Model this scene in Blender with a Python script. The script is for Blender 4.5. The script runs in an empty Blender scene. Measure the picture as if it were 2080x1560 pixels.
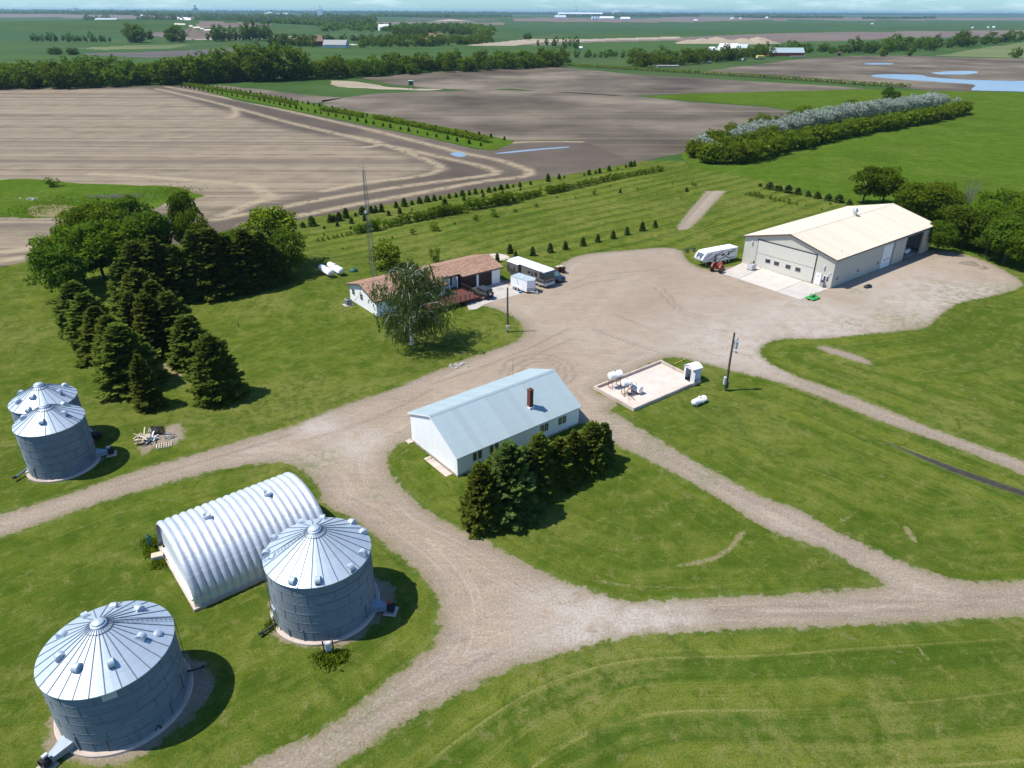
import bpy, math, random
import numpy as np
from mathutils import Vector, Matrix
random.seed(7); np.random.seed(7)
SC = bpy.context.scene
COL = SC.collection
R = math.radians

# ---------------------------------------------------------------- camera
CAM_H = 42.0; FPX = 1442.0; PITCH = R(27.7); ROLL = R(0.2)
cam_data = bpy.data.cameras.new('camera'); cam = bpy.data.objects.new('camera', cam_data); COL.objects.link(cam)
cam_data.sensor_width = 36.0; cam_data.lens = FPX / 2080 * 36.0
cam_data.clip_start = 0.5; cam_data.clip_end = 120000
cam.matrix_world = Matrix.Translation((0, 0, CAM_H)) @ Matrix.Rotation(R(90) - PITCH, 4, 'X') @ Matrix.Rotation(ROLL, 4, 'Z')
SC.camera = cam
SC.render.resolution_x = 1024; SC.render.resolution_y = 768

# ---------------------------------------------------------------- world and sun
SUN_EL = R(59.5); SUN_AZ = R(180)          # the sun stands to the camera's left (-X)
world = bpy.data.worlds.new('World'); SC.world = world; world.use_nodes = True
wn = world.node_tree; wn.nodes.clear()
w_out = wn.nodes.new('ShaderNodeOutputWorld'); w_bg = wn.nodes.new('ShaderNodeBackground')
w_sky = wn.nodes.new('ShaderNodeTexSky'); w_sky.sky_type = 'NISHITA'; w_sky.sun_disc = False
w_sky.sun_elevation = SUN_EL; w_sky.sun_rotation = R(-90); w_sky.altitude = 400; w_sky.air_density = 1.0; w_sky.dust_density = 0.4; w_sky.ozone_density = 2.5
w_tc = wn.nodes.new('ShaderNodeTexCoord'); w_map = wn.nodes.new('ShaderNodeMapping'); w_map.inputs['Scale'].default_value = (9, 9, 60)
w_noise = wn.nodes.new('ShaderNodeTexNoise'); w_noise.inputs['Scale'].default_value = 1.6; w_noise.inputs['Detail'].default_value = 7; w_noise.inputs['Roughness'].default_value = .62
w_ramp = wn.nodes.new('ShaderNodeValToRGB'); w_ramp.color_ramp.elements[0].position = .52; w_ramp.color_ramp.elements[1].position = .74
w_mul = wn.nodes.new('ShaderNodeMath'); w_mul.operation = 'MULTIPLY'; w_mul.inputs[1].default_value = .32
w_mix = wn.nodes.new('ShaderNodeMixRGB'); w_mix.inputs['Color2'].default_value = (9.5, 10.6, 11.4, 1)
w_tint = wn.nodes.new('ShaderNodeMixRGB'); w_tint.blend_type = 'MULTIPLY'; w_tint.inputs['Fac'].default_value = 1; w_tint.inputs['Color2'].default_value = (.52, .83, 1.13, 1)
L = wn.links.new
L(w_tc.outputs['Generated'], w_map.inputs['Vector']); L(w_map.outputs['Vector'], w_noise.inputs['Vector'])
L(w_noise.outputs['Fac'], w_ramp.inputs['Fac']); L(w_ramp.outputs['Color'], w_mul.inputs[0]); L(w_mul.outputs[0], w_mix.inputs['Fac'])
L(w_sky.outputs['Color'], w_tint.inputs['Color1']); L(w_tint.outputs['Color'], w_mix.inputs['Color1']); L(w_mix.outputs['Color'], w_bg.inputs['Color']); L(w_bg.outputs[0], w_out.inputs['Surface'])
w_bg.inputs['Strength'].default_value = 0.115
sun_data = bpy.data.lights.new('sun', 'SUN'); sun = bpy.data.objects.new('sun', sun_data); COL.objects.link(sun)
sun_data.energy = 4.5; sun_data.angle = R(0.53); sun_data.color = (1.0, .955, .88)
sun_dir = Vector((math.cos(SUN_EL), 0.05, -math.sin(SUN_EL)))
sun.rotation_euler = sun_dir.to_track_quat('-Z', 'Y').to_euler()
SC.view_settings.view_transform = 'Standard'; SC.view_settings.look = 'None'; SC.view_settings.gamma = 1
SC.view_settings.exposure = 0.40; SC.view_settings.use_curve_mapping = False
SC.render.engine = 'CYCLES'
SC.cycles.max_bounces = 6; SC.cycles.transparent_max_bounces = 8; SC.cycles.volume_bounces = 0

# ---------------------------------------------------------------- measuring helpers (photograph pixel -> point of the place)
def ray(px, py):
    u = px - 1040; v = py - 780; c, s = math.cos(ROLL), math.sin(ROLL)
    u, v = u * c + v * s, -u * s + v * c
    x = u / FPX; y = -v / FPX
    return np.array([x, math.cos(PITCH) + y * math.sin(PITCH), -math.sin(PITCH) + y * math.cos(PITCH)])
def G(px, py, z=0.0):
    d = ray(px, py); t = (z - CAM_H) / d[2]
    return Vector((d[0] * t, d[1] * t, z))
def tall(bx, by, tx, ty):
    b = G(bx, by); d = ray(tx, ty); t = (b.x * d[0] + b.y * d[1]) / (d[0] ** 2 + d[1] ** 2)
    return CAM_H + t * d[2]
def projpx(x, y, z):
    z = z - CAM_H
    f = y * math.cos(PITCH) - z * math.sin(PITCH); up = y * math.sin(PITCH) + z * math.cos(PITCH)
    f = np.where(np.abs(f) < 1e-3, 1e-3, f)
    u = FPX * x / f; v = -FPX * up / f
    c, s = math.cos(ROLL), math.sin(ROLL)
    return 1040 + u * c - v * s, 780 + u * s + v * c, f
def Z(ox, oy, s, pts):            # points read in an enlarged view of the photograph
    return [(ox + a / s, oy + b / s) for a, b in pts]

# ---------------------------------------------------------------- tagging
def tag(o, label=None, cat=None, group=None, kind=None):
    if label: o['label'] = label
    if cat: o['category'] = cat
    if group: o['group'] = group
    if kind: o['kind'] = kind
    return o
def empty(name, loc=(0, 0, 0), rz=0.0, label=None, cat=None, group=None):
    o = bpy.data.objects.new(name, None); COL.objects.link(o); o.location = loc; o.rotation_euler = (0, 0, rz); o.empty_display_size = .2
    return tag(o, label, cat, group)
def dup(root, loc=None, rz=None, scale=None, label=None, group=None):
    def cp(o, parent):
        c = o.copy(); COL.objects.link(c)
        if parent is not None: c.parent = parent
        for ch in ALLKIDS.get(o, []): cp(ch, c)
        return c
    n = cp(root, None)
    if loc is not None: n.location = loc
    if rz is not None: n.rotation_euler = (0, 0, rz)
    if scale is not None: n.scale = scale if hasattr(scale, '__len__') else (scale,) * 3
    if label: n['label'] = label
    if group: n['group'] = group
    return n
ALLKIDS = {}
ORD1 = ['', 'first', 'second', 'third', 'fourth', 'fifth', 'sixth', 'seventh', 'eighth', 'ninth', 'tenth', 'eleventh', 'twelfth', 'thirteenth', 'fourteenth', 'fifteenth', 'sixteenth', 'seventeenth', 'eighteenth', 'nineteenth']
TENS = ['', '', 'twent', 'thirt', 'fort', 'fift', 'sixt', 'sevent', 'eight', 'ninet']
def ordw(n):
    if n < 20: return ORD1[n]
    if n < 100 and n % 10 == 0: return TENS[n // 10] + 'ieth'
    if n < 100: return TENS[n // 10] + 'y-' + ORD1[n % 10]
    return str(n) + 'th'

# ---------------------------------------------------------------- mesh builder
class MB:
    def __init__(s): s.v = []; s.f = []; s.m = []; s.sm = []
    def add(s, vs, fs, mi=0, smooth=False, M=None):
        b = len(s.v)
        for p in vs:
            p = Vector(p)
            s.v.append(tuple(M @ p) if M is not None else tuple(p))
        for f in fs: s.f.append([b + i for i in f]); s.m.append(mi); s.sm.append(smooth)
        return s
    def box(s, a, b, mi=0, M=None):
        x0, y0, z0 = a; x1, y1, z1 = b
        vs = [(x0, y0, z0), (x1, y0, z0), (x1, y1, z0), (x0, y1, z0), (x0, y0, z1), (x1, y0, z1), (x1, y1, z1), (x0, y1, z1)]
        return s.add(vs, [(0, 3, 2, 1), (4, 5, 6, 7), (0, 1, 5, 4), (1, 2, 6, 5), (2, 3, 7, 6), (3, 0, 4, 7)], mi, False, M)
    def bbox(s, a, b, r, mi=0, M=None):
        # chamfered box (all twelve edges)
        x0, y0, z0 = a; x1, y1, z1 = b; r = min(r, (x1 - x0) / 2.01, (y1 - y0) / 2.01, (z1 - z0) / 2.01)
        prof = [(x0 + r, y0), (x1 - r, y0), (x1, y0 + r), (x1, y1 - r), (x1 - r, y1), (x0 + r, y1), (x0, y1 - r), (x0, y0 + r)]
        inn = [(x0 + r, y0 + r), (x1 - r, y0 + r), (x1 - r, y0 + r), (x1 - r, y1 - r), (x1 - r, y1 - r), (x0 + r, y1 - r), (x0 + r, y1 - r), (x0 + r, y0 + r)]
        vs = [(p[0], p[1], z0) for p in inn] + [(p[0], p[1], z0 + r) for p in prof] + [(p[0], p[1], z1 - r) for p in prof] + [(p[0], p[1], z1) for p in inn]
        fs = []
        for k in range(3):
            for i in range(8):
                j = (i + 1) % 8; fs.append((k * 8 + i, k * 8 + j, k * 8 + 8 + j, k * 8 + 8 + i))
        fs.append((24, 25, 27, 29)); fs.append((0, 5, 3, 1))
        return s.add(vs, fs, mi, False, M)
    def cyl(s, p0, p1, r0, r1=None, n=12, mi=0, caps=True, smooth=True, M=None):
        r1 = r0 if r1 is None else r1
        p0 = Vector(p0); p1 = Vector(p1); d = p1 - p0
        q = d.to_track_quat('Z', 'Y') if d.length > 1e-9 else Vector((0, 0, 1)).to_track_quat('Z', 'Y')
        vs = []
        for p, r in ((p0, r0), (p1, r1)):
            for i in range(n):
                a = 2 * math.pi * i / n; vs.append(p + q @ Vector((r * math.cos(a), r * math.sin(a), 0)))
        s.add(vs, [(i, (i + 1) % n, n + (i + 1) % n, n + i) for i in range(n)], mi, smooth, M)
        if caps:
            s.add(vs[:n], [tuple(range(n - 1, -1, -1))], mi, False, M); s.add(vs[n:], [tuple(range(n))], mi, False, M)
        return s
    def tube(s, pts, rad, n=6, mi=0, M=None):
        for i in range(len(pts) - 1):
            r0 = rad[i] if hasattr(rad, '__len__') else rad; r1 = rad[i + 1] if hasattr(rad, '__len__') else rad
            s.cyl(pts[i], pts[i + 1], r0, r1, n, mi, True, True, M)
        return s
    def lathe(s, prof, n=24, mi=0, M=None, smooth=True, caps=False):
        vs = []
        for r, z in prof:
            for i in range(n):
                a = 2 * math.pi * i / n; vs.append((r * math.cos(a), r * math.sin(a), z))
        fs = []
        for k in range(len(prof) - 1):
            for i in range(n):
                j = (i + 1) % n; fs.append((k * n + i, k * n + j, (k + 1) * n + j, (k + 1) * n + i))
        if caps:
            fs.append(tuple(range(n - 1, -1, -1))); fs.append(tuple(range((len(prof) - 1) * n, len(prof) * n)))
        return s.add(vs, fs, mi, smooth, M)
    def prism(s, poly, z0, z1, mi=0, M=None):
        n = len(poly); vs = [(p[0], p[1], z0) for p in poly] + [(p[0], p[1], z1) for p in poly]
        fs = [(i, (i + 1) % n, n + (i + 1) % n, n + i) for i in range(n)] + [tuple(range(n - 1, -1, -1)), tuple(range(n, 2 * n))]
        return s.add(vs, fs, mi, False, M)
    def ext(s, poly, y0, y1, mi=0, M=None):
        # poly in x,z extruded along y
        n = len(poly); vs = [(p[0], y0, p[1]) for p in poly] + [(p[0], y1, p[1]) for p in poly]
        fs = [(i, (i + 1) % n, n + (i + 1) % n, n + i) for i in range(n)] + [tuple(range(n - 1, -1, -1)), tuple(range(n, 2 * n))]
        return s.add(vs, fs, mi, False, M)
    def build(s, name, mats, parent=None):
        me = bpy.data.meshes.new(name)
        me.from_pydata([tuple(v) for v in s.v], [], s.f)
        if not isinstance(mats, (list, tuple)): mats = [mats]
        for m in mats: me.materials.append(m)
        me.polygons.foreach_set('material_index', s.m); me.polygons.foreach_set('use_smooth', s.sm)
        me.update()
        o = bpy.data.objects.new(name, me); COL.objects.link(o)
        if parent is not None:
            o.parent = parent; ALLKIDS.setdefault(parent, []).append(o)
        return o
def rawmesh(name, V, F, mat, parent=None, attrs=None, smooth=False):
    """V (n,3) array, F list of faces or (m,4) array"""
    me = bpy.data.meshes.new(name)
    V = np.asarray(V, dtype=np.float32)
    if isinstance(F, np.ndarray):
        k = F.shape[1]; n = len(F)
        me.vertices.add(len(V)); me.vertices.foreach_set('co', V.ravel())
        me.loops.add(n * k); me.loops.foreach_set('vertex_index', F.astype(np.int32).ravel())
        me.polygons.add(n); me.polygons.foreach_set('loop_start', np.arange(0, n * k, k, dtype=np.int32))
        try: me.polygons.foreach_set('loop_total', np.full(n, k, dtype=np.int32))
        except Exception: pass
    else:
        me.from_pydata(V.tolist(), [], F)
    for kx, a in (attrs or {}).items():
        at = me.attributes.new(kx, 'FLOAT', 'POINT'); at.data.foreach_set('value', np.asarray(a, dtype=np.float32))
    if mat is not None: me.materials.append(mat)
    if smooth: me.polygons.foreach_set('use_smooth', [True] * len(me.polygons))
    me.update(calc_edges=True); me.validate()
    o = bpy.data.objects.new(name, me); COL.objects.link(o)
    if parent is not None:
        o.parent = parent; ALLKIDS.setdefault(parent, []).append(o)
    return o

# ---------------------------------------------------------------- numpy noise
def vnoise(x, y, seed=0):
    xi = np.floor(x).astype(np.int64); yi = np.floor(y).astype(np.int64); fx = x - xi; fy = y - yi
    fx = fx * fx * (3 - 2 * fx); fy = fy * fy * (3 - 2 * fy)
    def h(a, b):
        n = (a * 374761393 + b * 668265263 + seed * 1274126177) & 0x7fffffff
        n = ((n ^ (n >> 13)) * 1274126177) & 0x7fffffff
        return ((n ^ (n >> 16)) & 0xffff) / 65535.0
    return (h(xi, yi) * (1 - fx) + h(xi + 1, yi) * fx) * (1 - fy) + (h(xi, yi + 1) * (1 - fx) + h(xi + 1, yi + 1) * fx) * fy
def fbm(x, y, s=1.0, o=4, seed=0):
    t = 0; a = .5; tot = 0
    for i in range(o):
        t = t + a * vnoise(x * s, y * s, seed + i); tot += a; a *= .5; s *= 2.1
    return t / tot - .5

# ---------------------------------------------------------------- material nodes
class NT:
    def __init__(s, name):
        s.mat = bpy.data.materials.new(name); s.mat.use_nodes = True; s.t = s.mat.node_tree; s.t.nodes.clear()
        s.out = s.t.nodes.new('ShaderNodeOutputMaterial')
    def n(s, typ, **kw):
        nd = s.t.nodes.new('ShaderNode' + typ)
        for k, v in kw.items(): setattr(nd, k, v)
        return nd
    def put(s, sock, v):
        if isinstance(v, bpy.types.NodeSocket): s.t.links.new(v, sock)
        elif isinstance(v, (tuple, list)) and len(v) == 3 and sock.type == 'RGBA': sock.default_value = (*v, 1)
        else: sock.default_value = v
    def pos(s):
        return s.n('NewGeometry').outputs['Position']
    def objc(s):
        return s.n('TexCoord').outputs['Object']
    def mapv(s, v, scale=(1, 1, 1), rot=(0, 0, 0), loc=(0, 0, 0)):
        m = s.n('Mapping'); s.put(m.inputs['Vector'], v); m.inputs['Scale'].default_value = scale; m.inputs['Rotation'].default_value = rot; m.inputs['Location'].default_value = loc
        return m.outputs[0]
    def noise(s, v, scale=1, detail=3, rough=.5, dist=0):
        m = s.n('TexNoise'); s.put(m.inputs['Vector'], v); m.inputs['Scale'].default_value = scale; m.inputs['Detail'].default_value = detail; m.inputs['Roughness'].default_value = rough; m.inputs['Distortion'].default_value = dist
        return m.outputs['Fac']
    def vor(s, v, scale=1, feat='F1', out='Distance'):
        m = s.n('TexVoronoi', feature=feat); s.put(m.inputs['Vector'], v); m.inputs['Scale'].default_value = scale
        return m.outputs[out]
    def math(s, op, a, b=0.0, c=None, clamp=False):
        m = s.n('Math', operation=op, use_clamp=clamp); s.put(m.inputs[0], a); s.put(m.inputs[1], b)
        if c is not None: s.put(m.inputs[2], c)
        return m.outputs[0]
    def sstep(s, v, a, b, lo=0.0, hi=1.0):
        m = s.n('MapRange', interpolation_type='SMOOTHSTEP'); s.put(m.inputs['Value'], v); m.inputs['From Min'].default_value = a; m.inputs['From Max'].default_value = b
        m.inputs['To Min'].default_value = lo; m.inputs['To Max'].default_value = hi
        return m.outputs[0]
    def ramp(s, v, stops):
        m = s.n('ValToRGB'); s.put(m.inputs[0], v); e = m.color_ramp.elements
        while len(e) < len(stops): e.new(.5)
        for k, (p, c) in enumerate(stops): e[k].position = p; e[k].color = (*c, 1) if len(c) == 3 else c
        return m.outputs[0]
    def mix(s, f, a, b, mode='MIX'):
        m = s.n('MixRGB', blend_type=mode); s.put(m.inputs[0], f); s.put(m.inputs[1], a); s.put(m.inputs[2], b)
        return m.outputs[0]
    def attr(s, name):
        m = s.n('Attribute', attribute_name=name); return m.outputs['Fac']
    def sep(s, v):
        m = s.n('SeparateXYZ'); s.put(m.inputs[0], v); return m.outputs
    def comb(s, x=0.0, y=0.0, z=0.0):
        m = s.n('CombineXYZ'); s.put(m.inputs[0], x); s.put(m.inputs[1], y); s.put(m.inputs[2], z); return m.outputs[0]
    def bump(s, h, st=.5, d=.05):
        m = s.n('Bump'); s.put(m.inputs['Height'], h); m.inputs['Strength'].default_value = st; m.inputs['Distance'].default_value = d; return m.outputs[0]
    def rand(s):
        return s.n('ObjectInfo').outputs['Random']
    def fin(s, col, rough=.9, metal=0.0, spec=.3, bump=None):
        b = s.n('BsdfPrincipled'); s.put(b.inputs['Base Color'], col); s.put(b.inputs['Roughness'], rough); s.put(b.inputs['Metallic'], metal); s.put(b.inputs['Specular IOR Level'], spec)
        if bump is not None: s.put(b.inputs['Normal'], bump)
        s.t.links.new(b.outputs[0], s.out.inputs['Surface']); return s.mat
def plain(name, col, rough=.6, metal=0.0, spec=.4, var=.12, scale=2.0, bump=0):
    n = NT(name); p = n.objc(); f = n.noise(p, scale, 4, .6)
    lo = tuple(c * (1 - var) for c in col); hi = tuple(min(1, c * (1 + var)) for c in col)
    c = n.ramp(f, [(.3, lo), (.7, hi)])
    return n.fin(c, rough, metal, spec, n.bump(n.noise(p, scale * 8, 2), bump, .02) if bump else None)

# ---- grass
def grass_nodes(n, p, gd, kind='lawn', dirx=0.0):
    big = n.noise(p, .035, 4, .55); med = n.noise(p, .22, 4, .62); sml = n.noise(p, 1.3, 3, .6); fine = n.noise(p, 7.0, 3, .7); vf = n.noise(p, 26.0, 2, .7)
    if kind == 'lawn':
        c = n.ramp(med, [(.30, (.054, .090, .008)), (.5, (.094, .128, .014)), (.70, (.146, .166, .028))])
        # mowing passes run parallel to the edge of the gravel
        w = n.math('ADD', gd, n.math('MULTIPLY', n.noise(p, .022, 1, .5), 9.0))
        px_, py_, pz_ = n.sep(p); fs_ = n.noise(n.comb(n.math('MULTIPLY', w, 1.5), n.math('MULTIPLY', px_, .022), n.math('MULTIPLY', py_, .022)), 1.0, 5, .72)
        mw = n.attr('mow'); mf = n.math('ADD', n.math('MULTIPLY', mw, .7), .3); c = n.mix(n.math('MULTIPLY', n.sstep(fs_, .51, .62, 0, .66), mf), c, (.185, .192, .045)); c = n.mix(n.math('MULTIPLY', n.sstep(fs_, .49, .38, 0, .64), mf), c, (.040, .076, .008))
        sn = n.math('SINE', n.math('MULTIPLY', w, 2 * math.pi / 4.4))
        brk = n.noise(n.mapv(p, (1, 1, 1), loc=(31, 7, 0)), .07, 3, .6)
        st = n.math('MULTIPLY', n.math('MULTIPLY', mw, n.sstep(sn, -.4, .9)), n.sstep(brk, .32, .54))
        c = n.mix(n.math('MULTIPLY', st, .62), c, (.172, .190, .030))
        dk = n.math('MULTIPLY', n.math('MULTIPLY', n.math('MULTIPLY', mw, n.sstep(sn, .1, -.95)), n.sstep(brk, .32, .52)), .50)
        c = n.mix(dk, c, (.045, .092, .009))
        # thin dry lines of cut grass between passes
        w2 = n.math('FRACT', n.math('MULTIPLY', w, 1 / 4.4)); ln = n.math('MULTIPLY', n.sstep(n.math('ABSOLUTE', n.math('SUBTRACT', w2, .5)), .04, .0), n.sstep(n.noise(p, .12, 4, .7), .38, .52))
        c = n.mix(n.math('MULTIPLY', n.math('MULTIPLY', ln, mw), .8), c, (.25, .24, .075))
    else:
        c = n.ramp(med, [(.3, (.046, .100, .006)), (.5, (.066, .126, .008)), (.7, (.092, .150, .014))])
        sx = n.mapv(p, (.06, .8, 1), (0, 0, dirx)); c = n.mix(n.sstep(n.noise(sx, 1, 3, .6), .45, .7, 0, .4), c, (.085, .155, .022))
    dry = n.math('MULTIPLY', n.sstep(n.noise(n.mapv(p, (1, 1, 1), loc=(91, 17, 0)), .05, 4, .6), .47, .64), n.sstep(sml, .38, .62))
    c = n.mix(n.math('MULTIPLY', dry, .62 if kind == 'lawn' else .25), c, (.215, .200, .065))
    c = n.mix(n.sstep(big, .50, .34, 0, .5), c, (.046, .080, .007))
    pm = n.noise(n.mapv(p, (1, 1, 1), loc=(13, 57, 0)), .55, 6, .74, .5); pn = n.noise(n.mapv(p, (1, 1, 1), loc=(71, 29, 0)), .8, 6, .74, .5)
    a_ = 1.0 if kind == 'lawn' else .55
    c = n.mix(n.sstep(pm, .50, .36, .0, .62 * a_), c, (.040, .076, .008)); c = n.mix(n.sstep(pm, .52, .66, .0, .60 * a_), c, (.185, .192, .048)); c = n.mix(n.sstep(pn, .53, .64, .0, .50 * a_), c, (.072, .130, .020)); c = n.mix(n.sstep(pn, .45, .34, .0, .42 * a_), c, (.240, .210, .092)); c = n.mix(n.sstep(fine, .42, .66, .0, .55), c, (.022, .050, .003))
    c = n.mix(n.sstep(vf, .52, .72, .0, .42), c, (.20, .215, .045))
    return c, fine, vf
def grass_mat(name, kind='lawn', dirx=0.0):
    n = NT(name); p = n.pos(); gd = n.attr('gd'); c, f, v = grass_nodes(n, p, gd, kind, dirx)
    b = n.bump(n.math('ADD', f, n.math('MULTIPLY', v, .6)), .55, .12)
    return n.fin(c, 1.0, 0, .0, b)
def gravel_mat(name, tone=1.0, tracks=True):
    n = NT(name); p = n.pos(); e = n.attr('edge'); gd = n.math('MULTIPLY', e, -1.0)
    gc, f, v = grass_nodes(n, p, gd, 'lawn')
    big = n.noise(p, .06, 4, .6); med = n.noise(p, .5, 5, .65); fine = n.noise(p, 5.0, 4, .75); vf = n.noise(p, 20.0, 3, .8)
    c = n.ramp(big, [(.3, (.29, .215, .142)), (.5, (.345, .265, .182)), (.68, (.39, .315, .228))])
    c = n.mix(n.sstep(med, .4, .7, 0, .5), c, (.24, .19, .15))
    x, y, z = n.sep(p)
    # wheel wear follows the way people drive: parallel to the edges
    s1 = n.noise(n.comb(n.math('MULTIPLY', e, 2.6), n.math('MULTIPLY', x, .10), n.math('MULTIPLY', y, .10)), 1.0, 4, .65)
    near_ = n.sstep(e, 7, 3); c = n.mix(n.math('MULTIPLY', n.sstep(s1, .5, .68, 0, .50), near_), c, (.44, .38, .32)); c = n.mix(n.math('MULTIPLY', n.sstep(s1, .46, .33, 0, .50), near_), c, (.21, .165, .13))
    s2 = n.noise(n.mapv(p, (.30, 1.7, 1), (0, 0, .35)), 1, 6, .72, .6); c = n.mix(n.sstep(s2, .5, .66, 0, .46), c, (.225, .172, .128)); c = n.mix(n.sstep(s2, .48, .34, 0, .36), c, (.44, .37, .295))
    c = n.mix(n.sstep(e, 3.2, .4, 0, .62), c, (.205, .165, .115))
    tr = n.math('MULTIPLY', n.attr('track'), n.sstep(n.noise(p, 1.5, 3, .7), .25, .5)); c = n.mix(n.math('MULTIPLY', tr, .75), c, (.19, .14, .10))
    c = n.mix(n.math('MULTIPLY', n.attr('pale'), n.sstep(med, .3, .6)), c, (.42, .365, .305))
    wd = n.math('MULTIPLY', n.attr('weed'), n.sstep(n.noise(p, .9, 5, .75), .46, .58)); c = n.mix(n.math('MULTIPLY', wd, .75), c, (.12, .155, .05))
    c = n.mix(n.sstep(fine, .48, .64, 0, .52), c, (.15, .115, .085)); c = n.mix(n.sstep(fine, .46, .34, 0, .48), c, (.52, .45, .37))
    c = n.mix(n.sstep(vf, .52, .64, 0, .45), c, (.60, .53, .45)); c = n.mix(n.sstep(vf, .46, .36, 0, .45), c, (.11, .085, .065))
    if tone != 1.0: c = n.mix(1.0, c, (tone, tone, tone), 'MULTIPLY')
    # ragged rim: dark packed soil, dead grass, then living grass
    en = n.math('ADD', e, n.math('MULTIPLY', n.math('SUBTRACT', n.noise(p, 1.1, 5, .72), .5), 2.2))
    c = n.mix(n.sstep(en, 1.3, .5, 0, .55), c, (.20, .17, .085))
    c = n.mix(n.sstep(en, .62, .25), c, gc)
    b = n.bump(n.math('ADD', n.math('MULTIPLY', fine, .7), vf), .45, .06)
    return n.fin(c, .95, 0, .15, b)
def soil_mat(name, a, b, c_, dirx=0.0, stubble=False):
    n = NT(name); p = n.pos(); e = n.attr('edge'); big = n.noise(p, .014, 5, .6); med = n.noise(p, .12, 4, .6); fine = n.noise(p, 1.6, 4, .7)
    sx = n.mapv(p, (.0014, .20, 1), (0, 0, dirx)); st = n.noise(sx, 1, 5, .72); rx = n.mapv(p, (.05, 2.4, 1), (0, 0, dirx)); rw = n.noise(rx, 1, 2, .6)
    c = n.ramp(big, [(.34, a), (.5, b), (.66, c_)])
    if stubble:
        dkb = n.noise(n.mapv(p, (.0010, .085, 1), (0, 0, dirx)), 1, 5, .68)
        tan = n.attr('tan'); patch = n.sstep(n.math('ADD', n.math('MULTIPLY', st, .72), n.math('MULTIPLY', med, .28)), .36, .58)
        ragged = n.noise(n.mapv(p, (.06, .5, 1), (0, 0, dirx)), 1, 5, .7)
        inn = n.sstep(n.math('ADD', tan, n.math('MULTIPLY', n.math('SUBTRACT', ragged, .5), 22.0)), -2, 6)
        col = n.ramp(patch, [(.0, (.140, .108, .070)), (.40, (.205, .162, .108)), (1, (.285, .225, .150))])
        col = n.mix(n.sstep(rw, .5, .66, 0, .45), col, (.15, .12, .09))
        col = n.mix(n.sstep(dkb, .52, .60, 0, .6), col, (.125, .098, .075))
        c = n.mix(inn, c, col)
        tk = n.math('MULTIPLY', n.attr('track'), n.sstep(n.noise(p, .35, 4, .7), .30, .52)); c = n.mix(n.math('MULTIPLY', tk, .85), c, (.36, .285, .180))
    else:
        c = n.mix(n.sstep(rw, .48, .64, 0, .30), c, tuple(x * .7 for x in a)); c = n.mix(n.sstep(st, .5, .68, 0, .5), c, c_)
    c = n.mix(n.sstep(fine, .55, .75, 0, .30), c, tuple(x * .55 for x in a))
    return n.fin(c, .95, 0, .12, n.bump(fine, .4, .15))
def concrete_mat(name, col=(.46, .42, .37), stain=.35):
    n = NT(name); p = n.pos(); m = n.noise(p, .5, 5, .62); f = n.noise(p, 9, 3, .7)
    c = n.ramp(m, [(.3, tuple(x * (1 - stain) for x in col)), (.5, col), (.7, tuple(x * 1.1 for x in col))])
    c = n.mix(n.sstep(f, .5, .8, 0, .25), c, tuple(x * .6 for x in col))
    return n.fin(c, .85, 0, .25, n.bump(f, .15, .01))
def leaf_mat(name, a, b, tip, trans=.25):
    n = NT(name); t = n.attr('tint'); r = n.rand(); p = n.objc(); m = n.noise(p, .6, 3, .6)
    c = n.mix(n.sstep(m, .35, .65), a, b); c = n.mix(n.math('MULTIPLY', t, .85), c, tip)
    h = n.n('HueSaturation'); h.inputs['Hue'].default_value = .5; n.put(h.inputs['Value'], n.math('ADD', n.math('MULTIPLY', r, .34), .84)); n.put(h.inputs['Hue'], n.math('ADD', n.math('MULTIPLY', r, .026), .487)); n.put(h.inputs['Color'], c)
    d = n.n('BsdfDiffuse'); n.put(d.inputs['Color'], h.outputs[0]); tr = n.n('BsdfTranslucent'); n.put(tr.inputs['Color'], h.outputs[0]); mx = n.n('MixShader'); mx.inputs[0].default_value = trans
    n.t.links.new(d.outputs[0], mx.inputs[1]); n.t.links.new(tr.outputs[0], mx.inputs[2]); n.t.links.new(mx.outputs[0], n.out.inputs['Surface'])
    return n.mat
def metal_mat(name, col, rough=.42, metal=.55, streak=.12, axis=0, grime=(.25, .26, .26)):
    n = NT(name); p = n.objc(); sc = [(6, .5, .5), (.5, 6, .5), (.5, .5, 6)][axis]
    s = n.noise(n.mapv(p, sc), 1, 4, .6); m = n.noise(p, .8, 4, .6); r = n.rand()
    c = n.ramp(s, [(.3, tuple(x * (1 - streak) for x in col)), (.7, tuple(min(1, x * (1 + streak)) for x in col))])
    c = n.mix(n.sstep(m, .55, .8, 0, .25), c, grime)
    v = n.math('ADD', n.math('MULTIPLY', r, .10), .95); c = n.mix(1.0, c, n.comb(v, v, v), 'MULTIPLY')
    return n.fin(c, n.math('ADD', n.math('MULTIPLY', m, .25), rough - .1), metal, .5)
def lap_mat(name, col, pitch=.2, vertical=False, dirt=.12, strength=.6):
    # painted ribbed or lapped cladding: fine relief only
    n = NT(name); p = n.objc(); x, y, z = n.sep(p); src = n.math('ADD', x, y) if vertical else z
    fr = n.math('FRACT', n.math('MULTIPLY', src, 1 / pitch)); h = n.sstep(fr, .0, .12)
    m = n.noise(n.mapv(p, (1.2, 1.2, .35)), 1, 4, .6)
    c = n.ramp(m, [(.3, tuple(v * (1 - dirt) for v in col)), (.65, col)])
    return n.fin(c, .6, 0, .35, n.bump(h, strength, .02))
MAT = {}
def M_(k): return MAT[k]
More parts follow.
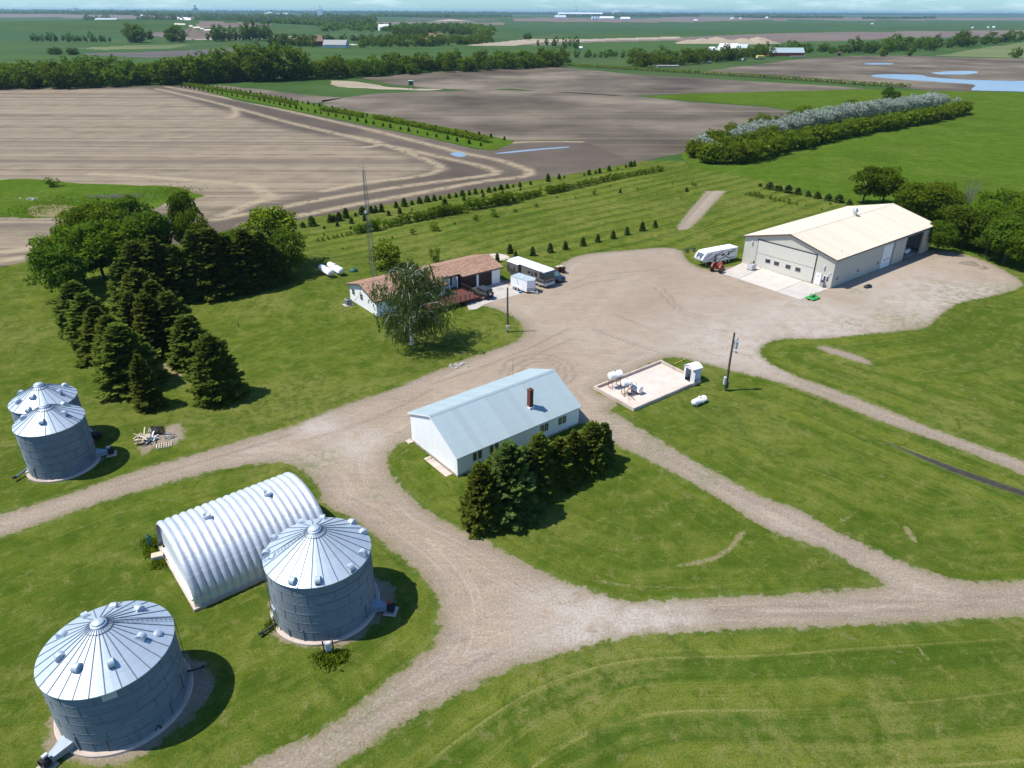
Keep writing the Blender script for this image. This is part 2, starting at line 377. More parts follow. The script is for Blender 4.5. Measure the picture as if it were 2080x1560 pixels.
# ================================================================ materials
MAT['lawn'] = grass_mat('mown_grass', 'lawn'); MAT['pasture'] = grass_mat('pasture_grass', 'field', R(-25))
MAT['gravel'] = gravel_mat('gravel')
MAT['concrete'] = concrete_mat('concrete'); MAT['pink_concrete'] = concrete_mat('weathered_concrete', (.52, .43, .36), .3)
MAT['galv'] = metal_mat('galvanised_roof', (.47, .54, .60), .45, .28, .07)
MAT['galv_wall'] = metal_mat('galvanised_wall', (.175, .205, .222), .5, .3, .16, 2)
MAT['galv_dark'] = metal_mat('dark_steel_rib_shade', (.16, .20, .25), .5, .4, .1)  # dark steel; on the bin roof ribs this tone paints in their side shading
MAT['quon'] = metal_mat('bare_steel', (.60, .63, .66), .45, .35, .14, 2, (.45, .47, .5))
MAT['blueroof'] = metal_mat('pale_blue_steel', (.365, .445, .455), .6, .04, .04, 1, (.31, .38, .39))
MAT['creamroof'] = metal_mat('cream_steel', (.70, .605, .455), .6, .0, .02, 1, (.64, .55, .42))
MAT['cream'] = lap_mat('cream_cladding', (.52, .50, .42), .3, True, .08, .5)
MAT['creamdoor'] = plain('cream_door', (.56, .54, .46), .6, 0, .3, .05)
MAT['white'] = plain('white_paint', (.84, .84, .83), .5, 0, .4, .05); MAT['whitewall'] = lap_mat('white_siding', (.88, .88, .86), .11, False, .05, .15)
MAT['tankwhite'] = plain('tank_white', (.78, .77, .74), .35, 0, .5, .08, 3)
MAT['black'] = plain('black_rubber', (.02, .02, .022), .7); MAT['dark'] = plain('dark_metal', (.05, .052, .055), .5, .3)
MAT['glass'] = plain('window_glass', (.025, .03, .035), .12, 0, .8, .1)
MAT['rust'] = plain('rusty_steel', (.17, .075, .045), .85, .1, .2, .4, 6); MAT['red'] = plain('faded_red', (.38, .055, .03), .5, 0, .4, .2, 4)
MAT['green'] = plain('green_paint', (.015, .32, .05), .4, 0, .5, .12, 3); MAT['dkgreen'] = plain('dark_green_paint', (.02, .10, .06), .5)
MAT['wood'] = plain('weathered_wood', (.13, .095, .07), .9, 0, .1, .35, 5); MAT['palewood'] = plain('pale_wood', (.55, .46, .34), .85, 0, .2, .2, 5)
MAT['greywood'] = plain('grey_wood', (.34, .33, .31), .9, 0, .2, .3, 6)
MAT['deck'] = plain('red_brown_deck', (.115, .042, .030), .7, 0, .3, .2, 4); MAT['brown'] = plain('brown_door', (.040, .022, .017), .6, 0, .3, .1)
MAT['trim'] = plain('brown_trim', (.10, .07, .06), .6)
MAT['grey'] = plain('grey_plastic', (.35, .36, .38), .5); MAT['ltgrey'] = plain('light_grey', (.55, .56, .57), .5, .1)
MAT['chrome'] = plain('bright_steel', (.6, .6, .62), .3, .8); MAT['yellow'] = plain('yellow_paint', (.75, .60, .12), .5)
MAT['bark'] = plain('bark', (.085, .065, .05), .95, 0, .1, .3, 3); MAT['birchbark'] = plain('birch_bark', (.62, .60, .56), .8, 0, .2, .25, 4); MAT['deadwood'] = plain('dead_branches', (.21, .19, .17), .9, 0, .1, .25, 3)
MAT['brickred'] = plain('chimney_brick', (.17, .065, .05), .9, 0, .1, .3, 14, .4)
n = NT('brown_shingles'); p = n.objc(); v = n.vor(n.mapv(p, (2.6, 6.0, 6.0)), 1, 'F1', 'Color'); f = n.noise(p, 1.2, 4, .6)
c = n.mix(n.sep(v)[0], (.265, .145, .092), (.41, .27, .185)); c = n.mix(n.sstep(n.sep(v)[1], .6, .9, 0, .5), c, (.20, .095, .065)); c = n.mix(n.sstep(f, .4, .7, 0, .3), c, (.38, .24, .18))
MAT['shingle'] = n.fin(c, .95, 0, .1, n.bump(n.sep(v)[2], .3, .02))
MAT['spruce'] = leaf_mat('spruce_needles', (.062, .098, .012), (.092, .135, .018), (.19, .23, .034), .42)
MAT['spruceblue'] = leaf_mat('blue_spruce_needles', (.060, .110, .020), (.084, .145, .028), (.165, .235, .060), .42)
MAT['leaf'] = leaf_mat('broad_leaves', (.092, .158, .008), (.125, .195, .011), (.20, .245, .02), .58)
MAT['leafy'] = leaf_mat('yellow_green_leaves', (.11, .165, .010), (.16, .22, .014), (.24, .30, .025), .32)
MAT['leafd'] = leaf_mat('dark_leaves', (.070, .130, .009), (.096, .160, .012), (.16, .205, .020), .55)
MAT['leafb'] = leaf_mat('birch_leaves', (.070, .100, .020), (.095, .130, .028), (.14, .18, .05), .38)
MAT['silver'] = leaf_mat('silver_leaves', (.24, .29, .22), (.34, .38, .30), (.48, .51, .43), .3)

n = NT('worn_path_grass'); p = n.pos(); MAT['pathgrass'] = n.fin(n.ramp(n.noise(p, .8, 4, .7), [(.3, (.080, .135, .016)), (.7, (.125, .165, .035))]), 1, 0, 0)
# ================================================================ ground
def dist_poly(poly, X, Y, closed=True):
    d = np.full(X.shape, 1e18); n = len(poly)
    for i in range(n if closed else n - 1):
        ax, ay = poly[i][0], poly[i][1]; bx, by = poly[(i + 1) % n][0], poly[(i + 1) % n][1]
        dx, dy = bx - ax, by - ay; l = dx * dx + dy * dy + 1e-12
        t = np.clip(((X - ax) * dx + (Y - ay) * dy) / l, 0, 1)
        d = np.minimum(d, (X - ax - t * dx) ** 2 + (Y - ay - t * dy) ** 2)
    return np.sqrt(d)
def inside(poly, X, Y):
    r = np.zeros(X.shape, bool); n = len(poly)
    for i in range(n):
        ax, ay = poly[i][0], poly[i][1]; bx, by = poly[(i + 1) % n][0], poly[(i + 1) % n][1]
        if ay == by: continue
        c = ((ay > Y) != (by > Y)) & (X < (bx - ax) * (Y - ay) / (by - ay) + ax); r ^= c
    return r
def sdf(poly, X, Y):          # negative inside
    d = dist_poly(poly, X, Y); return np.where(inside(poly, X, Y), -d, d)
def smooth(pts, k=4, closed=True):
    n = len(pts); out = []
    for i in range(n if closed else n - 1):
        if closed: p0, p1, p2, p3 = pts[i - 1], pts[i], pts[(i + 1) % n], pts[(i + 2) % n]
        else: p0, p1, p2, p3 = pts[max(i - 1, 0)], pts[i], pts[i + 1], pts[min(i + 2, n - 1)]
        for j in range(k):
            t = j / k
            q = [0.5 * ((2 * p1[a]) + (-p0[a] + p2[a]) * t + (2 * p0[a] - 5 * p1[a] + 4 * p2[a] - p3[a]) * t * t + (-p0[a] + 3 * p1[a] - 3 * p2[a] + p3[a]) * t ** 3) for a in (0, 1)]
            out.append(q)
    if not closed: out.append(list(pts[-1][:2]))
    return out
def gp(px, sm=0, closed=True):
    q = [tuple(G(a, b).xy) for a, b in px]
    return smooth(q, sm, closed) if sm else q
def sheet(name, fn, bbox, cell, z, mat, attrs=None, kind='structure', parent=None):
    x0, y0, x1, y1 = bbox; nx = int((x1 - x0) / cell) + 2; ny = int((y1 - y0) / cell) + 2
    xs = x0 + np.arange(nx) * cell; ys = y0 + np.arange(ny) * cell; X, Y = np.meshgrid(xs, ys, indexing='ij')
    S = fn(X, Y); ins = S < 0
    idx = -np.ones(X.shape, int); k = int(ins.sum()); idx[ins] = np.arange(k)
    V = [np.stack([X[ins], Y[ins]], 1)]
    c4 = ins[:-1, :-1].astype(int) + ins[1:, :-1] + ins[1:, 1:] + ins[:-1, 1:]
    full = c4 == 4; fi, fj = np.nonzero(full)
    quads = np.stack([idx[fi, fj], idx[fi + 1, fj], idx[fi + 1, fj + 1], idx[fi, fj + 1]], 1)
    F = quads.tolist(); extra = []; ed = {}
    for i, j in zip(*np.nonzero((c4 > 0) & (c4 < 4))):
        cs = [(i, j), (i + 1, j), (i + 1, j + 1), (i, j + 1)]; poly = []
        for q in range(4):
            a = cs[q]; b = cs[(q + 1) % 4]; ia = ins[a]; ib = ins[b]
            if ia: poly.append(int(idx[a]))
            if ia != ib:
                key = (a, b) if a < b else (b, a)
                if key not in ed:
                    sa, sb = S[key[0]], S[key[1]]; t = sa / (sa - sb); t = min(max(t, .02), .98)
                    ed[key] = k + len(extra); extra.append((X[key[0]] * (1 - t) + X[key[1]] * t, Y[key[0]] * (1 - t) + Y[key[1]] * t))
                poly.append(ed[key])
        if len(poly) >= 3: F.append(poly)
    if extra: V.append(np.array(extra))
    V = np.concatenate(V); A = {kx: f(V[:, 0], V[:, 1]) for kx, f in (attrs or {}).items()}
    o = rawmesh(name, np.column_stack([V, np.full(len(V), z)]), F, mat, parent, A)
    if parent is None: tag(o, kind=kind)
    return o
def bb(poly, m=2):
    a = np.array([p[:2] for p in poly]); return (a[:, 0].min() - m, a[:, 1].min() - m, a[:, 0].max() + m, a[:, 1].max() + m)

# -- outlines traced from the photograph, on the ground plane
outer = [(-60, 1058), (0, 1045), (60, 1028), (150, 1000), (260, 962), (350, 935), (440, 910), (520, 885), (590, 867), (660, 838), (720, 815), (800, 790), (850, 768), (900, 748), (950, 728), (1000, 712), (1050, 692), (1064, 672),
         (1052, 650), (1020, 633), (985, 622), (940, 612), (930, 600), (945, 585), (1010, 568), (1035, 570), (1100, 566), (1128, 556), (1135, 540), (1165, 523), (1200, 515), (1280, 508), (1350, 503), (1385, 510), (1396, 530), (1440, 548), (1500, 540),
         (1560, 560), (1700, 560), (1800, 520), (1895, 508), (1950, 515), (2000, 530), (2050, 555), (2078, 580), (2020, 600), (1950, 615), (1910, 640), (1880, 665), (1830, 672), (1750, 680), (1680, 688), (1600, 688), (1560, 696), (1543, 712),
         (1560, 735), (1620, 765), (1700, 793), (1800, 832), (1900, 872), (2000, 908), (2160, 965), (2400, 1050), (2400, 1100), (2160, 1000), (2000, 932), (1900, 895), (1800, 860), (1700, 820), (1620, 790), (1540, 766), (1480, 752), (1420, 735), (1370, 726), (1340, 731),
         (1275, 760), (1210, 792), (1255, 815), (1240, 835), (1255, 842), (1306, 874), (1390, 925), (1475, 971), (1547, 1009), (1623, 1035), (1686, 1073), (1792, 1123), (1898, 1166), (2004, 1184), (2080, 1178), (2300, 1170), (2300, 1245), (2080, 1252), (1834, 1266),
         (1623, 1275), (1411, 1282), (1285, 1293), (1200, 1310), (1120, 1332), (1040, 1360), (950, 1400), (850, 1452), (750, 1515), (680, 1560), (560, 1640), (360, 1650), (480, 1570), (560, 1525), (640, 1492), (700, 1452), (760, 1405), (830, 1350), (878, 1310),
         (892, 1270), (888, 1220), (868, 1185), (835, 1148), (790, 1112), (745, 1075), (700, 1045), (658, 1025), (652, 1000), (632, 970), (600, 948), (560, 940), (480, 948), (400, 965), (300, 993), (200, 1022), (100, 1058), (0, 1092), (-60, 1112)]
island = [(835, 893), (1000, 800), (1173, 858), (1215, 868), (1232, 893), (1297, 925), (1356, 954), (1454, 1009), (1538, 1064), (1593, 1090), (1665, 1111), (1729, 1145), (1790, 1180), (1785, 1193), (1708, 1200), (1580, 1208), (1454, 1212), (1285, 1223), (1230, 1208), (1150, 1183),
          (1080, 1150), (1000, 1105), (930, 1070), (870, 1040), (830, 1005), (800, 970), (786, 935), (805, 905)]
strip = [(1375, 464), (1392, 438), (1420, 405), (1448, 374), (1470, 363), (1497, 362), (1500, 370), (1470, 393), (1440, 425), (1412, 455), (1395, 466)]
OUT = gp(outer, 3); ISL = gp(island, 2); STRIP = gp(strip, 3)
def gravel_sd(X, Y, rag=True):
    a = sdf(OUT, X, Y); b = sdf(ISL, X, Y); c = sdf(STRIP, X, Y)
    d = np.minimum(np.maximum(a, -b), c) - .45
    if rag: d = d + fbm(X, Y, .35, 4, 3) * 1.3
    return d
track_px = [[(1018, 760), (1030, 735), (1065, 722), (1110, 720), (1150, 735), (1168, 758), (1160, 775), (1145, 782)], [(1034, 762), (1045, 742), (1075, 730), (1108, 728), (1138, 740), (1152, 758), (1142, 776)], [(1055, 755), (1075, 738), (1105, 734), (1128, 744), (1138, 760)],
            [(1325, 582), (1345, 600), (1370, 625), (1400, 643)], [(1342, 580), (1362, 602), (1385, 628), (1412, 640)], [(1165, 575), (1190, 565), (1240, 556), (1330, 548)], [(1160, 588), (1200, 575), (1260, 566)],
            [(1075, 708), (1110, 690), (1155, 668)], [(1050, 742), (1100, 715), (1160, 690)], [(660, 1070), (740, 1180), (830, 1260), (950, 1300)], [(1200, 668), (1290, 700), (1400, 735), (1500, 765)], [(1250, 640), (1380, 690), (1500, 740)],
            [(1700, 640), (1760, 625), (1830, 640)], [(1840, 612), (1870, 622), (1900, 632)], [(880, 780), (980, 745), (1080, 705)], [(600, 900), (760, 850), (880, 790)], [(240, 985), (420, 935), (600, 880)], [(1560, 750), (1700, 808), (1900, 885), (2080, 955)], [(1545, 760), (1690, 816), (1880, 890), (2080, 968)],
            [(1450, 1240), (1700, 1228), (2080, 1208)], [(1380, 1255), (1700, 1250), (2080, 1225)], [(1300, 900), (1450, 980), (1600, 1050), (1760, 1140)], [(700, 1480), (850, 1400), (1000, 1330)], [(1395, 445), (1440, 395), (1478, 366)], [(1383, 460), (1425, 408), (1465, 366)]]
TR = [gp(t, 5, False) for t in track_px]
def track_f(X, Y):
    v = np.zeros(X.shape)
    for t in TR:
        a = np.array(t); m = (X > a[:, 0].min() - 2) & (X < a[:, 0].max() + 2) & (Y > a[:, 1].min() - 2) & (Y < a[:, 1].max() + 2)
        if m.any(): v[m] = np.maximum(v[m], np.clip(1.4 - dist_poly(t, X[m], Y[m], False) / .24, 0, 1))
    return v
PALE = [(G(1500, 690), 11), (G(1660, 660), 12), (G(1880, 600), 13), (G(1220, 1270), 5), (G(1180, 1240), 4), (G(640, 870), 3), (G(720, 900), 3), (G(1330, 1268), 4)]
def pale_f(X, Y):
    v = np.zeros(X.shape)
    for c, r in PALE: v = np.maximum(v, np.clip(1.4 - np.hypot(X - c.x, (Y - c.y)) / r + fbm(X, Y, .2, 3, 9) * .9, 0, 1))
    return v
WEED = [(G(1725, 657), 3), (G(1850, 655), 7), (G(1960, 600), 8), (G(1740, 590), 2.2), (G(1275, 835), 4), (G(1340, 890), 5), (G(640, 940), 3.5), (G(760, 1000), 1.6), (G(2040, 590), 6), (G(700, 1440), 4), (G(1450, 960), 3), (G(880, 560), 2), (G(1560, 1180), 2)]
def weed_f(X, Y):
    v = np.zeros(X.shape)
    for c, r in WEED: v = np.maximum(v, np.clip(1.2 - np.hypot(X - c.x, (Y - c.y)) / r, 0, 1))
    return v
# -- the whole plain: a polar grid, rows spaced evenly on the picture far away, gentle hills beyond 800 m
def hill(X, Y):
    r = np.hypot(X, Y); th = np.arctan2(X, Y)
    a = np.clip((r - 950) / 900, 0, 1); a = a * a * (3 - 2 * a)
    h = a * (fbm(X, Y, 1 / 900., 3, 21) * 26 + fbm(X, Y, 1 / 330., 2, 33) * 7)
    L_ = np.clip((-th - .05) / .45, 0, 1); e = np.clip((r - 3500) / 5500, 0, 1); e = e * e * (3 - 2 * e)
    h = h + L_ * e * 34
    # long rise of pasture at the far left
    h = h + 13 * np.exp(-((r - 1900) / 480.) ** 2) * np.clip((-th - .22) / .12, 0, 1)
    return h * np.clip((9000 - r) / 4000, .25, 1)
ypix = np.concatenate([np.arange(24.2, 27, .35), np.arange(27, 60, .8), np.arange(60, 130, 1.0), np.arange(130, 215, 2.0), np.array([230, 250, 280, 330, 400, 500, 650, 850, 1200, 1560, 2400])])
rr = [CAM_H / math.tan(PITCH + math.atan((y - 780) / FPX)) for y in ypix if PITCH + math.atan((y - 780) / FPX) > 0]
rr = [42000.] + [r for r in rr if r < 40000] + [1.0]; rr = np.array(sorted(set(rr)))
az = np.concatenate([np.arange(-180, -42, 6.0), np.arange(-42, 42, .22), np.arange(42, 180, 6.0)]); az = np.radians(az)
RR, AA = np.meshgrid(rr, az, indexing='ij'); GX = RR * np.sin(AA); GY = RR * np.cos(AA); GZ = hill(GX, GY)
def H1(x, y): return float(hill(np.array([x], float), np.array([y], float))[0])
nr, na = RR.shape; ids = np.arange(nr * na).reshape(nr, na)
q = np.stack([ids[:-1], ids[1:], np.roll(ids, -1, 1)[1:], np.roll(ids, -1, 1)[:-1]], -1)       # closed ring
q = q[..., ::-1]
cx = (GX[:-1] + GX[1:]) / 2; cy = (GY[:-1] + GY[1:]) / 2; cz = (GZ[:-1] + GZ[1:]) / 2
PX, PY, PF = projpx(cx, cy, cz)
n = NT('far_grass'); p = n.pos(); b_ = n.noise(n.mapv(p, (.0011, .0022, 1)), 1, 5, .6); m_ = n.noise(n.mapv(p, (.012, .012, 1)), 1, 5, .62); f_ = n.noise(p, .11, 3, .6)
c = n.ramp(m_, [(.3, (.028, .064, .012)), (.5, (.044, .086, .014)), (.7, (.066, .108, .022))]); c = n.mix(n.sstep(b_, .5, .62, 0, .6), c, (.072, .095, .032)); c = n.mix(n.sstep(b_, .46, .38, 0, .55), c, (.026, .076, .014)); c = n.mix(n.sstep(f_, .45, .75, 0, .3), c, (.03, .07, .018))
MAT['fargrass'] = n.fin(c, .95, 0, .1)
def far_field_mat(name, a, b, sc=(.004, .02, 1)):
    n = NT(name); p = n.pos(); m = n.noise(n.mapv(p, sc), 1, 5, .62); f = n.noise(p, .08, 3, .6); c = n.ramp(m, [(.35, a), (.65, b)]); c = n.mix(n.sstep(f, .5, .8, 0, .3), c, tuple(x * .7 for x in a))
    return n.fin(c, .95, 0, .1)
MAT['plow'] = far_field_mat('ploughed_field', (.13, .098, .08), (.20, .155, .125)); MAT['plowdark'] = far_field_mat('dark_ploughed_field', (.085, .075, .07), (.13, .11, .10))
MAT['pale'] = far_field_mat('stubble_field', (.28, .23, .16), (.40, .33, .24)); MAT['crop'] = far_field_mat('young_crop', (.040, .080, .012), (.058, .105, .018)); MAT['dry'] = far_field_mat('dry_pasture', (.10, .13, .045), (.16, .18, .07))
MAT['roadw'] = far_field_mat('chalky_road', (.50, .45, .37), (.60, .55, .46)); MAT['crop2'] = far_field_mat('blue_green_crop', (.032, .078, .022), (.045, .095, .028))
FAR = [  # name, material, outline on the picture
 ('ploughed_field', 'plow', [(-60, 19), (140, 21), (265, 27), (400, 31), (400, 38), (250, 38), (170, 37), (100, 35), (-60, 36)]),
 ('stubble_field', 'pale', [(225, 28), (300, 29), (420, 33.5), (400, 36.5), (270, 33), (225, 31)]),
 ('ploughed_field', 'plow', [(392, 51), (404, 44), (500, 46), (560, 50), (520, 53), (440, 56), (400, 56)]),
 ('ploughed_field', 'plow', [(286, 69), (350, 64), (430, 62), (455, 66), (440, 76), (400, 80), (340, 76), (300, 72)]),
 ('stubble_field', 'pale', [(340, 79), (400, 77), (560, 74), (640, 73), (640, 76), (520, 79), (400, 81)]),
 ('dry_pasture', 'dry', [(150, 98), (250, 93), (380, 91), (345, 98), (200, 101)]),
 ('dark_ploughed_field', 'plowdark', [(158, 109), (300, 105), (420, 100), (505, 99), (500, 106), (430, 113), (300, 117), (200, 113)]),
 ('crop_field', 'crop', [(-60, 111), (150, 112), (300, 119), (420, 117), (620, 104), (600, 130), (-60, 150)]),
 ('crop_field', 'crop2', [(-60, 60), (120, 66), (250, 72), (300, 76), (200, 80), (-60, 84)]),
 ('stubble_field', 'pale', [(940, 93), (965, 89), (1010, 85), (1075, 79), (1200, 79), (1300, 76), (1380, 74), (1380, 78), (1200, 83), (1100, 86), (1040, 93)]),
 ('ploughed_field', 'plow', [(1040, 90), (1200, 83), (1380, 76), (1460, 72), (1560, 68), (1700, 65), (1850, 64), (2200, 60), (2200, 74), (1850, 76), (1700, 83), (1560, 86), (1450, 88), (1360, 82), (1200, 86), (1090, 92)]),
 ('crop_field', 'crop', [(1170, 90), (1300, 82), (1370, 80), (1390, 90), (1600, 92), (1520, 110), (1300, 105), (1150, 98)]),
 ('ploughed_field', 'plow', [(1040, 36), (1300, 38), (1380, 34), (1800, 36), (2200, 36), (2200, 41), (1500, 41), (1380, 45.5), (1150, 45), (1040, 42)]),
 ('ploughed_field', 'plow', [(740, 45), (880, 44), (1020, 46), (1020, 50), (900, 54), (780, 53)]),
 ('ploughed_field', 'plowdark', [(820, 38), (1010, 38), (1010, 40.5), (830, 41)]),
 ('dry_pasture', 'dry', [(1900, 113), (2000, 96), (2100, 82), (2300, 70), (2300, 125), (2080, 119)]),
 ('crop_field', 'crop2', [(1040, 52), (1400, 50), (1700, 54), (1700, 60), (1400, 66), (1040, 70)]),
 ('crop_field', 'crop', [(610, 105), (760, 96), (940, 98), (1100, 100), (1100, 120), (700, 135), (600, 130)]),
]
used = np.zeros(PX.shape, bool); base_ok = np.ones(PX.shape, bool); cellsel = {}
jit = fbm(cx, cy, 1 / 60., 3, 77) * 5
for k, (nm, mt, poly) in enumerate(FAR):
    m = inside(poly, PX + jit, PY + jit * .12) & (PF > 300) & ~used; used |= m; cellsel[k] = m
# chalky roads far away
for name_, pts, w in (('chalky_road', [(333, 45), (372, 50), (402, 57), (425, 62), (455, 66)], .9), ('chalky_road', [(455, 66), (560, 74), (640, 85), (720, 91)], .7)):
    m = (dist_poly(pts, PX, PY * 1.0, False) < w) & (PF > 300) & ~used; used |= m; FAR.append((name_, 'roadw', None)); cellsel[len(FAR) - 1] = m
flatV = np.stack([GX.ravel(), GY.ravel(), GZ.ravel() - .06], 1)
rest = q[:, :, :].reshape(-1, 4)[~used.ravel()]
og = rawmesh('ground', flatV, rest, MAT['fargrass'], None, None, True); tag(og, kind='structure')
for k, m in cellsel.items():
    if not m.any(): continue
    ff = q.reshape(-1, 4)[m.ravel()]; uq, inv = np.unique(ff, return_inverse=True)
    o = rawmesh(FAR[k][0], flatV[uq], inv.reshape(-1, 4), MAT[FAR[k][1]], None, None, True); tag(o, kind='structure')

# -- farmyard lawn
h0 = G(600 + 160 / 2.6, 300 + 488 / 2.6); h1 = G(600 + 1940 / 2.6, 300 + 122 / 2.6); hd = (h1 - h0).normalized(); hn = Vector((hd.y, -hd.x, 0))
def sst(v, a, b): t = np.clip((v - a) / (b - a), 0, 1); return t * t * (3 - 2 * t)
def lawn_gd(X, Y):
    g = gravel_sd(X, Y, False); d = (X - h0.x) * hn.x + (Y - h0.y) * hn.y; w = sst(Y, 118, 134)
    return g * (1 - w) + d * w
def mow_f(X, Y):
    lo = (1 - sst(Y, 36, 44)) * sst(X, -14, -4); hi = sst(Y, 120, 136) * .8
    rt = sst(X, 18, 34) * sst(Y, 46, 60) * .42; return np.clip(np.maximum(np.maximum(lo, hi), rt) + .16, 0, 1)
lawn_px = [(-300, 540), (0, 543), (130, 515), (300, 505), (480, 480), (560, 462), (615, 445), (700, 430), (850, 406), (1000, 380), (1100, 364), (1200, 346), (1290, 330), (1380, 313), (1400, 340), (1480, 352), (1560, 370), (1720, 408), (1900, 500), (2100, 560), (2600, 640), (3200, 1000), (2600, 3000), (-600, 3000), (-1200, 1000)]
LAWN = gp(lawn_px)
sheet('lawn', lambda X, Y: np.maximum(sdf(LAWN, X, Y) + fbm(X, Y, .3, 3, 5) * .8, -1e9), (-110, 3, 150, 232), 1.0, 0.0, MAT['lawn'], {'gd': lawn_gd, 'mow': mow_f})
past_px = [(1380, 313), (1500, 275), (1620, 240), (1650, 232), (1560, 215), (1400, 205), (1310, 196), (1400, 190), (1760, 181), (2080, 188), (2500, 190), (3200, 700), (2600, 640), (2100, 560), (1900, 500), (1720, 408), (1560, 370), (1480, 352), (1400, 340)]
PAST = gp(past_px)
sheet('pasture', lambda X, Y: sdf(PAST, X, Y) + fbm(X, Y, .1, 3, 5) * 1.5, bb(PAST, 4)[:2] + (520, 560), 4.0, -0.012, MAT['pasture'], {'gd': lambda X, Y: X * 0})
for dx_ in (-3, 3):
    pth = [(1440, 372), (1480, 350), (1540, 330), (1600, 315), (1700, 292), (1800, 275), (1900, 268), (1990, 258)]; c_ = gp([(a, b + dx_ * .55) for a, b in pth], 4, False); TRK = c_
    sheet('wheel_track', lambda X, Y: dist_poly(TRK, X, Y, False) - .22 + fbm(X, Y, .3, 3, 4) * .7, bb(c_, 2), .7, .002, MAT['pathgrass'], None)
# -- fields
def field(name, px, cell, z, mat, attrs=None, rag=.12, amp=2.0, sm=0):
    P_ = gp(px, sm); A = {'edge': lambda X, Y: -sdf(P_, X, Y)}; A.update(attrs or {})
    return sheet(name, lambda X, Y: sdf(P_, X, Y) + fbm(X, Y, rag, 3, 8) * amp, bb(P_, 4), cell, z, mat, A)
d0 = G(0, 337); d1 = G(740, 303); DIRT = math.atan2(d1.y - d0.y, d1.x - d0.x)
MAT['stubble'] = soil_mat('stubble_soil', (.075, .058, .043), (.108, .084, .062), (.16, .125, .09), -DIRT, True)
d0 = G(700, 245); d1 = G(1600, 215); MAT['soil'] = soil_mat('dark_soil', (.070, .054, .038), (.132, .106, .075), (.235, .192, .138), 0.15)
left_px = [(-700, 184), (345, 174), (380, 174), (480, 204), (600, 226), (700, 246), (800, 266), (900, 287), (965, 303), (1010, 305), (1030, 292), (1045, 287), (1175, 286), (1190, 288), (1290, 331), (1200, 346), (1100, 364), (1000, 380), (850, 406), (700, 430), (615, 445), (560, 462), (480, 480), (300, 505), (130, 515), (0, 543), (-400, 548), (-900, 300)]
tan_px = Z(0, 160, 1.891, [(-900, 45), (0, 45), (560, 33), (700, 72), (900, 128), (1100, 188), (1300, 225), (1440, 262), (1560, 290), (1680, 330), (1690, 355), (1500, 392), (1200, 442), (1100, 470), (950, 500), (800, 540), (600, 520), (300, 700), (0, 720), (-700, 600)])
TANP = gp(tan_px)
rib = [Z(0, 160, 1.891, r) for r in ([(600, 38), (760, 75), (900, 110), (1100, 165), (1290, 210), (1440, 245), (1560, 270), (1690, 300), (1830, 330), (1905, 355), (1890, 368), (1760, 385), (1500, 420), (1200, 470), (1000, 510), (830, 540)],
      [(640, 30), (800, 60), (1000, 100), (1200, 145), (1400, 190), (1600, 240), (1780, 285), (1900, 308), (1990, 335), (2035, 355), (2010, 375), (1850, 395), (1600, 440), (1350, 485), (1150, 525), (950, 560)],
      [(350, 365), (550, 375), (750, 390), (950, 405), (1000, 430), (1040, 455), (960, 480), (850, 530)], [(1100, 165), (1400, 235), (1500, 260), (1660, 320), (1690, 350), (1600, 375), (1400, 400), (1250, 430)],
      [(-100, 672), (0, 668), (120, 650), (240, 632)], [(-100, 705), (0, 700), (130, 680)], [(900, 110), (905, 140), (870, 150)], [(1290, 210), (1440, 238), (1450, 255), (1400, 262)], [(1900, 252), (2000, 243), (2120, 240), (2230, 242)])]
RIB = [gp(t, 5, False) for t in rib]
def rib_f(X, Y):
    v = np.zeros(X.shape)
    for t in RIB:
        v = np.maximum(v, np.clip(1.5 - dist_poly(t, X, Y, False) / 1.5, 0, 1))
    return v
field('stubble_field', left_px, 1.6, -.016, MAT['stubble'], {'tan': lambda X, Y: -sdf(TANP, X, Y), 'track': rib_f}, .2, 1.2)
field('dark_soil_field', [(650, 204), (760, 190), (860, 186), (1000, 182), (1170, 188), (1310, 197), (1400, 207), (1560, 218), (1630, 229), (1650, 236), (1500, 276), (1380, 313), (1290, 331), (1190, 290), (1175, 284), (1045, 286), (900, 262), (760, 236), (660, 215)], 2.5, -.020, MAT['soil'], None, .1, 2)
field('dark_soil_field', [(735, 158), (800, 152), (860, 148), (1000, 141), (1130, 135), (1200, 142), (1300, 152), (1450, 160), (1560, 167), (1700, 175), (1770, 180), (1600, 186), (1400, 189), (1310, 194), (1250, 195), (1150, 189), (1040, 180), (960, 183), (880, 180), (800, 172)], 5, -.020, MAT['soil'], None, .05, 5)
field('dark_soil_field', [(1420, 147), (1480, 138), (1560, 128), (1640, 118), (1750, 113), (1850, 113), (1930, 116), (2080, 120), (2400, 122), (2600, 200), (2080, 186), (1900, 186), (1800, 174), (1700, 167), (1550, 157)], 8, -.020, MAT['soil'], None, .03, 8)
field('dark_soil_field', [(400, 178), (440, 172), (560, 185), (640, 195), (700, 198), (640, 210), (560, 205), (480, 195)], 4, -.020, MAT['soil'], None, .06, 8)
# weedy island in the field corner, top left
MAT['weedy'] = grass_mat('weedy_grass', 'field', 0.2)
field('weedy_grass', [(-300, 366), (0, 366), (60, 363), (120, 368), (200, 374), (330, 377), (390, 388), (415, 398), (390, 406), (330, 412), (300, 430), (180, 438), (60, 444), (0, 442), (-300, 450)], 1.2, -.006, MAT['weedy'], {'gd': lambda X, Y: X * 0}, .15, 3)
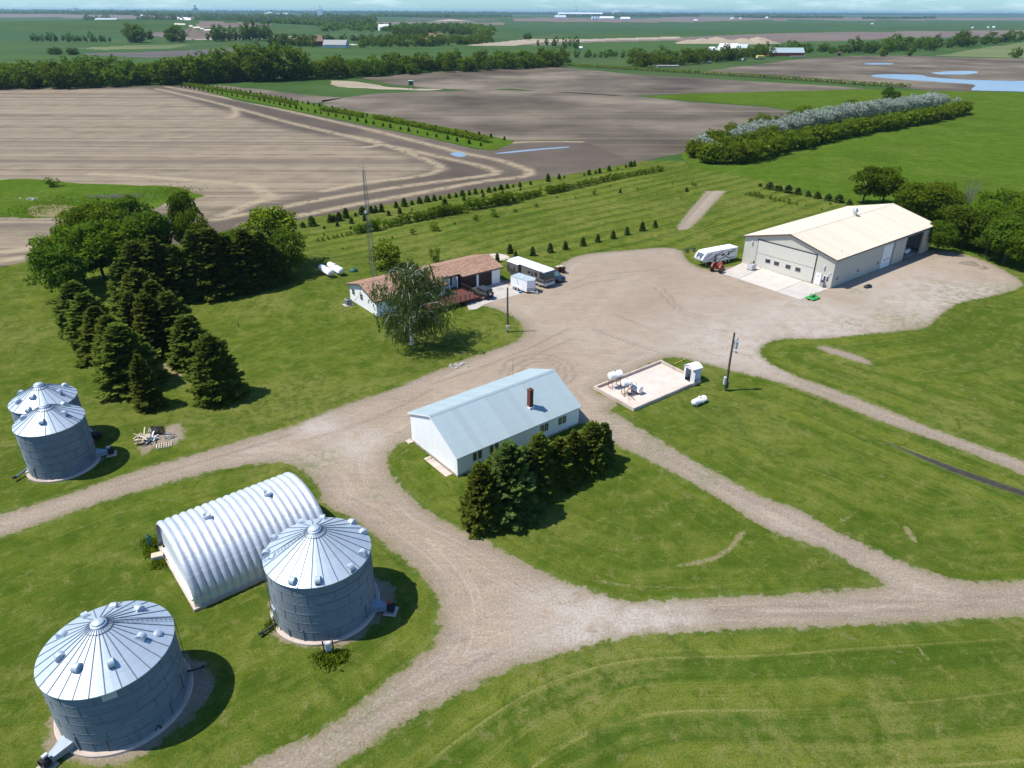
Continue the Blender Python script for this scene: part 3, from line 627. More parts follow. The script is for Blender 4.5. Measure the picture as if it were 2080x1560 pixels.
# shelterbelt strip in the field
belt_px = [(372, 171), (400, 172), (608, 206), (793, 238), (930, 262), (1045, 287), (1040, 292), (998, 306), (950, 297), (899, 285), (740, 252), (571, 219), (430, 188)]
field('grass_strip', belt_px, 1.6, -.008, MAT['weedy'], {'gd': lambda X, Y: X * 0}, .15, 1.2)
n = NT('pond_water'); MAT['water'] = n.fin(n.ramp(n.noise(n.pos(), .02, 3), [(.3, (.20, .25, .29)), (.7, (.26, .30, .33))]), .2, 0, .6)
for px_, c_ in (([(1770, 153), (1800, 150.5), (1860, 151.5), (1900, 158), (2000, 163), (2080, 164), (2300, 166), (2300, 190), (2080, 186), (1965, 183), (1990, 175), (1960, 170), (1900, 166), (1800, 159)], 5), ([(1893, 148), (1930, 144.5), (1975, 144), (1992, 147), (1960, 151), (1910, 151)], 5), ([(1760, 128.5), (1808, 127.5), (1806, 131), (1765, 131)], 8),
                ([(1002, 312), (1060, 305), (1150, 298), (1152, 300), (1100, 304), (1030, 311)], 1.2), ([(915, 312), (935, 309), (948, 316), (930, 319)], 1.0)):
    P_ = gp(px_, 3); sheet('pond', lambda X, Y: sdf(P_, X, Y) + fbm(X, Y, .08, 4, 2) * (8 if c_ > 2 else 1.5), bb(P_, 4), c_, -.002, MAT['water'])
MAT['mud'] = soil_mat('wet_mud', (.045, .040, .034), (.062, .054, .046), (.09, .078, .064))
n = NT('ditch_mud'); p = n.pos(); gc_, f1_, v1_ = grass_nodes(n, p, n.attr('gd'), 'lawn'); ed_ = n.attr('edge'); mf_ = n.sstep(n.math('ADD', ed_, n.math('MULTIPLY', n.math('SUBTRACT', n.noise(p, 1.8, 5, .75), .5), .5)), .0, .35)
MAT['ditchmud'] = n.fin(n.mix(mf_, n.mix(.45, gc_, (.09, .08, .04)), n.ramp(n.noise(p, 1.5, 4, .6), [(.3, (.028, .026, .018)), (.7, (.058, .050, .034))])), .7, 0, .3)
def small(name, px, cell, z, mat, rag=.8, amp=.3, sm=3):
    P_ = gp(px, sm); return sheet(name, lambda X, Y: sdf(P_, X, Y) + fbm(X, Y, rag, 4, 6) * amp, bb(P_, 1), cell, z, mat, {'edge': lambda X, Y: -sdf(P_, X, Y), 'gd': lambda X, Y: gravel_sd(X, Y, False)})
small('ditch', [(1770, 888), (1800, 897), (1850, 915), (1920, 941), (2000, 969), (2100, 1003), (2200, 1040), (2200, 1058), (2100, 1017), (2000, 983), (1920, 954), (1850, 923), (1800, 901)], .3, .004, MAT['ditchmud'], .8, .35)
# gravel yard and drives
sheet('gravel_drive', gravel_sd, (-75, 14, 120, 190), .5, .008, MAT['gravel'], {'edge': lambda X, Y: -gravel_sd(X, Y, False), 'track': track_f, 'pale': pale_f, 'weed': weed_f})
# bare and stony patches
MAT['barepatch'] = gravel_mat('bare_earth', .92); MAT['stones'] = gravel_mat('stones', 1.0)
n = NT('dry_grass_patch'); p = n.pos(); gc_, f1_, v1_ = grass_nodes(n, p, n.attr('gd'), 'lawn'); ed_ = n.attr('edge'); dc_ = n.ramp(n.noise(p, 4, 4, .7), [(.3, (.13, .12, .045)), (.7, (.34, .27, .16))]); fc_ = n.sstep(n.math('ADD', ed_, n.math('MULTIPLY', n.math('SUBTRACT', n.noise(p, 2.4, 5, .75), .5), 1.3)), -.05, .40)
MAT['drygrass'] = n.fin(n.mix(n.math('MULTIPLY', fc_, .85), gc_, dc_), .95, 0, .0, n.bump(n.math('ADD', f1_, v1_), .4, .08))
def ringpts(c, r0, k=20, seed=1): return [(c[0] + math.cos(t) * r0 * (1 + .12 * math.sin(3 * t + seed)), c[1] + math.sin(t) * r0 * (1 + .1 * math.cos(2 * t + seed))) for t in np.linspace(0, 2 * math.pi, k, endpoint=False)]
SILOS = {'big': (-26.43, 33.06, 3.98, 5.19, 7.41), 'mid': (-14.78, 42.01, 3.92, 5.55, 7.77), 'tlf': (-46.7, 61.67, 3.1, 5.36, 7.18), 'tlb': (-49.9, 66.1, 3.1, 5.36, 7.18)}
for k_, rr_ in (('big', 5.6), ('mid', 5.3), ('tlf', 3.9), ('tlb', 3.9)):
    c_ = SILOS[k_]; P_ = ringpts(c_, rr_, 24, len(k_) + c_[2]); sheet('stone_apron', lambda X, Y: sdf(P_, X, Y) + fbm(X, Y, .9, 3, 4) * 1.1, bb(P_, 1), .4, .004, MAT['stones'], {'edge': lambda X, Y: -sdf(P_, X, Y), 'gd': lambda X, Y: X * 0})
small('bare_patch', Z(240, 840, 13, [(380, 600), (560, 1130), (760, 1120), (1100, 900), (1500, 880), (1860, 600), (1760, 260), (1620, 200), (1200, 330), (800, 560)]), .3, .004, MAT['barepatch'])
small('bare_patch', [(60, 420), (120, 415), (200, 424), (290, 420), (300, 428), (180, 437), (70, 440)], .6, .0, MAT['drygrass'], .4, 1.5)
small('bare_patch', [(1365, 1150), (1400, 1140), (1450, 1125), (1480, 1105), (1497, 1080), (1518, 1078), (1510, 1095), (1490, 1118), (1455, 1140), (1400, 1152)], .25, .004, MAT['drygrass'], 1.2, .7)
small('bare_patch', [(1855, 1302), (1866, 1310), (1888, 1338), (1880, 1340), (1862, 1318)], .2, .004, MAT['drygrass'], 1.2, .4)
small('bare_patch', [(1700, 1045), (1712, 1052), (1735, 1040), (1738, 1044), (1718, 1060), (1704, 1056)], .2, .004, MAT['drygrass'], 1.2, .4)
small('bare_patch', [(1832, 1070), (1845, 1068), (1866, 1098), (1856, 1104), (1842, 1090)], .2, .004, MAT['drygrass'], 1.2, .6)
small('bare_patch', [(1215, 1178), (1300, 1188), (1380, 1190), (1450, 1194), (1450, 1198), (1380, 1195), (1290, 1194), (1212, 1184)], .25, .004, MAT['drygrass'], 1.2, .6)
small('bare_patch', [(1665, 700), (1700, 706), (1760, 725), (1780, 742), (1750, 740), (1690, 722), (1655, 708)], .4, .004, MAT['barepatch'], .6, 1.2)
small('bare_patch', [(318, 724), (335, 728), (372, 755), (378, 772), (350, 762), (322, 745)], .3, .004, MAT['drygrass'], .9, .8)
small('dry_path', [(670, 164), (720, 165), (760, 172), (800, 178), (870, 181), (900, 181), (870, 184), (800, 182), (740, 179), (690, 176)], 2.0, .004, MAT['pale'], .1, 6)
MAT['fresh'] = leaf_mat('young_needles', (.10, .155, .030), (.135, .195, .040), (.21, .28, .07), .45)
MAT['leafm'] = leaf_mat('fresh_leaves', (.10, .145, .007), (.135, .185, .010), (.20, .25, .02), .42)
# ================================================================ vegetation
def cards(C, D, N, Lg, W, rs, jit=.25, bend=.0):
    """one irregular quad per centre: long axis D, normal about N"""
    n = len(C); D = D / (np.linalg.norm(D, axis=1, keepdims=True) + 1e-9); N = N - (N * D).sum(1, keepdims=True) * D; N = N / (np.linalg.norm(N, axis=1, keepdims=True) + 1e-9)
    S = np.cross(D, N); Lg = np.asarray(Lg).reshape(-1, 1) if np.ndim(Lg) else np.full((n, 1), Lg); W = np.asarray(W).reshape(-1, 1) if np.ndim(W) else np.full((n, 1), W)
    V = np.zeros((n, 4, 3)); k = [(-.5, -.35), (-.25, .5), (.5, .2), (.2, -.5)]
    for i, (a, b) in enumerate(k):
        V[:, i] = C + D * Lg * (a + rs.uniform(-jit, jit, (n, 1)) * .5) + S * W * (b + rs.uniform(-jit, jit, (n, 1)) * .5) + N * (rs.uniform(-1, 1, (n, 1)) * .12 * W)
    return V.reshape(-1, 3), np.arange(n * 4).reshape(-1, 4)
def foliage(name, V, F, tint, mat, parent):
    return rawmesh(name, V, F, mat, parent, {'tint': np.repeat(tint, 4)})
def make_spruce(h, r, seed, mat, dens=1.0, parent=None, pw=.64):
    rs = np.random.RandomState(seed); C = []; D = []; N = []; LG = []; T = []
    z = .04 * h; lv = 0; step = .30 * max(h, 4) / 8
    while z < h * .985:
        f = z / h; Rz = r * (1 - f) ** pw * (1.0 if f > .10 else .80 + 2 * f) * rs.uniform(.86, 1.12)
        nb = max(4, int((8 + 10 * (1 - f)) * dens ** .5))
        a0 = rs.uniform(0, 6.28)
        lob = rs.uniform(0, 6.28)
        for b in range(nb):
            a = a0 + 2 * math.pi * b / nb + rs.normal(0, .13); bl = Rz * rs.uniform(.76, 1.14) * (1 + .13 * math.sin(2 * a + lob) + .08 * math.sin(3 * a + seed)); zz = z + rs.normal(0, .10)
            up = .10 + .75 * f ** 1.5; ux, uy = math.cos(a), math.sin(a)
            m = max(3, int((4 + bl * 9) * dens))
            t = rs.uniform(.30, 1.0, m) ** .75
            dr = t * bl; dz = up * dr - .42 * bl * t * t * (1 - f) + .16 * bl * np.clip(t - .8, 0, 1) * 3
            side = rs.normal(0, 1, m) * .16 * bl * (.35 + .65 * (1 - t)) + rs.normal(0, .05, m)
            C.append(np.stack([ux * dr - uy * side, uy * dr + ux * side, zz + dz + rs.normal(0, .05, m)], 1))
            dd = np.stack([ux * np.ones(m) - uy * side * 1.2 / (bl * .3 + .1), uy * np.ones(m) + ux * side * 1.2 / (bl * .3 + .1), np.full(m, up - .35) + t * .3], 1) + rs.normal(0, .25, (m, 3)); D.append(dd)
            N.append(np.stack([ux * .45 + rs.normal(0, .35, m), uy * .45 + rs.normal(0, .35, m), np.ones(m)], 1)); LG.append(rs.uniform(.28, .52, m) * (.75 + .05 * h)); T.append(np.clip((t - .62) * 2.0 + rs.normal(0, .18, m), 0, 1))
        z += step * (1 - .35 * f) * rs.uniform(.85, 1.15); lv += 1
    m = 10; C.append(np.stack([rs.normal(0, .05, m), rs.normal(0, .05, m), h - rs.uniform(0, .09 * h, m)], 1)); D.append(np.stack([rs.normal(0, .3, m), rs.normal(0, .3, m), np.ones(m)], 1)); N.append(rs.normal(0, 1, (m, 3))); LG.append(np.full(m, .35)); T.append(np.full(m, .6))
    C = np.concatenate(C); D = np.concatenate(D); N = np.concatenate(N); LG = np.concatenate(LG); T = np.concatenate(T)
    V, F = cards(C, D, N, LG, LG * .56, rs)
    # inner mass of twigs so the crown is not hollow
    cone = []; k = 10
    for (rr0, zz) in ((.50, .05), (.58, .16), (.42, .45), (.22, .75), (.02, .95)):
        for i in range(k): a = 2 * math.pi * i / k; w = r * rr0 * (1 + .22 * math.sin(i * 2.4 + zz * 9)); cone.append((w * math.cos(a), w * math.sin(a), zz * h))
    CF = np.array([(q_ * k + i, q_ * k + (i + 1) % k, (q_ + 1) * k + (i + 1) % k, (q_ + 1) * k + i) for q_ in range(4) for i in range(k)])
    b = len(V); V = np.concatenate([V, np.array(cone)]); F = np.concatenate([F, CF + b]); tint = np.concatenate([np.repeat(T, 4), np.zeros(len(cone))])
    return rawmesh('crown', V, F, mat, parent, {'tint': tint})
def blob_leaves(rs, clumps, per, size, flat=.8, up=.55):
    C = []; N = []; D = []; T = []; S = []
    for (cx_, cy_, cz_, cr) in clumps:
        m = int(per * (cr ** 2) / (size ** 2) * .36) + 8
        d = rs.normal(0, 1, (m, 3)); d[:, 2] += .35; d /= np.linalg.norm(d, axis=1, keepdims=True)
        rad = cr * rs.uniform(.45, 1.12, m) ** .6
        bump_ = 1 + .18 * np.sin(d[:, 0] * 7 + cx_ * 3) * np.cos(d[:, 1] * 8 + cy_ * 5)
        p_ = d * (rad * bump_)[:, None] * np.array([1, 1, flat]); C.append(p_ + np.array([cx_, cy_, cz_]))
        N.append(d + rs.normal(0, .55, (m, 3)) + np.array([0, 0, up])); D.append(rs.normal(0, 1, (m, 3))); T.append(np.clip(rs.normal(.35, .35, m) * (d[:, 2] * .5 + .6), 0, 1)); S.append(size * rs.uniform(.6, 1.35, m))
    C = np.concatenate(C); S = np.concatenate(S); V, F = cards(C, np.concatenate(D), np.concatenate(N), S, S * .8, rs, .4)
    return V, F, np.concatenate(T)
def make_broad(h, r, seed, mat, nclump=38, size=.34, base=.28, parent=None, limbs=True, per=30, shape='round'):
    rs = np.random.RandomState(seed); cl = []; ch = h * (1 - base); cz = h * base + ch * .5
    for i in range(nclump):
        for _ in range(30):
            d = rs.normal(0, 1, 3); d /= np.linalg.norm(d); k = rs.uniform(.45, 1) ** .45
            x, y, zz = d[0] * r * k * .84, d[1] * r * k * .84, d[2] * ch * .46 * k
            if shape == 'vase' and zz < 0 and math.hypot(x, y) > r * (.45 + .4 * (zz + ch * .5) / ch): continue
            if shape == 'wide' and zz < -ch * .3: continue
            break
        cl.append((x, y, cz + zz, r * rs.uniform(.24, .40)))
    V, F, T = blob_leaves(rs, cl, per, size)
    cr = foliage('crown', V, F, T, mat, parent)
    if limbs:
        m = MB(); th = h * (base + .30); m.tube([(0, 0, -.1), (rs.normal(0, .05), rs.normal(0, .05), th * .5), (rs.normal(0, .15), rs.normal(0, .15), th)], [h * .026, h * .020, h * .013], 8)
        for c_ in cl[::2]:
            z0 = min(th, max(h * base * .6, c_[2] * .62)); m.tube([(0, 0, z0), (c_[0] * .55, c_[1] * .55, (z0 + c_[2]) * .5), (c_[0], c_[1], c_[2])], [h * .010, h * .006, h * .002], 5)
        m.build('trunk', MAT['bark'], parent)
    return cr
def tree_root(name='tree'): return empty(name)
TREE = {}
def proto(key, name, fn):
    r_ = empty(name); fn(r_); TREE[key] = [r_, False]; return r_
def plant(key, loc, sc=1.0, label=None, cat='tree', group=None, rz=None):
    r_, used_ = TREE[key]
    if rz is None: rz = random.uniform(0, 6.28)
    if not used_:
        TREE[key][1] = True; o = r_; o.location = loc; o.rotation_euler = (0, 0, rz); o.scale = sc if hasattr(sc, '__len__') else (sc,) * 3
    else: o = dup(r_, loc, rz, sc)
    for k_ in ('label', 'category', 'group'):
        if k_ in o: del o[k_]
    return tag(o, label, cat, group)
def trunk_mb(h, r0, parent, mat='bark'):
    m = MB(); m.cyl((0, 0, -.1), (0, 0, h), r0, r0 * .35, 8); return m.build('trunk', MAT[mat], parent)
# prototypes, one metre-true each
for i in range(4):
    proto('spruce%d' % i, 'spruce_tree', lambda r_, i=i: (make_spruce(8.0, (2.7, 2.35, 2.55, 2.2)[i], 10 + i, MAT['spruce'], 1.7, r_), trunk_mb(7.2, .16, r_)))
proto('bigspruce', 'spruce_tree', lambda r_: (make_spruce(8.0, 3.6, 31, MAT['spruce'], 2.2, r_), trunk_mb(7.2, .2, r_)))
for i in range(3):
    proto('near%d' % i, 'spruce_tree', lambda r_, i=i: (make_spruce(5.0, (2.0, 1.75, 1.85)[i], 51 + i, MAT['spruce'], 2.1, r_, (.56, .68, .64)[i]), trunk_mb(4.4, .12, r_)))
for i in range(2):
    proto('blue%d' % i, 'blue_spruce_tree', lambda r_, i=i: (make_spruce(5.0, (1.95, 1.6)[i], 61 + i, MAT['spruceblue'], 2.1, r_, .62), trunk_mb(4.4, .12, r_)))
proto('young', 'young_spruce', lambda r_: (make_spruce(1.9, .85, 71, MAT['fresh'], 1.3, r_), trunk_mb(1.7, .05, r_)))
proto('juniper', 'juniper', lambda r_: (make_spruce(2.1, 1.05, 73, MAT['fresh'], 1.3, r_), trunk_mb(1.7, .05, r_)))
for i in range(4):
    proto('broad%d' % i, 'broadleaf_tree', lambda r_, i=i: make_broad(9.0, (4.2, 3.6, 4.4, 4.0)[i], 81 + i, MAT[('leaf', 'leafd', 'leaf', 'leafd')[i]], (44, 40, 46, 40)[i], .36, (.22, .2, .25, .12)[i], r_, True, 26, ('round', 'vase', 'round', 'wide')[i]))
proto('yellowtree', 'broadleaf_tree', lambda r_: make_broad(9.0, 3.8, 91, MAT['leafy'], 40, .34, .25, r_, True, 26, 'vase'))
for i in range(3):
    proto('bush%d' % i, 'shrub', lambda r_, i=i: make_broad(3.0, (1.5, 1.7, 1.4)[i], 95 + i, MAT[('leaf', 'leaf', 'leafd')[i]], 18, .26, .03, r_, False, 15))
proto('shrubrow', 'shrub', lambda r_: make_broad(4.2, 2.5, 98, MAT['leafm'], 30, .40, .02, r_, False, 16))
proto('shrubrow2', 'shrub', lambda r_: make_broad(4.2, 2.4, 99, MAT['leafm'], 30, .42, .02, r_, False, 16))
proto('silvertree', 'silver_leaved_tree', lambda r_: make_broad(5.5, 2.9, 101, MAT['silver'], 30, .32, .10, r_, True, 13))
proto('caragana', 'caragana_shrub', lambda r_: make_broad(2.1, 1.3, 103, MAT['leafy'], 11, .36, .02, r_, False, 16))
proto('sapling', 'sapling', lambda r_: make_spruce(1.2, .55, 105, MAT['fresh'], 1.6, r_))
# light versions for far away (single meshes)
def far_mesh(name, h, r, seed, mat, ncl, size, base, per=14, shape='round'):
    o = make_broad(h, r * 1.1, seed, mat, ncl, size, base, None, False, per * 1.1, shape); o.name = name; return o
FARM = []
for i, (h, r, mt, base) in enumerate(((11, 5.2, 'leaf', .02), (13, 5.0, 'leafd', .02), (9.5, 5.0, 'leafd', .0), (12, 4.2, 'leaf', .04), (8, 3.0, 'leafd', .12), (10, 5.5, 'leaf', .0))):
    FARM.append([far_mesh('broadleaf_tree', h, r, 201 + i, MAT[mt], 26, 1.05, base, 13), False])
def farplant(i, loc, sc, label, group, cat='tree', name=None):
    o, u = FARM[i]
    if u: o = o.copy(); COL.objects.link(o)
    else: FARM[i][1] = True
    o.location = loc; o.rotation_euler = (0, 0, random.uniform(0, 6.28)); o.scale = sc if hasattr(sc, '__len__') else (sc,) * 3
    return tag(o, label, cat, group)
def pxtree(key, bx, by, tx, ty, h0, label, cat='tree', group=None, wide=1.0):
    h = tall(bx, by, tx, ty); s = h / h0; return plant(key, tuple(G(bx, by)), (s * wide, s * wide, s), label, cat, group)
def zz(o, s, p): return (o[0] + p[0] / s, o[1] + p[1] / s)

# -- the grove left of the house: two files of spruces, then a row of spruces, then broadleaf trees
def grove(key, base, top, label, wide=1.0, h0=8.0, cat='spruce', group='spruces of the grove', s=3.0):
    b = zz((0, 340), s, base); t = zz((0, 340), s, top); pxtree(key, b[0], b[1], t[0], t[1], h0, label, cat, group, wide)
grove('bigspruce', (1335, 1395), (1290, 1030), 'broadest spruce, at the front right end of the grove', .98)
grove('spruce1', (915, 1455), (880, 1140), 'spruce standing forward at the very front left of the grove', .98)
EAST = [((1190, 1200), (1205, 895), 'spruce0'), ((1085, 1100), (1090, 755), 'spruce2'), ((990, 1010), (1000, 685), 'spruce3'), ((890, 930), (865, 615), 'spruce2'), ((800, 850), (775, 555), 'spruce1')]
for i, (b, t, k_) in enumerate(EAST): grove(k_, b, t, 'spruce in the right file of the grove, %s behind the broadest one' % ordw(i + 1), 1.4)
WEST = [((805, 1330), (820, 945), 'spruce0'), ((735, 1240), (740, 895), 'spruce3'), ((650, 1160), (640, 845), 'spruce1'), ((590, 1080), (590, 755), 'spruce2'), ((515, 990), (520, 690), 'spruce0')]
for i, (b, t, k_) in enumerate(WEST): grove(k_, b, t, 'spruce in the left file of the grove, %s behind its front tree' % ordw(i + 1), 1.45)
MIDL = [((960, 1130), (930, 770), 'spruce3'), ((850, 1060), (830, 760), 'spruce1')]
for i, (b, t, k_) in enumerate(MIDL): grove(k_, b, t, 'narrow spruce squeezed between the two files of the grove, %s from the front' % ordw(i + 1), 1.25)
BACK = [((890, 820), (890, 450)), ((1010, 810), (1020, 420)), ((1120, 800), (1120, 470)), ((1240, 780), (1240, 385)), ((1330, 768), (1330, 372)), ((1430, 750), (1430, 420)), ((1535, 735), (1540, 375)), ((1625, 715), (1610, 395)), ((1690, 700), (1690, 470))]
for i, (b, t) in enumerate(BACK): grove('spruce%d' % (i % 4), b, t, 'tall spruce in the row across the back of the grove, %s from the left' % ordw(i + 1), 1.15, group='spruces across the back of the grove')
BL = [('broad3', (395, 800), (290, 480), 1.15, 'broadleaf tree hanging over the lawn at the far left end of the grove'), ('broad0', (520, 720), (470, 340), 1.2, 'rounded broadleaf tree above the left file of spruces'), ('broad1', (640, 690), (640, 330), 1.15, 'broadleaf tree with its trunk showing in the middle of the grove'),
      ('broad2', (560, 560), (560, 225), 1.05, 'dark rounded broadleaf tree at the field side of the grove'), ('broad0', (720, 560), (700, 205), 1.05, 'broadleaf tree at the field side, left of the bare topped tree'), ('broad1', (860, 560), (840, 175), .85, 'thin topped grey green tree at the field side of the grove'),
      ('broad2', (790, 680), (770, 330), 1.1, 'broadleaf tree behind the back row of spruces, in the middle'), ('broad3', (960, 640), (960, 260), .95, 'broadleaf tree behind the back row of spruces, towards the right'),
      ('broad1', (1185, 560), (1110, 155), .62, 'tall leaning tree with a bent bare trunk above the grove'), ('broad0', (1215, 600), (1215, 250), .62, 'small broadleaf tree beside the leaning tree'), ('yellowtree', (1680, 600), (1670, 255), 1.2, 'yellow green tree rising behind the right end of the grove'),
      ('broad3', (1770, 650), (1770, 380), .98, 'drooping broadleaf tree at the right end of the grove'), ('broad2', (1420, 640), (1420, 380), .9, 'low broadleaf tree peeping between the back row spruces')]
for k_, b, t, w, lb in BL: grove(k_, b, t, lb, w, 9.0, 'tree', 'broadleaf trees of the grove')

# -- spruces in front of the white barn
BN = [('near0', (750, 1445), (745, 970), .80, 'olive green spruce, lowest and broadest at the front of the barn row'), ('blue0', (985, 1370), (905, 795), .95, 'bluish spruce with bright branch tips, second in the barn row'), ('near1', (860, 1300), (840, 880), 1.1, 'spruce wedged between the olive green and the bluish one by the barn'),
      ('blue1', (1120, 1230), (1070, 812), 1.1, 'slim blue green spruce, third in the barn row'), ('near2', (1235, 1170), (1205, 718), .95, 'pointed spruce before the middle of the barn wall'), ('near1', (1400, 1110), (1380, 728), 1.05, 'yellowish spruce fifth along the barn row'),
      ('near2', (1530, 1040), (1490, 680), .92, 'slender spruce sixth along the barn row'), ('near0', (1680, 980), (1655, 608), .92, 'full spruce near the right end of the barn row'), ('blue1', (1780, 910), (1750, 598), .95, 'last bluish spruce at the right end of the barn row')]
for k_, b, t, w, lb in BN:
    b = zz((800, 720), 4.215, b); t = zz((800, 720), 4.215, t); pxtree(k_, b[0], b[1], t[0], t[1], 5.0, lb, 'spruce', 'spruces along the white barn', w)

# -- weeping birch beside the house
def make_birch(root, h=11.5):
    rs = np.random.RandomState(5); C = []; D = []; T = []; m = MB()
    m.tube([(0, 0, -.1), (.1, 0, 2), (.25, .1, 4.5), (.15, .2, 7.5), (.1, .1, h * .93)], [.26, .21, .16, .10, .03], 9)
    for i in range(58):
        f = rs.uniform(.12, .95); z0 = f * h; a = rs.uniform(0, 6.28); reach = (5.6 * math.sin(min(1, (1.06 - f) * 1.35) * math.pi / 2) ** .9) * rs.uniform(.55, 1.12) * (.8 if f < .3 else 1)
        top = (math.cos(a) * reach * .8, math.sin(a) * reach * .8, z0 + reach * .48); end = (math.cos(a) * reach, math.sin(a) * reach, z0 + reach * .32)
        mid = (math.cos(a) * reach * .4, math.sin(a) * reach * .4, z0 + reach * .33)
        m.tube([(.15, .1, z0), mid, top, end], [.085 * (1.15 - f), .055 * (1.15 - f) + .008, .022, .01], 5)
        for s_ in range(int(8 + reach * 6.5)):
            t = rs.uniform(.22, 1.05); px_ = (math.cos(a) * reach * t + rs.normal(0, .38), math.sin(a) * reach * t + rs.normal(0, .38)); zt = z0 + reach * (.5 * min(t, .85) / .85) + rs.normal(0, .15)
            ln = min(rs.uniform(.7, 2.7) * (1.15 if t > .7 else .8), zt - .35)
            if ln < .2: continue
            k = int(ln / .125); zs = zt - np.arange(k) * .125; sw = rs.normal(0, .04, 2)
            C.append(np.stack([px_[0] + sw[0] * np.arange(k) + rs.normal(0, .05, k), px_[1] + sw[1] * np.arange(k) + rs.normal(0, .05, k), zs], 1)); D.append(np.stack([rs.normal(0, .3, k), rs.normal(0, .3, k), -np.ones(k)], 1)); T.append(np.clip(rs.normal(.35, .3, k), 0, 1))
    C = np.concatenate(C); D = np.concatenate(D); T = np.concatenate(T); S = rs.uniform(.15, .30, len(C)); N = rs.normal(0, 1, (len(C), 3)); N[:, 2] += .5
    V, F = cards(C, D, N, S, S * .55, rs, .4); foliage('crown', V, F, T, MAT['leafb'], root); m.build('trunk', MAT['birchbark'], root)
bt = empty('birch_tree', tuple(G(836, 700)), .5, 'big weeping birch with white limbs in front of the brown roofed house', 'tree'); make_birch(bt, 11.6); bt.scale = (1.12, 1.12, 1.03)

# -- bushes behind the house
pxtree('shrubrow', 784, 543, 785, 490, 4.2, 'round bush behind the house next to the lattice mast', 'bush', None, 1.0)
pxtree('bush1', 884, 532, 884, 500, 3.0, 'small bush behind the middle of the house roof', 'bush', None, .7)
pxtree('bush2', 109, 378, 109, 358, 3.0, 'lone bush in the weedy corner of the field', 'bush', None, 1.9)
# -- planted rows
def rowpts(px, n, o=(600, 300), s=2.6, jit=0.0):
    g = [G(*zz(o, s, p)) for p in px]; seg = [(g[i + 1] - g[i]).length for i in range(len(g) - 1)]; tot = sum(seg); out = []
    for k_ in range(n):
        d = tot * (k_ + .5 + random.uniform(-jit, jit)) / n; i = 0
        while i < len(seg) - 1 and d > seg[i]: d -= seg[i]; i += 1
        out.append(g[i].lerp(g[i + 1], max(0, min(1, d / seg[i]))))
    return out
YS = [(1132, 557, 46), (1163, 572, 28), (1252, 569, 45), (1345, 552, 46), (1425, 536, 42), (1517, 518, 44), (1596, 498, 40), (1677, 479, 40), (1750, 459, 40), (1830, 438, 45), (1898, 420, 36)]
for i, (x, y, hh) in enumerate(YS):
    b = zz((600, 300), 2.6, (x, y)); t = zz((600, 300), 2.6, (x, y - hh)); pxtree('young', b[0], b[1], t[0], t[1], 2.0, 'young spruce in the row behind the motorhome, %s from the left' % ordw(i + 1), 'young spruce', 'young spruces in the row behind the house', 1.0)
pxtree('young', 1010, 532, 1008, 515, 2.0, 'young spruce in front of the round concrete pad', 'young spruce', None, .8)
JU = [(40, 420, 28), (88, 412, 50), (185, 392, 40), (205, 390, 34), (232, 385, 44), (268, 372, 52), (318, 362, 20), (355, 352, 42), (400, 345, 38), (425, 342, 36), (455, 338, 42), (532, 318, 34), (575, 310, 44), (615, 302, 24), (550, 347, 34), (655, 294, 34), (695, 286, 34), (733, 280, 32), (765, 275, 22), (788, 300, 32), (812, 268, 26),
      (848, 262, 24), (882, 255, 32), (918, 250, 28), (950, 245, 30), (890, 278, 20), (986, 240, 20), (1022, 235, 28), (1052, 228, 20), (1085, 222, 28), (1118, 215, 26), (1095, 244, 18), (1150, 210, 18), (1185, 207, 26), (1242, 195, 20), (1333, 178, 40), (1392, 166, 28), (1420, 162, 16), (1550, 142, 26), (1525, 146, 14), (1605, 134, 26), (1585, 137, 16),
      (1655, 122, 28), (1702, 116, 14), (1745, 104, 16), (1770, 100, 28), (1790, 96, 28)]
for i, (x, y, hh) in enumerate(JU):
    b = zz((600, 300), 2.6, (x, y)); t = zz((600, 300), 2.6, (x, y - hh)); pxtree('juniper', b[0], b[1], t[0], t[1], 2.2, 'juniper in the row along the edge of the dark field, %s from the left' % ordw(i + 1), 'juniper', 'junipers along the field edge', random.uniform(.8, 1.25))
SM = [(153, 428, 14), (150, 462, 10), (222, 415, 22), (295, 400, 28), (293, 430, 14), (492, 358, 24), (365, 385, 26), (615, 332, 10), (250, 535, 8), (512, 478, 10), (842, 405, 10), (992, 262, 20), (1715, 238, 18), (1382, 265, 8), (1480, 268, 8), (1660, 205, 8), (1805, 218, 8), (1990, 195, 8), (2065, 232, 20), (1188, 225, 12)]
for i, (x, y, hh) in enumerate(SM):
    b = zz((600, 300), 2.6, (x, y)); t = zz((600, 300), 2.6, (x, y - hh)); pxtree('sapling', b[0], b[1], t[0], t[1], 1.2, 'tiny sapling on the mown ground near the hedge row, %s of them' % ordw(i + 1) if False else 'tiny sapling on the mown ground between the planted rows', 'sapling', 'tiny saplings between the planted rows', 1.1)
for i, (x, y, hh) in enumerate([(622, 458, 32), (733, 438, 48), (950, 387, 34), (1046, 366, 44), (1162, 340, 20), (1272, 315, 24), (1580, 247, 26)]):
    b = zz((600, 300), 2.6, (x, y)); t = zz((600, 300), 2.6, (x, y - hh)); pxtree('bush%d' % (i % 3), b[0], b[1], t[0], t[1], 3.0, 'stray bush on the lawn in front of the hedge row, %s from the left' % ordw(i + 1), 'bush', 'stray bushes on the lawn before the hedge', 1.1)
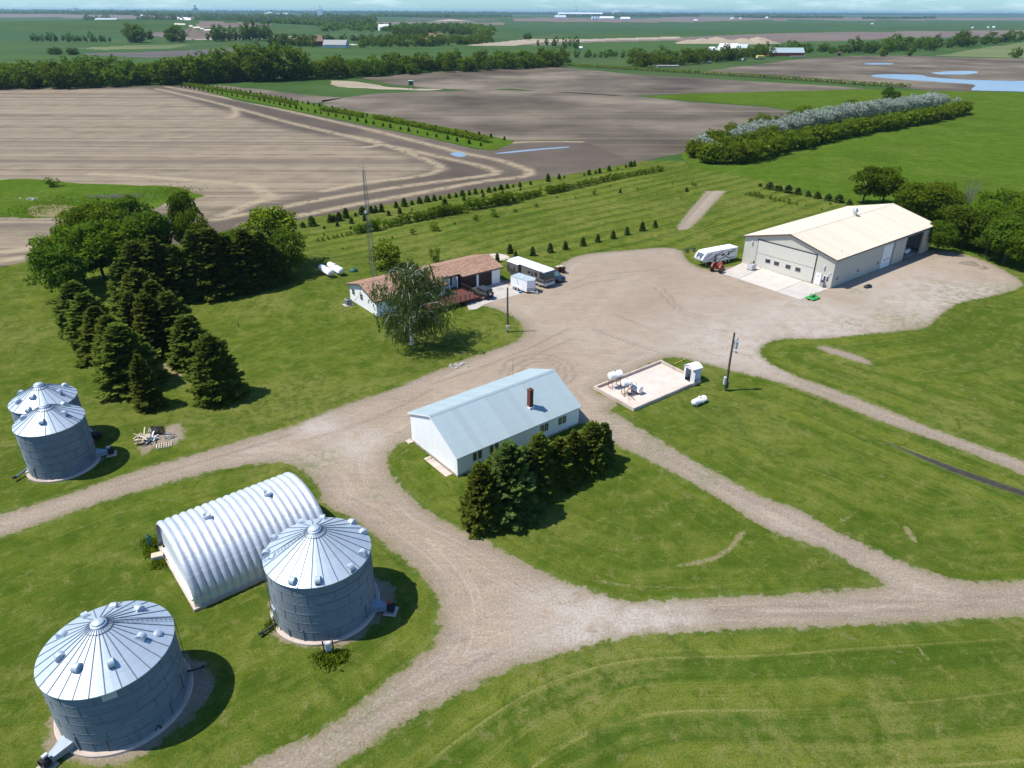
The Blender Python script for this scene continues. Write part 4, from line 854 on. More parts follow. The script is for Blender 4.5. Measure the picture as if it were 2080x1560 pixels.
hedge = [([(110, 496), (160, 488), (300, 458)], 8, .35), ([(310, 455), (450, 430)], 7, .9), ([(470, 424), (560, 405)], 5, .65), ([(560, 402), (680, 380), (760, 362)], 10, .95), ([(760, 360), (890, 342)], 8, .95), ([(905, 330), (1030, 312), (1165, 286)], 14, 1.15), ([(1175, 280), (1300, 252)], 8, .8), ([(1325, 246), (1430, 226)], 7, 1.0), ([(1430, 226), (1700, 165)], 16, .75), ([(1700, 165), (1940, 122)], 13, .65)]
hk = 0
for px_, n_, sc_ in hedge:
    for p_ in rowpts(px_, n_, jit=.2):
        hk += 1; s_ = sc_ * random.uniform(.8, 1.15) * .82; plant('bush%d' % random.randrange(3), tuple(p_), (s_, s_, s_), 'bush of the long hedge row across the lawn, %s from the left' % ordw(hk), 'bush', 'bushes of the long hedge row')
# right: rows near the shed
SB = [(572, 165, 18), (627, 180, 42), (665, 188, 30), (685, 190, 30), (730, 200, 44), (787, 208, 36), (845, 221, 32), (897, 232, 38), (960, 243, 38), (1020, 255, 46), (1080, 268, 30)]
for i, (x, y, hh) in enumerate(SB):
    b = zz((1340, 320), 2.811, (x, y)); t = zz((1340, 320), 2.811, (x, y - hh)); pxtree('juniper', b[0], b[1], t[0], t[1], 2.2, 'dark round juniper in the upper row left of the big shed, %s from the left' % ordw(i + 1), 'juniper', 'junipers in the row left of the big shed', 1.45)
SB2 = [(490, 213, 16), (515, 220, 26), (538, 225, 34), (565, 228, 34), (582, 232, 26), (630, 240, 30), (658, 247, 26), (683, 250, 20), (707, 256, 20), (733, 262, 30), (782, 272, 18), (835, 280, 14), (925, 300, 14), (972, 268, 18), (660, 206, 10), (185, 160, 24), (205, 162, 18), (158, 195, 20), (5, 80, 20)]
for i, (x, y, hh) in enumerate(SB2):
    b = zz((1340, 320), 2.811, (x, y)); t = zz((1340, 320), 2.811, (x, y - hh)); pxtree('bush%d' % (i % 3), b[0], b[1], t[0], t[1], 3.0, 'low bush on the grass left of the big shed, %s in its loose row' % ordw(i + 1), 'bush', 'low bushes left of the big shed', .95)
# -- trees behind the big shed
BT = [('broad1', (1160, 262), (1180, 60), .85, 'light green tree behind the left roof slope of the big shed'), ('broad0', (1270, 268), (1290, 58), .85, 'taller light green tree behind the ridge of the big shed'),
      ('broad2', (1470, 400), (1460, 150), 1.0, 'broadleaf tree right behind the big shed corner'), ('broad0', (1560, 360), (1560, 145), 1.1, 'broadleaf tree behind the shed, second from the corner'), ('broad3', (1640, 500), (1640, 280), 1.0, 'low broadleaf tree beside the open bay of the big shed'), ('broad1', (1720, 520), (1720, 300), 1.0, 'broadleaf tree at the back edge of the gravel, left part'),
      ('broad2', (1800, 500), (1800, 260), 1.0, 'broadleaf tree at the back edge of the gravel, middle part'), ('broad3', (1860, 560), (1850, 350), .95, 'low broadleaf tree overhanging the gravel edge'), ('broad0', (1930, 420), (1930, 180), 1.05, 'tall broadleaf tree behind the shrubs right of the shed'), ('broad3', (1960, 600), (1960, 350), 1.0, 'broadleaf tree at the right end of the gravel yard'),
      ('broad1', (2060, 560), (2060, 300), 1.1, 'broadleaf tree cut by the right edge, lower'), ('broad0', (2090, 400), (2080, 165), 1.1, 'broadleaf tree cut by the right edge, upper'), ('broad2', (2080, 640), (2080, 420), 1.0, 'dark broadleaf tree at the lower right end of the wood'), ('broad2', (1630, 330), (1620, 190), .9, 'small tree beside the bare tree'), ('broad1', (1400, 330), (1400, 200), .9, 'small tree between the shed ridge and the wood'),
      ('broad0', (2010, 480), (2010, 250), 1.0, 'broadleaf tree in the middle of the wood right of the shed'), ('broad3', (1580, 540), (1580, 370), .9, 'shrubby tree against the right end wall of the big shed')]
for k_, b, t, w, lb in BT:
    b = zz((1340, 320), 2.811, b); t = zz((1340, 320), 2.811, t); pxtree(k_, b[0], b[1], t[0], t[1] - 4, 9.0, lb, 'tree', 'trees behind the big shed', w * 1.25)
def bare_tree(loc, h, label, seed=3, spread=.45):
    rs = np.random.RandomState(seed); r_ = empty('bare_tree', loc, 0, label, 'tree'); m = MB(); m.tube([(0, 0, 0), (.05, 0, h * .3)], [.16, .12], 6); m.build('trunk', MAT['deadwood'], r_); m = MB()
    for i in range(26):
        a = rs.uniform(0, 6.28); e = rs.uniform(.6, 1) * h; o_ = h * spread * rs.uniform(.3, 1); m.tube([(0, 0, h * .25 * rs.uniform(.4, 1)), (math.cos(a) * o_ * .5, math.sin(a) * o_ * .5, e * .6), (math.cos(a) * o_, math.sin(a) * o_, e)], [.07, .04, .012], 4)
        for j in range(5):
            t = rs.uniform(.4, 1); b2 = (math.cos(a) * o_ * t, math.sin(a) * o_ * t, h * .2 + (e - h * .2) * t); m.tube([b2, (b2[0] + rs.normal(0, .4), b2[1] + rs.normal(0, .4), b2[2] + rs.uniform(.3, 1))], [.02, .006], 3)
    m.build('branches', MAT['deadwood'], r_)
b = zz((1340, 320), 2.811, (1740, 330)); t = zz((1340, 320), 2.811, (1745, 95)); bare_tree(tuple(G(*b)), tall(*b, *t), 'leafless grey tree standing in the wood right of the big shed', 3, .28)

# -- long shelterbelt on the right
def belt(px, n_, keys, sc, label, cat, group, o=(1340, 160), s=2.811, jit=.3, wob=1.0):
    for i, p_ in enumerate(rowpts(px, n_, o, s, jit)):
        s_ = random.uniform(*sc); p_ = p_ + Vector((random.uniform(-wob, wob), random.uniform(-wob, wob), 0)); plant(random.choice(keys), tuple(p_), (s_ * random.uniform(.9, 1.2), s_ * random.uniform(.9, 1.2), s_), '%s, %s from the near end' % (label, ordw(i + 1)), cat, group)
belt([(220, 478), (350, 485), (450, 480), (550, 455), (640, 432), (720, 402), (800, 396), (1000, 342), (1150, 312), (1300, 288), (1400, 272), (1520, 250), (1600, 232), (1680, 213), (1740, 195)], 66, ['shrubrow', 'shrubrow', 'shrubrow2'], (1.15, 1.5), 'rounded shrub in the front row of the long shelterbelt', 'shrub', 'shrubs in the front row of the shelterbelt')
belt([(170, 455), (250, 425), (350, 380)], 9, ['shrubrow'], (1.2, 1.6), 'green shrub at the head of the long shelterbelt', 'shrub', 'shrubs at the head of the shelterbelt')
belt([(290, 440), (420, 420), (560, 385), (640, 350)], 16, ['shrubrow'], (1.1, 1.4), 'green shrub in the second row of the long shelterbelt', 'shrub', 'shrubs in the second row of the shelterbelt')
belt([(440, 388), (560, 355), (700, 318), (850, 283), (1000, 252), (1150, 228), (1300, 202), (1450, 182), (1560, 163), (1620, 156)], 46, ['silvertree'], (1.0, 1.35), 'silver leaved tree in the middle row of the long shelterbelt', 'silver tree', 'silver leaved trees of the shelterbelt')
plant('silvertree', tuple(G(*zz((1340, 160), 2.811, (228, 440)))), 1.25, 'silver leaved tree alone near the head of the shelterbelt', 'silver tree'); plant('silvertree', tuple(G(*zz((1340, 160), 2.811, (318, 450)))), .9, 'small silver leaved tree among the green shrubs at the shelterbelt head', 'silver tree')
plant('silvertree', tuple(G(*zz((1340, 160), 2.811, (1692, 158)))), .8, 'last small silver leaved tree at the far end of the shelterbelt', 'silver tree')
belt([(200, 400), (350, 340), (500, 300), (620, 275), (800, 235), (950, 210), (1100, 185)], 24, ['shrubrow', 'bush2'], (1.0, 1.4), 'green shrub in the back row of the long shelterbelt', 'shrub', 'shrubs in the back row of the shelterbelt', wob=2)
plant('broad1', tuple(G(*zz((1340, 160), 2.811, (1290, 150)))), .95, 'taller dark tree rising behind the silver row of the shelterbelt', 'tree'); plant('broad3', tuple(G(*zz((1340, 160), 2.811, (1340, 145)))), .7, 'lower dark tree beside the taller one behind the silver row', 'tree')
# -- yellow green rows in the strip through the fields
kk = 0
for px_, n_ in (([(702, 25), (850, 48), (1000, 73), (1140, 103)], 52), ([(1230, 122), (1320, 135), (1395, 150)], 22), ([(1435, 153), (1600, 186), (1750, 218), (1880, 246)], 56)):
    for p_ in rowpts(px_, n_, (0, 160), 1.891, .3):
        kk += 1; s_ = random.uniform(.8, 1.15); plant('caragana', tuple(p_), (s_ * 1.15, s_ * 1.15, s_), 'yellow green shrub in the planted field strip, %s from its far end' % ordw(kk), 'shrub', 'yellow green shrubs of the field strip')
for lab, px_, n_ in (('left', [(690, 30), (850, 58), (1000, 84), (1150, 118), (1400, 168), (1600, 208), (1800, 250), (1870, 262)], 46), ('right', [(760, 22), (1000, 62), (1200, 102), (1400, 142), (1600, 180), (1800, 215), (1960, 238)], 46)):
    for i, p_ in enumerate(rowpts(px_, n_, (0, 160), 1.891, .1)): plant('sapling', tuple(p_), random.uniform(.8, 1.3), 'small dark conifer on the %s side of the planted strip, %s from its far end' % (lab, ordw(i + 1)), 'conifer', 'small conifers of the field strip')
for i, p_ in enumerate(rowpts([(1150, 134), (1300, 143), (1450, 152), (1600, 162), (1760, 174), (1850, 178)], 90, (0, 0), 1, .2)): plant('caragana', tuple(p_), (1.7, 1.7, 1.2), 'yellow green shrub in the far row between dark fields, %s from the left' % ordw(i + 1), 'shrub', 'shrubs of the far field row')

# -- the wood across the middle distance
def band(pts, n_, sc, label, group, idxs=(0, 1, 2, 3, 5), depth=12, num=True, cat='tree', stuff=False):
    acc = []
    g = [G(*p) for p in pts]; seg = [(g[i + 1] - g[i]).length for i in range(len(g) - 1)]; tot = sum(seg)
    for k_ in range(n_):
        d = tot * (k_ + random.random()) / n_; i = 0
        while i < len(seg) - 1 and d > seg[i]: d -= seg[i]; i += 1
        p_ = g[i].lerp(g[i + 1], min(1, d / seg[i])); dp = random.random() * depth; dr = Vector((p_.x, p_.y, 0)).normalized(); p_ = p_ + dr * dp; p_.z = H1(p_.x, p_.y) - .2
        s_ = random.uniform(*sc)
        if stuff: acc.append((random.choice(idxs), p_, s_, random.uniform(0, 6.28))); continue
        slim = .62 if idxs[0] == 4 else 1; farplant(random.choice(idxs), tuple(p_), (s_ * slim * random.uniform(.9, 1.2), s_ * slim * random.uniform(.9, 1.2), s_), (label + (', %s from the left' % ordw(k_ + 1) if num else '')), group, cat)
    if stuff:
        V = []; F = []; T = []; nb = 0
        for i_, p_, s_, a_ in acc:
            me = FARM[i_][0].data; n0 = len(me.vertices); co = np.empty(n0 * 3, dtype=np.float32); me.vertices.foreach_get('co', co); co = co.reshape(-1, 3) * s_
            x_ = co[:, 0] * math.cos(a_) - co[:, 1] * math.sin(a_); y_ = co[:, 0] * math.sin(a_) + co[:, 1] * math.cos(a_); V.append(np.stack([x_ + p_.x, y_ + p_.y, co[:, 2] + p_.z], 1)); F.append(np.arange(n0).reshape(-1, 4) + nb); nb += n0
            t_ = np.empty(n0, dtype=np.float32); me.attributes['tint'].data.foreach_get('value', t_); T.append(t_)
        o = rawmesh('far_trees', np.concatenate(V), np.concatenate(F), FARM[acc[0][0]][0].data.materials[0], None, {'tint': np.concatenate(T)}); tag(o, label, 'woodland', None, 'stuff')
g1 = 'trees of the wood across the fields'
band([(-40, 182), (120, 181), (345, 172)], 66, (.95, 1.35), 'leafy tree in the left part of the wood', g1, depth=34)
band([(340, 173), (450, 168), (560, 165)], 40, (1.0, 1.5), 'tree in the tallest part of the wood', g1, (0, 1, 3), 24)
band([(440, 168), (520, 166), (610, 165)], 12, (1.5, 1.9), 'tree towering above the middle of the wood', 'tallest trees of the wood', (0, 1, 3), 24, True)
band([(600, 165), (700, 160), (800, 155), (860, 150), (1000, 143), (1150, 136)], 78, (.85, 1.25), 'leafy tree in the right part of the wood', g1, depth=36)
band([(1285, 138), (1340, 136), (1400, 132), (1500, 125)], 34, (.8, 1.3), 'trees in the clump left of the far red barn', 'trees round the far farmstead', depth=50, stuff=True)
band([(1170, 118), (1260, 118), (1320, 122)], 16, (.4, .75), 'grey green trees beside the small far meadow', 'trees round the far farmstead', depth=60, stuff=True)
band([(1490, 122), (1600, 112), (1720, 110)], 22, (.7, 1.2), 'tree sheltering the far farmstead buildings', 'trees round the far farmstead', depth=70)
band([(1725, 110), (1800, 108), (1900, 104)], 16, (1.0, 1.6), 'tall tree in the far wood right of the farmstead', 'trees of the far right wood', depth=90)
band([(1900, 100), (1990, 94), (2100, 86)], 16, (.9, 1.5), 'tree in the last stretch of the far right wood', 'trees of the far right wood', depth=90)
band([(1948, 96), (1968, 94)], 3, (1.5, 1.9), 'highest tree clump of the far right wood', 'trees of the far right wood', depth=20)
band([(2060, 118), (2066, 118)], 1, (1.0, 1.1), 'lone tree on the edge of the far pasture', None, (2,), 2, False)
band([(1785, 115), (1850, 114)], 2, (.7, .8), 'small lone tree at the edge of the dark field', 'small lone trees at the dark field', (2,), 2, True)
band([(60, 88), (120, 88)], 9, (.75, 1.1), 'wind leaned tree in the far left tree row', 'trees of the far left tree row', (4, 1), 10)
band([(130, 88), (225, 89)], 16, (.75, 1.15), 'tree in the middle of the far left tree row', 'trees of the far left tree row', (4, 1), 10)
band([(262, 89), (290, 89)], 6, (1.5, 2.0), 'tall tree of the dense clump in the far tree row', 'trees of the far left tree row', (1, 3), 15)
band([(302, 86), (312, 86)], 2, (1.5, 1.8), 'slim paired tree right of the dense clump', 'trees of the far left tree row', (4,), 5)
band([(342, 88), (372, 88)], 5, (1.5, 1.8), 'tree of the clump before the gravel heap', 'trees of the far left tree row', (1, 4), 12)
band([(423, 87), (488, 86)], 11, (1.3, 1.8), 'upright poplar in the first group right of the gravel heap', 'far poplars', (4, 1), 12)
band([(494, 86), (552, 84)], 12, (1.8, 2.4), 'tall upright poplar in the second group right of the gravel heap', 'far poplars', (4, 1), 12)
band([(102, 111), (122, 112)], 4, (.6, .8), 'low bush in the far left green field', 'bushes of the far left field', (2,), 8); band([(140, 112), (160, 112)], 4, (.6, .8), 'low bush beside the far dark strip', 'bushes of the far left field', (2,), 8)
band([(550, 92), (640, 97)], 16, (.8, 1.6), 'trees round the far red roofed house', 'trees round the far houses', (0, 1, 2), 60, stuff=True)
band([(650, 84), (780, 84), (880, 78)], 30, (.7, 1.1), 'trees of the far hedge beyond the houses', 'trees of the far hedge', (1, 2), 30, stuff=True)
band([(730, 98), (860, 96), (1000, 88)], 60, (.6, 1.4), 'bushy trees scattered in the far valley', 'trees scattered in the far valley', (0, 1, 2, 5), 130, stuff=True)
band([(800, 78), (900, 70), (960, 76)], 60, (.7, 1.5), 'bushy trees on the far valley side', 'trees scattered in the far valley', (1, 2), 200, stuff=True)
band([(1060, 83), (1078, 83)], 3, (1.2, 1.6), 'lone far tree at the edge of the far brown field', 'lone trees far off', (4,), 5)
band([(1092, 97), (1130, 98), (1180, 100)], 8, (.8, 1.3), 'tall far tree behind the middle of the wood', 'tall trees behind the wood', (4, 1), 60)
band([(170, 41), (224, 42)], 12, (1.8, 2.5), 'trees sheltering the far white barn', 'trees round the far white barn', (1, 2), 120, stuff=True)
band([(278, 43), (370, 48)], 16, (1.6, 2.6), 'conifers of the far farm windbreak', 'trees of the far windbreak', (4, 1), 150, stuff=True)
band([(395, 50), (560, 46)], 24, (1.6, 2.6), 'trees of the long far wood on the left', 'trees of the long far wood', (1, 2), 300, stuff=True)
band([(590, 46), (740, 44)], 22, (1.6, 2.6), 'trees in the right stretch of the long far wood', 'trees of the long far wood', (1, 2), 300, stuff=True)
# woods so far off that they read as one mass
def far_wood(name, pts, depth, n_, sz, label):
    rs = np.random.RandomState(abs(int(pts[0][0] * 7 + n_)) % 9973 + 3); V = []; F = []; T = []; g = [G(*p) for p in pts]; seg = [(g[i + 1] - g[i]).length for i in range(len(g) - 1)]; tot = sum(seg)
    for k_ in range(n_):
        d = tot * rs.uniform(); i = 0
        while i < len(seg) - 1 and d > seg[i]: d -= seg[i]; i += 1
        p_ = g[i].lerp(g[i + 1], min(1, d / seg[i])); dr = p_.normalized(); p_ = p_ + dr * rs.uniform(0, depth); s_ = sz * rs.uniform(.6, 1.3); z0 = H1(p_.x, p_.y)
        m = 16; dd = rs.normal(0, 1, (m, 3)); dd[:, 2] = np.abs(dd[:, 2]); dd /= np.linalg.norm(dd, axis=1, keepdims=True)
        c = dd * np.array([s_ * .8, s_ * .8, s_ * .75]) + np.array([p_.x, p_.y, z0 + s_ * .15]); v, f = cards(c, rs.normal(0, 1, (m, 3)), dd + rs.normal(0, .4, (m, 3)), s_ * .9, s_ * .75, rs); F.append(f + len(V) * m * 4); V.append(v); T.append(rs.uniform(0, .6, m))
    o = foliage(name, np.concatenate(V), np.concatenate(F), np.concatenate(T), MAT['leafd'], None); tag(o, label, 'woodland', None, 'stuff')
far_wood('far_woodland', [(-60, 30), (140, 33), (290, 36)], 500, 500, 16, 'dark far woodland along the left skyline'); far_wood('far_woodland', [(140, 33), (420, 37), (600, 40), (760, 42)], 700, 900, 17, 'long far woodland left of the middle, below the skyline')
far_wood('far_woodland', [(-60, 27), (300, 28), (600, 29), (1040, 31)], 3500, 2600, 27, 'blue distant woods on the left skyline'); far_wood('far_woodland', [(1040, 30), (1430, 31), (1800, 31), (2160, 32)], 2600, 2600, 25, 'blue distant woods on the right skyline')
far_wood('far_woodland', [(760, 36), (1040, 38)], 400, 500, 14, 'dark wood strip below the middle of the skyline'); far_wood('far_woodland', [(400, 44), (700, 48), (760, 46)], 900, 420, 15, 'broken woods on the far left plain'); far_wood('far_woodland', [(640, 70), (900, 66), (1000, 74)], 500, 300, 8, 'thickets along the far valley'); far_wood('far_woodland', [(1150, 34), (1420, 34)], 500, 400, 15, 'far wood behind the distant white plant'); far_wood('far_woodland', [(1495, 36), (1710, 37)], 300, 330, 14, 'thin far wood right of the middle')
far_wood('far_woodland', [(1750, 38), (1900, 38)], 300, 160, 12, 'thin far wood towards the right'); far_wood('far_woodland', [(740, 30.5), (1030, 32)], 800, 500, 16, 'far wood left of the distant white plant'); far_wood('far_woodland', [(560, 58), (700, 54), (760, 60)], 250, 260, 11, 'scattered trees on the far valley slope')
MAT['ductsteel'] = metal_mat('duct_steel', (.26, .31, .36), .5, .3, .1)
MAT['mast'] = plain('mast_steel', (.13, .16, .16), .6, .3)
MAT['seam'] = plain('dull_seam', (.16, .185, .20), .55, .28, .15)
# ================================================================ buildings
def slope(parent, u0, u1, ve, ze, vr, zr, n_, mat, th=.04, rib=.03, name='roof_panel', ribmat=None, overlap=.0):
    """one roof slope as n panels, each with a raised seam"""
    dv = vr - ve; dz = zr - ze; ln = math.hypot(dv, dz); ev = Vector((0, dv / ln, dz / ln)); up = Vector((0, -dz / ln, dv / ln)); up = up if up.z > 0 else -up
    w = (u1 - u0) / n_
    m = MB()
    def bx(a0, a1, h0, h1, mi):
        vs = []
        for hh in (h0, h1):
            for (uu, t) in ((a0, 0), (a1, 0), (a1, ln), (a0, ln)): vs.append(Vector((uu, 0, 0)) + ev * t + up * hh)
        f = [(0, 3, 2, 1), (4, 5, 6, 7), (0, 1, 5, 4), (1, 2, 6, 5), (2, 3, 7, 6), (3, 0, 4, 7)]
        if (ev.cross(up)).x > 0: f = [tuple(reversed(q_)) for q_ in f]
        m.add(vs, f, mi)
    bx(.003, w - .003, 0, th, 0); bx(w - .03, w - .004, th, th + rib, 1); bx(w * .5 - .015, w * .5 + .015, th, th + rib * .5, 0)
    o = m.build(name, [mat, ribmat or mat], parent); o.location = (u0, ve, ze)
    for k_ in range(1, n_):
        c_ = o.copy(); COL.objects.link(c_); c_.location = (u0 + w * k_, ve, ze); c_.parent = parent
    return o
def window(parent, plane, a, z0, w, h, off, frame='white', mull=(1, 1), t=.05, name='window', pane='glass', depth=.04):
    """plane: 'u' on a wall running along local x (outside towards -y at y=off), 'v' on a gable wall (outside towards -x at x=off)"""
    m = MB(); g = MB()
    def add(mb, a0, a1, zz0, zz1, d0, d1):
        if plane == 'u': mb.box((a0, off - d1, zz0), (a1, off - d0, zz1))
        elif plane == 'v': mb.box((off - d1, a0, zz0), (off - d0, a1, zz1))
        elif plane == 'U': mb.box((a0, off + d0, zz0), (a1, off + d1, zz1))
    add(m, a, a + w, z0 - t, z0, .0, depth + .01); add(m, a, a + w, z0 + h, z0 + h + t, .0, depth + .01); add(m, a - t, a, z0 - t, z0 + h + t, .0, depth); add(m, a + w, a + w + t, z0 - t, z0 + h + t, .0, depth)
    for i in range(1, mull[0]): x = a + w * i / mull[0]; add(m, x - .022, x + .022, z0, z0 + h, .003, depth - .006)
    for i in range(1, mull[1]): x = z0 + h * i / mull[1]; add(m, a, a + w, x - .02, x + .02, .003, depth - .010)
    o = m.build(name, MAT[frame], parent); add(g, a + .002, a + w - .002, z0 + .002, z0 + h - .002, .001, .014); g.build('pane', MAT[pane], o); return o

# ---- silos
def silo(key, label, npan, vents, ladder, door=None, fans=(), stiff=(), hatch=None, patch=None, vr_=.62, ring2=None, group='corrugated steel grain bins'):
    cx_, cy_, r, he, hr = SILOS[key]; root = empty('grain_bin', (cx_, cy_, 0), 0, label, 'grain bin', group)
    m = MB(); m.lathe([(r + .32, -.1), (r + .32, .16), (r + .26, .20), (r - .1, .20)], 56, 0, None, False); m.build('concrete_base', MAT['pink_concrete'], root)
    prof = []; k_ = int((he - .2) / .062)
    for i in range(k_ + 1): prof.append((r + (.022 if i % 2 else -.012), .2 + (he - .2) * i / k_))
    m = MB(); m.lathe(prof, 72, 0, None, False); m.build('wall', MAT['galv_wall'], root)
    m = MB()     # vertical and horizontal sheet seams
    nsh = 12; nr_ = 6
    for q_ in range(nr_):
        for i in range(nsh):
            a = 2 * math.pi * (i + .5 * (q_ % 2)) / nsh; z0 = .2 + (he - .2) * q_ / nr_; z1 = .2 + (he - .2) * (q_ + 1) / nr_; M = Matrix.Rotation(a, 4, 'Z'); m.box((r + .006, -.012, z0), (r + .030, .012, z1), 0, M)
    for q_ in range(1, nr_): z0 = .2 + (he - .2) * q_ / nr_; m.lathe([(r + .010, z0 - .022), (r + .029, z0 - .02), (r + .029, z0 + .02), (r + .010, z0 + .022)], 72)
    m.build('sheet_seams', MAT['seam'], root)
    # roof panels
    ov = .10; ze = he - .02; r0 = .42; zi = ze + (hr - ze) * (1 - r0 / (r + ov)); sl = (zi - ze) / (r + ov - r0)
    da = 2 * math.pi / npan; m = MB()
    a0, a1 = 0, da; P_ = lambda rr_, a, dz=0: (rr_ * math.cos(a), rr_ * math.sin(a), ze + (r + ov - rr_) * sl + dz)
    am = da / 2
    vs = [P_(r + ov, a0), P_(r + ov, am), P_(r + ov, a1), P_(r0, a1), P_(r0, a0), P_(r + ov, a0, -.07), P_(r + ov, am, -.07), P_(r + ov, a1, -.07)]
    m.add(vs, [(0, 1, 2, 3, 4), (5, 6, 1, 0), (6, 7, 2, 1)], 0)
    hw = .022
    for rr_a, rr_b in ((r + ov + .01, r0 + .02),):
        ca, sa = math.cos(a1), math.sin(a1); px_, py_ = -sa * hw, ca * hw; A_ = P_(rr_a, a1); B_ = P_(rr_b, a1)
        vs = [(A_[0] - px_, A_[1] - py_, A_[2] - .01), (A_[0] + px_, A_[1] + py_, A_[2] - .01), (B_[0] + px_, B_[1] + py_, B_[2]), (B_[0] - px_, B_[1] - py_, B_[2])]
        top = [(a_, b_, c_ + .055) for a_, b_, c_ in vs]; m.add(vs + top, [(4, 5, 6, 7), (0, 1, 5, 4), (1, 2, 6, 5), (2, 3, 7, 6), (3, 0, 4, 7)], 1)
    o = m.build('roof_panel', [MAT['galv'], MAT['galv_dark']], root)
    for i in range(1, npan): c_ = o.copy(); COL.objects.link(c_); c_.parent = root; c_.rotation_euler = (0, 0, da * i)
    # top collar and lid
    m = MB(); m.lathe([(r0 + .08, zi - .03), (r0 + .06, zi + .10), (r0 - .02, zi + .12), (r0 - .05, zi + .02)], 28); m.build('collar', MAT['galv'], root)
    m = MB(); m.lathe([(r0 - .05, zi + .06), (r0 - .03, zi + .20), (r0 - .08, zi + .23), (.18, zi + .30), (0.0, zi + .31)], 28); m.build('lid', MAT['galv'], root)
    rz_ = lambda rr_: ze + (r + ov - rr_) * sl
    # rim clips round the collar
    m = MB()
    for i in range(npan):
        a = da * (i + .5); M = Matrix.Rotation(a, 4, 'Z'); m.box((r0 + .35, -.09, rz_(r0 + .4) + .02), (r0 + .39, .09, rz_(r0 + .4) + .07), 0, M)
    m.build('brackets', MAT['galv_dark'], root)
    # hood vents
    vent0 = None
    for (vx, vy) in vents:
        zt = he + .9
        for _ in range(4):
            g_ = G(vx, vy, zt); rr_ = math.hypot(g_.x - cx_, g_.y - cy_); zt = rz_(min(rr_, r)) + .16
        a = math.atan2(g_.y - cy_, g_.x - cx_); rr_ = min(rr_, r - .12)
        if vent0 is None:
            m = MB(); k_ = 12; R_ = .27; w = .19; vs = []
            for s_ in (-w, w):
                for i in range(k_ + 1): t = math.pi * 1.12 * i / k_ - .1; vs.append((R_ * math.cos(t) * 1.15, s_, R_ * math.sin(t) * 1.1 + .07))
            m.add(vs, [(i, i + 1, k_ + 2 + i, k_ + 1 + i) for i in range(k_)], 0, True)
            m.add(vs[:k_ + 1], [tuple(range(k_, -1, -1))], 0); m.add(vs[k_ + 1:], [tuple(range(k_ + 1))], 0); m.box((-.3, -w - .03, -.05), (.28, w + .03, .03), 0)
            m.box((.24, -w + .03, -.0), (.318, w - .03, .12), 1)
            vo = m.build('roof_vent', [MAT['galv'], MAT['dark']], root); vent0 = vo
        else: vo = vent0.copy(); COL.objects.link(vo); vo.parent = root
        vo.location = (rr_ * math.cos(a), rr_ * math.sin(a), rz_(rr_) - .0); vo.rotation_euler = (0, math.atan(sl), a)
    # roof ladder, side ladder
    if ladder is not None:
        a = ladder; M = Matrix.Rotation(a, 4, 'Z'); m = MB()
        for s_ in (-.17, .17): m.tube([(r + .08, s_, rz_(r) + .09), (r0 + .2, s_, rz_(r0 + .2) + .09)], .016, 5, 0, M)
        k_ = 13
        for i in range(k_): rr_ = r0 + .3 + (r - r0 - .4) * i / (k_ - 1); m.tube([(rr_, -.17, rz_(rr_) + .09), (rr_, .17, rz_(rr_) + .09)], .013, 4, 0, M)
        m.build('roof_ladder', MAT['galv_dark'], root); m = MB()
        for s_ in (-.2, .2): m.tube([(r + .16, s_, .6), (r + .16, s_, he + .2)], .018, 5, 0, M)
        for i in range(20): zt = .7 + i * .24; m.tube([(r + .16, -.2, zt), (r + .16, .2, zt)], .013, 4, 0, M)
        m.build('side_ladder', MAT['galv_dark'], root)
    if hatch is not None:
        a, rr_ = hatch; M = Matrix.Translation((rr_ * math.cos(a), rr_ * math.sin(a), rz_(rr_) + .03)) @ Matrix.Rotation(a, 4, 'Z') @ Matrix.Rotation(math.atan(sl), 4, 'Y'); m = MB(); m.lathe([(.27, -.05), (.27, .05), (.25, .075), (0, .09)], 20, 0, M); m.build('inspection_hatch', MAT['galv'], root)
    for (a, z0, z1) in stiff:
        M = Matrix.Rotation(a, 4, 'Z'); m = MB(); m.box((r + .02, -.03, z0), (r + .07, .03, z1), 0, M); m.build('stiffener', MAT['galv_dark'], root)
    if door is not None:
        M = Matrix.Rotation(door, 4, 'Z'); m = MB(); m.bbox((r - .03, -.36, .62), (r + .10, .36, 1.98), .02, 0, M); d_ = m.build('door', MAT['galv'], root); m = MB(); m.bbox((r + .10, -.28, .72), (r + .125, .28, 1.88), .01, 0, M); m.tube([(r + .13, .2, 1.15), (r + .17, .2, 1.15), (r + .17, .2, 1.4)], .012, 5, 1, M); m.build('door_leaf', [MAT['galv_wall'], MAT['dark']], d_)
    if patch is not None:
        M = Matrix.Rotation(patch, 4, 'Z'); m = MB(); m.bbox((r + .025, -.42, he - .62), (r + .05, .42, he - .10), .008, 0, M); m.build('wall_plate', MAT['galv'], root)
    for (a, ln, red) in fans:
        M = Matrix.Rotation(a, 4, 'Z'); f_ = MB(); vs = []
        for (x, w, z0, z1) in ((r - .05, .52, .22, .80), (r + ln * .55, .26, .22, .62), (r + ln * .62, .24, .24, .60)):
            vs += [(x, -w, z0), (x, w, z0), (x, w, z1), (x, -w, z1)]
        f_.add(vs, [(i + 4 * q_, (i + 1) % 4 + 4 * q_, (i + 1) % 4 + 4 * (q_ + 1), i + 4 * (q_ + 1)) for q_ in (0, 1) for i in range(4)], 0, False, M); f_.build('fan_duct', MAT['ductsteel'], root)
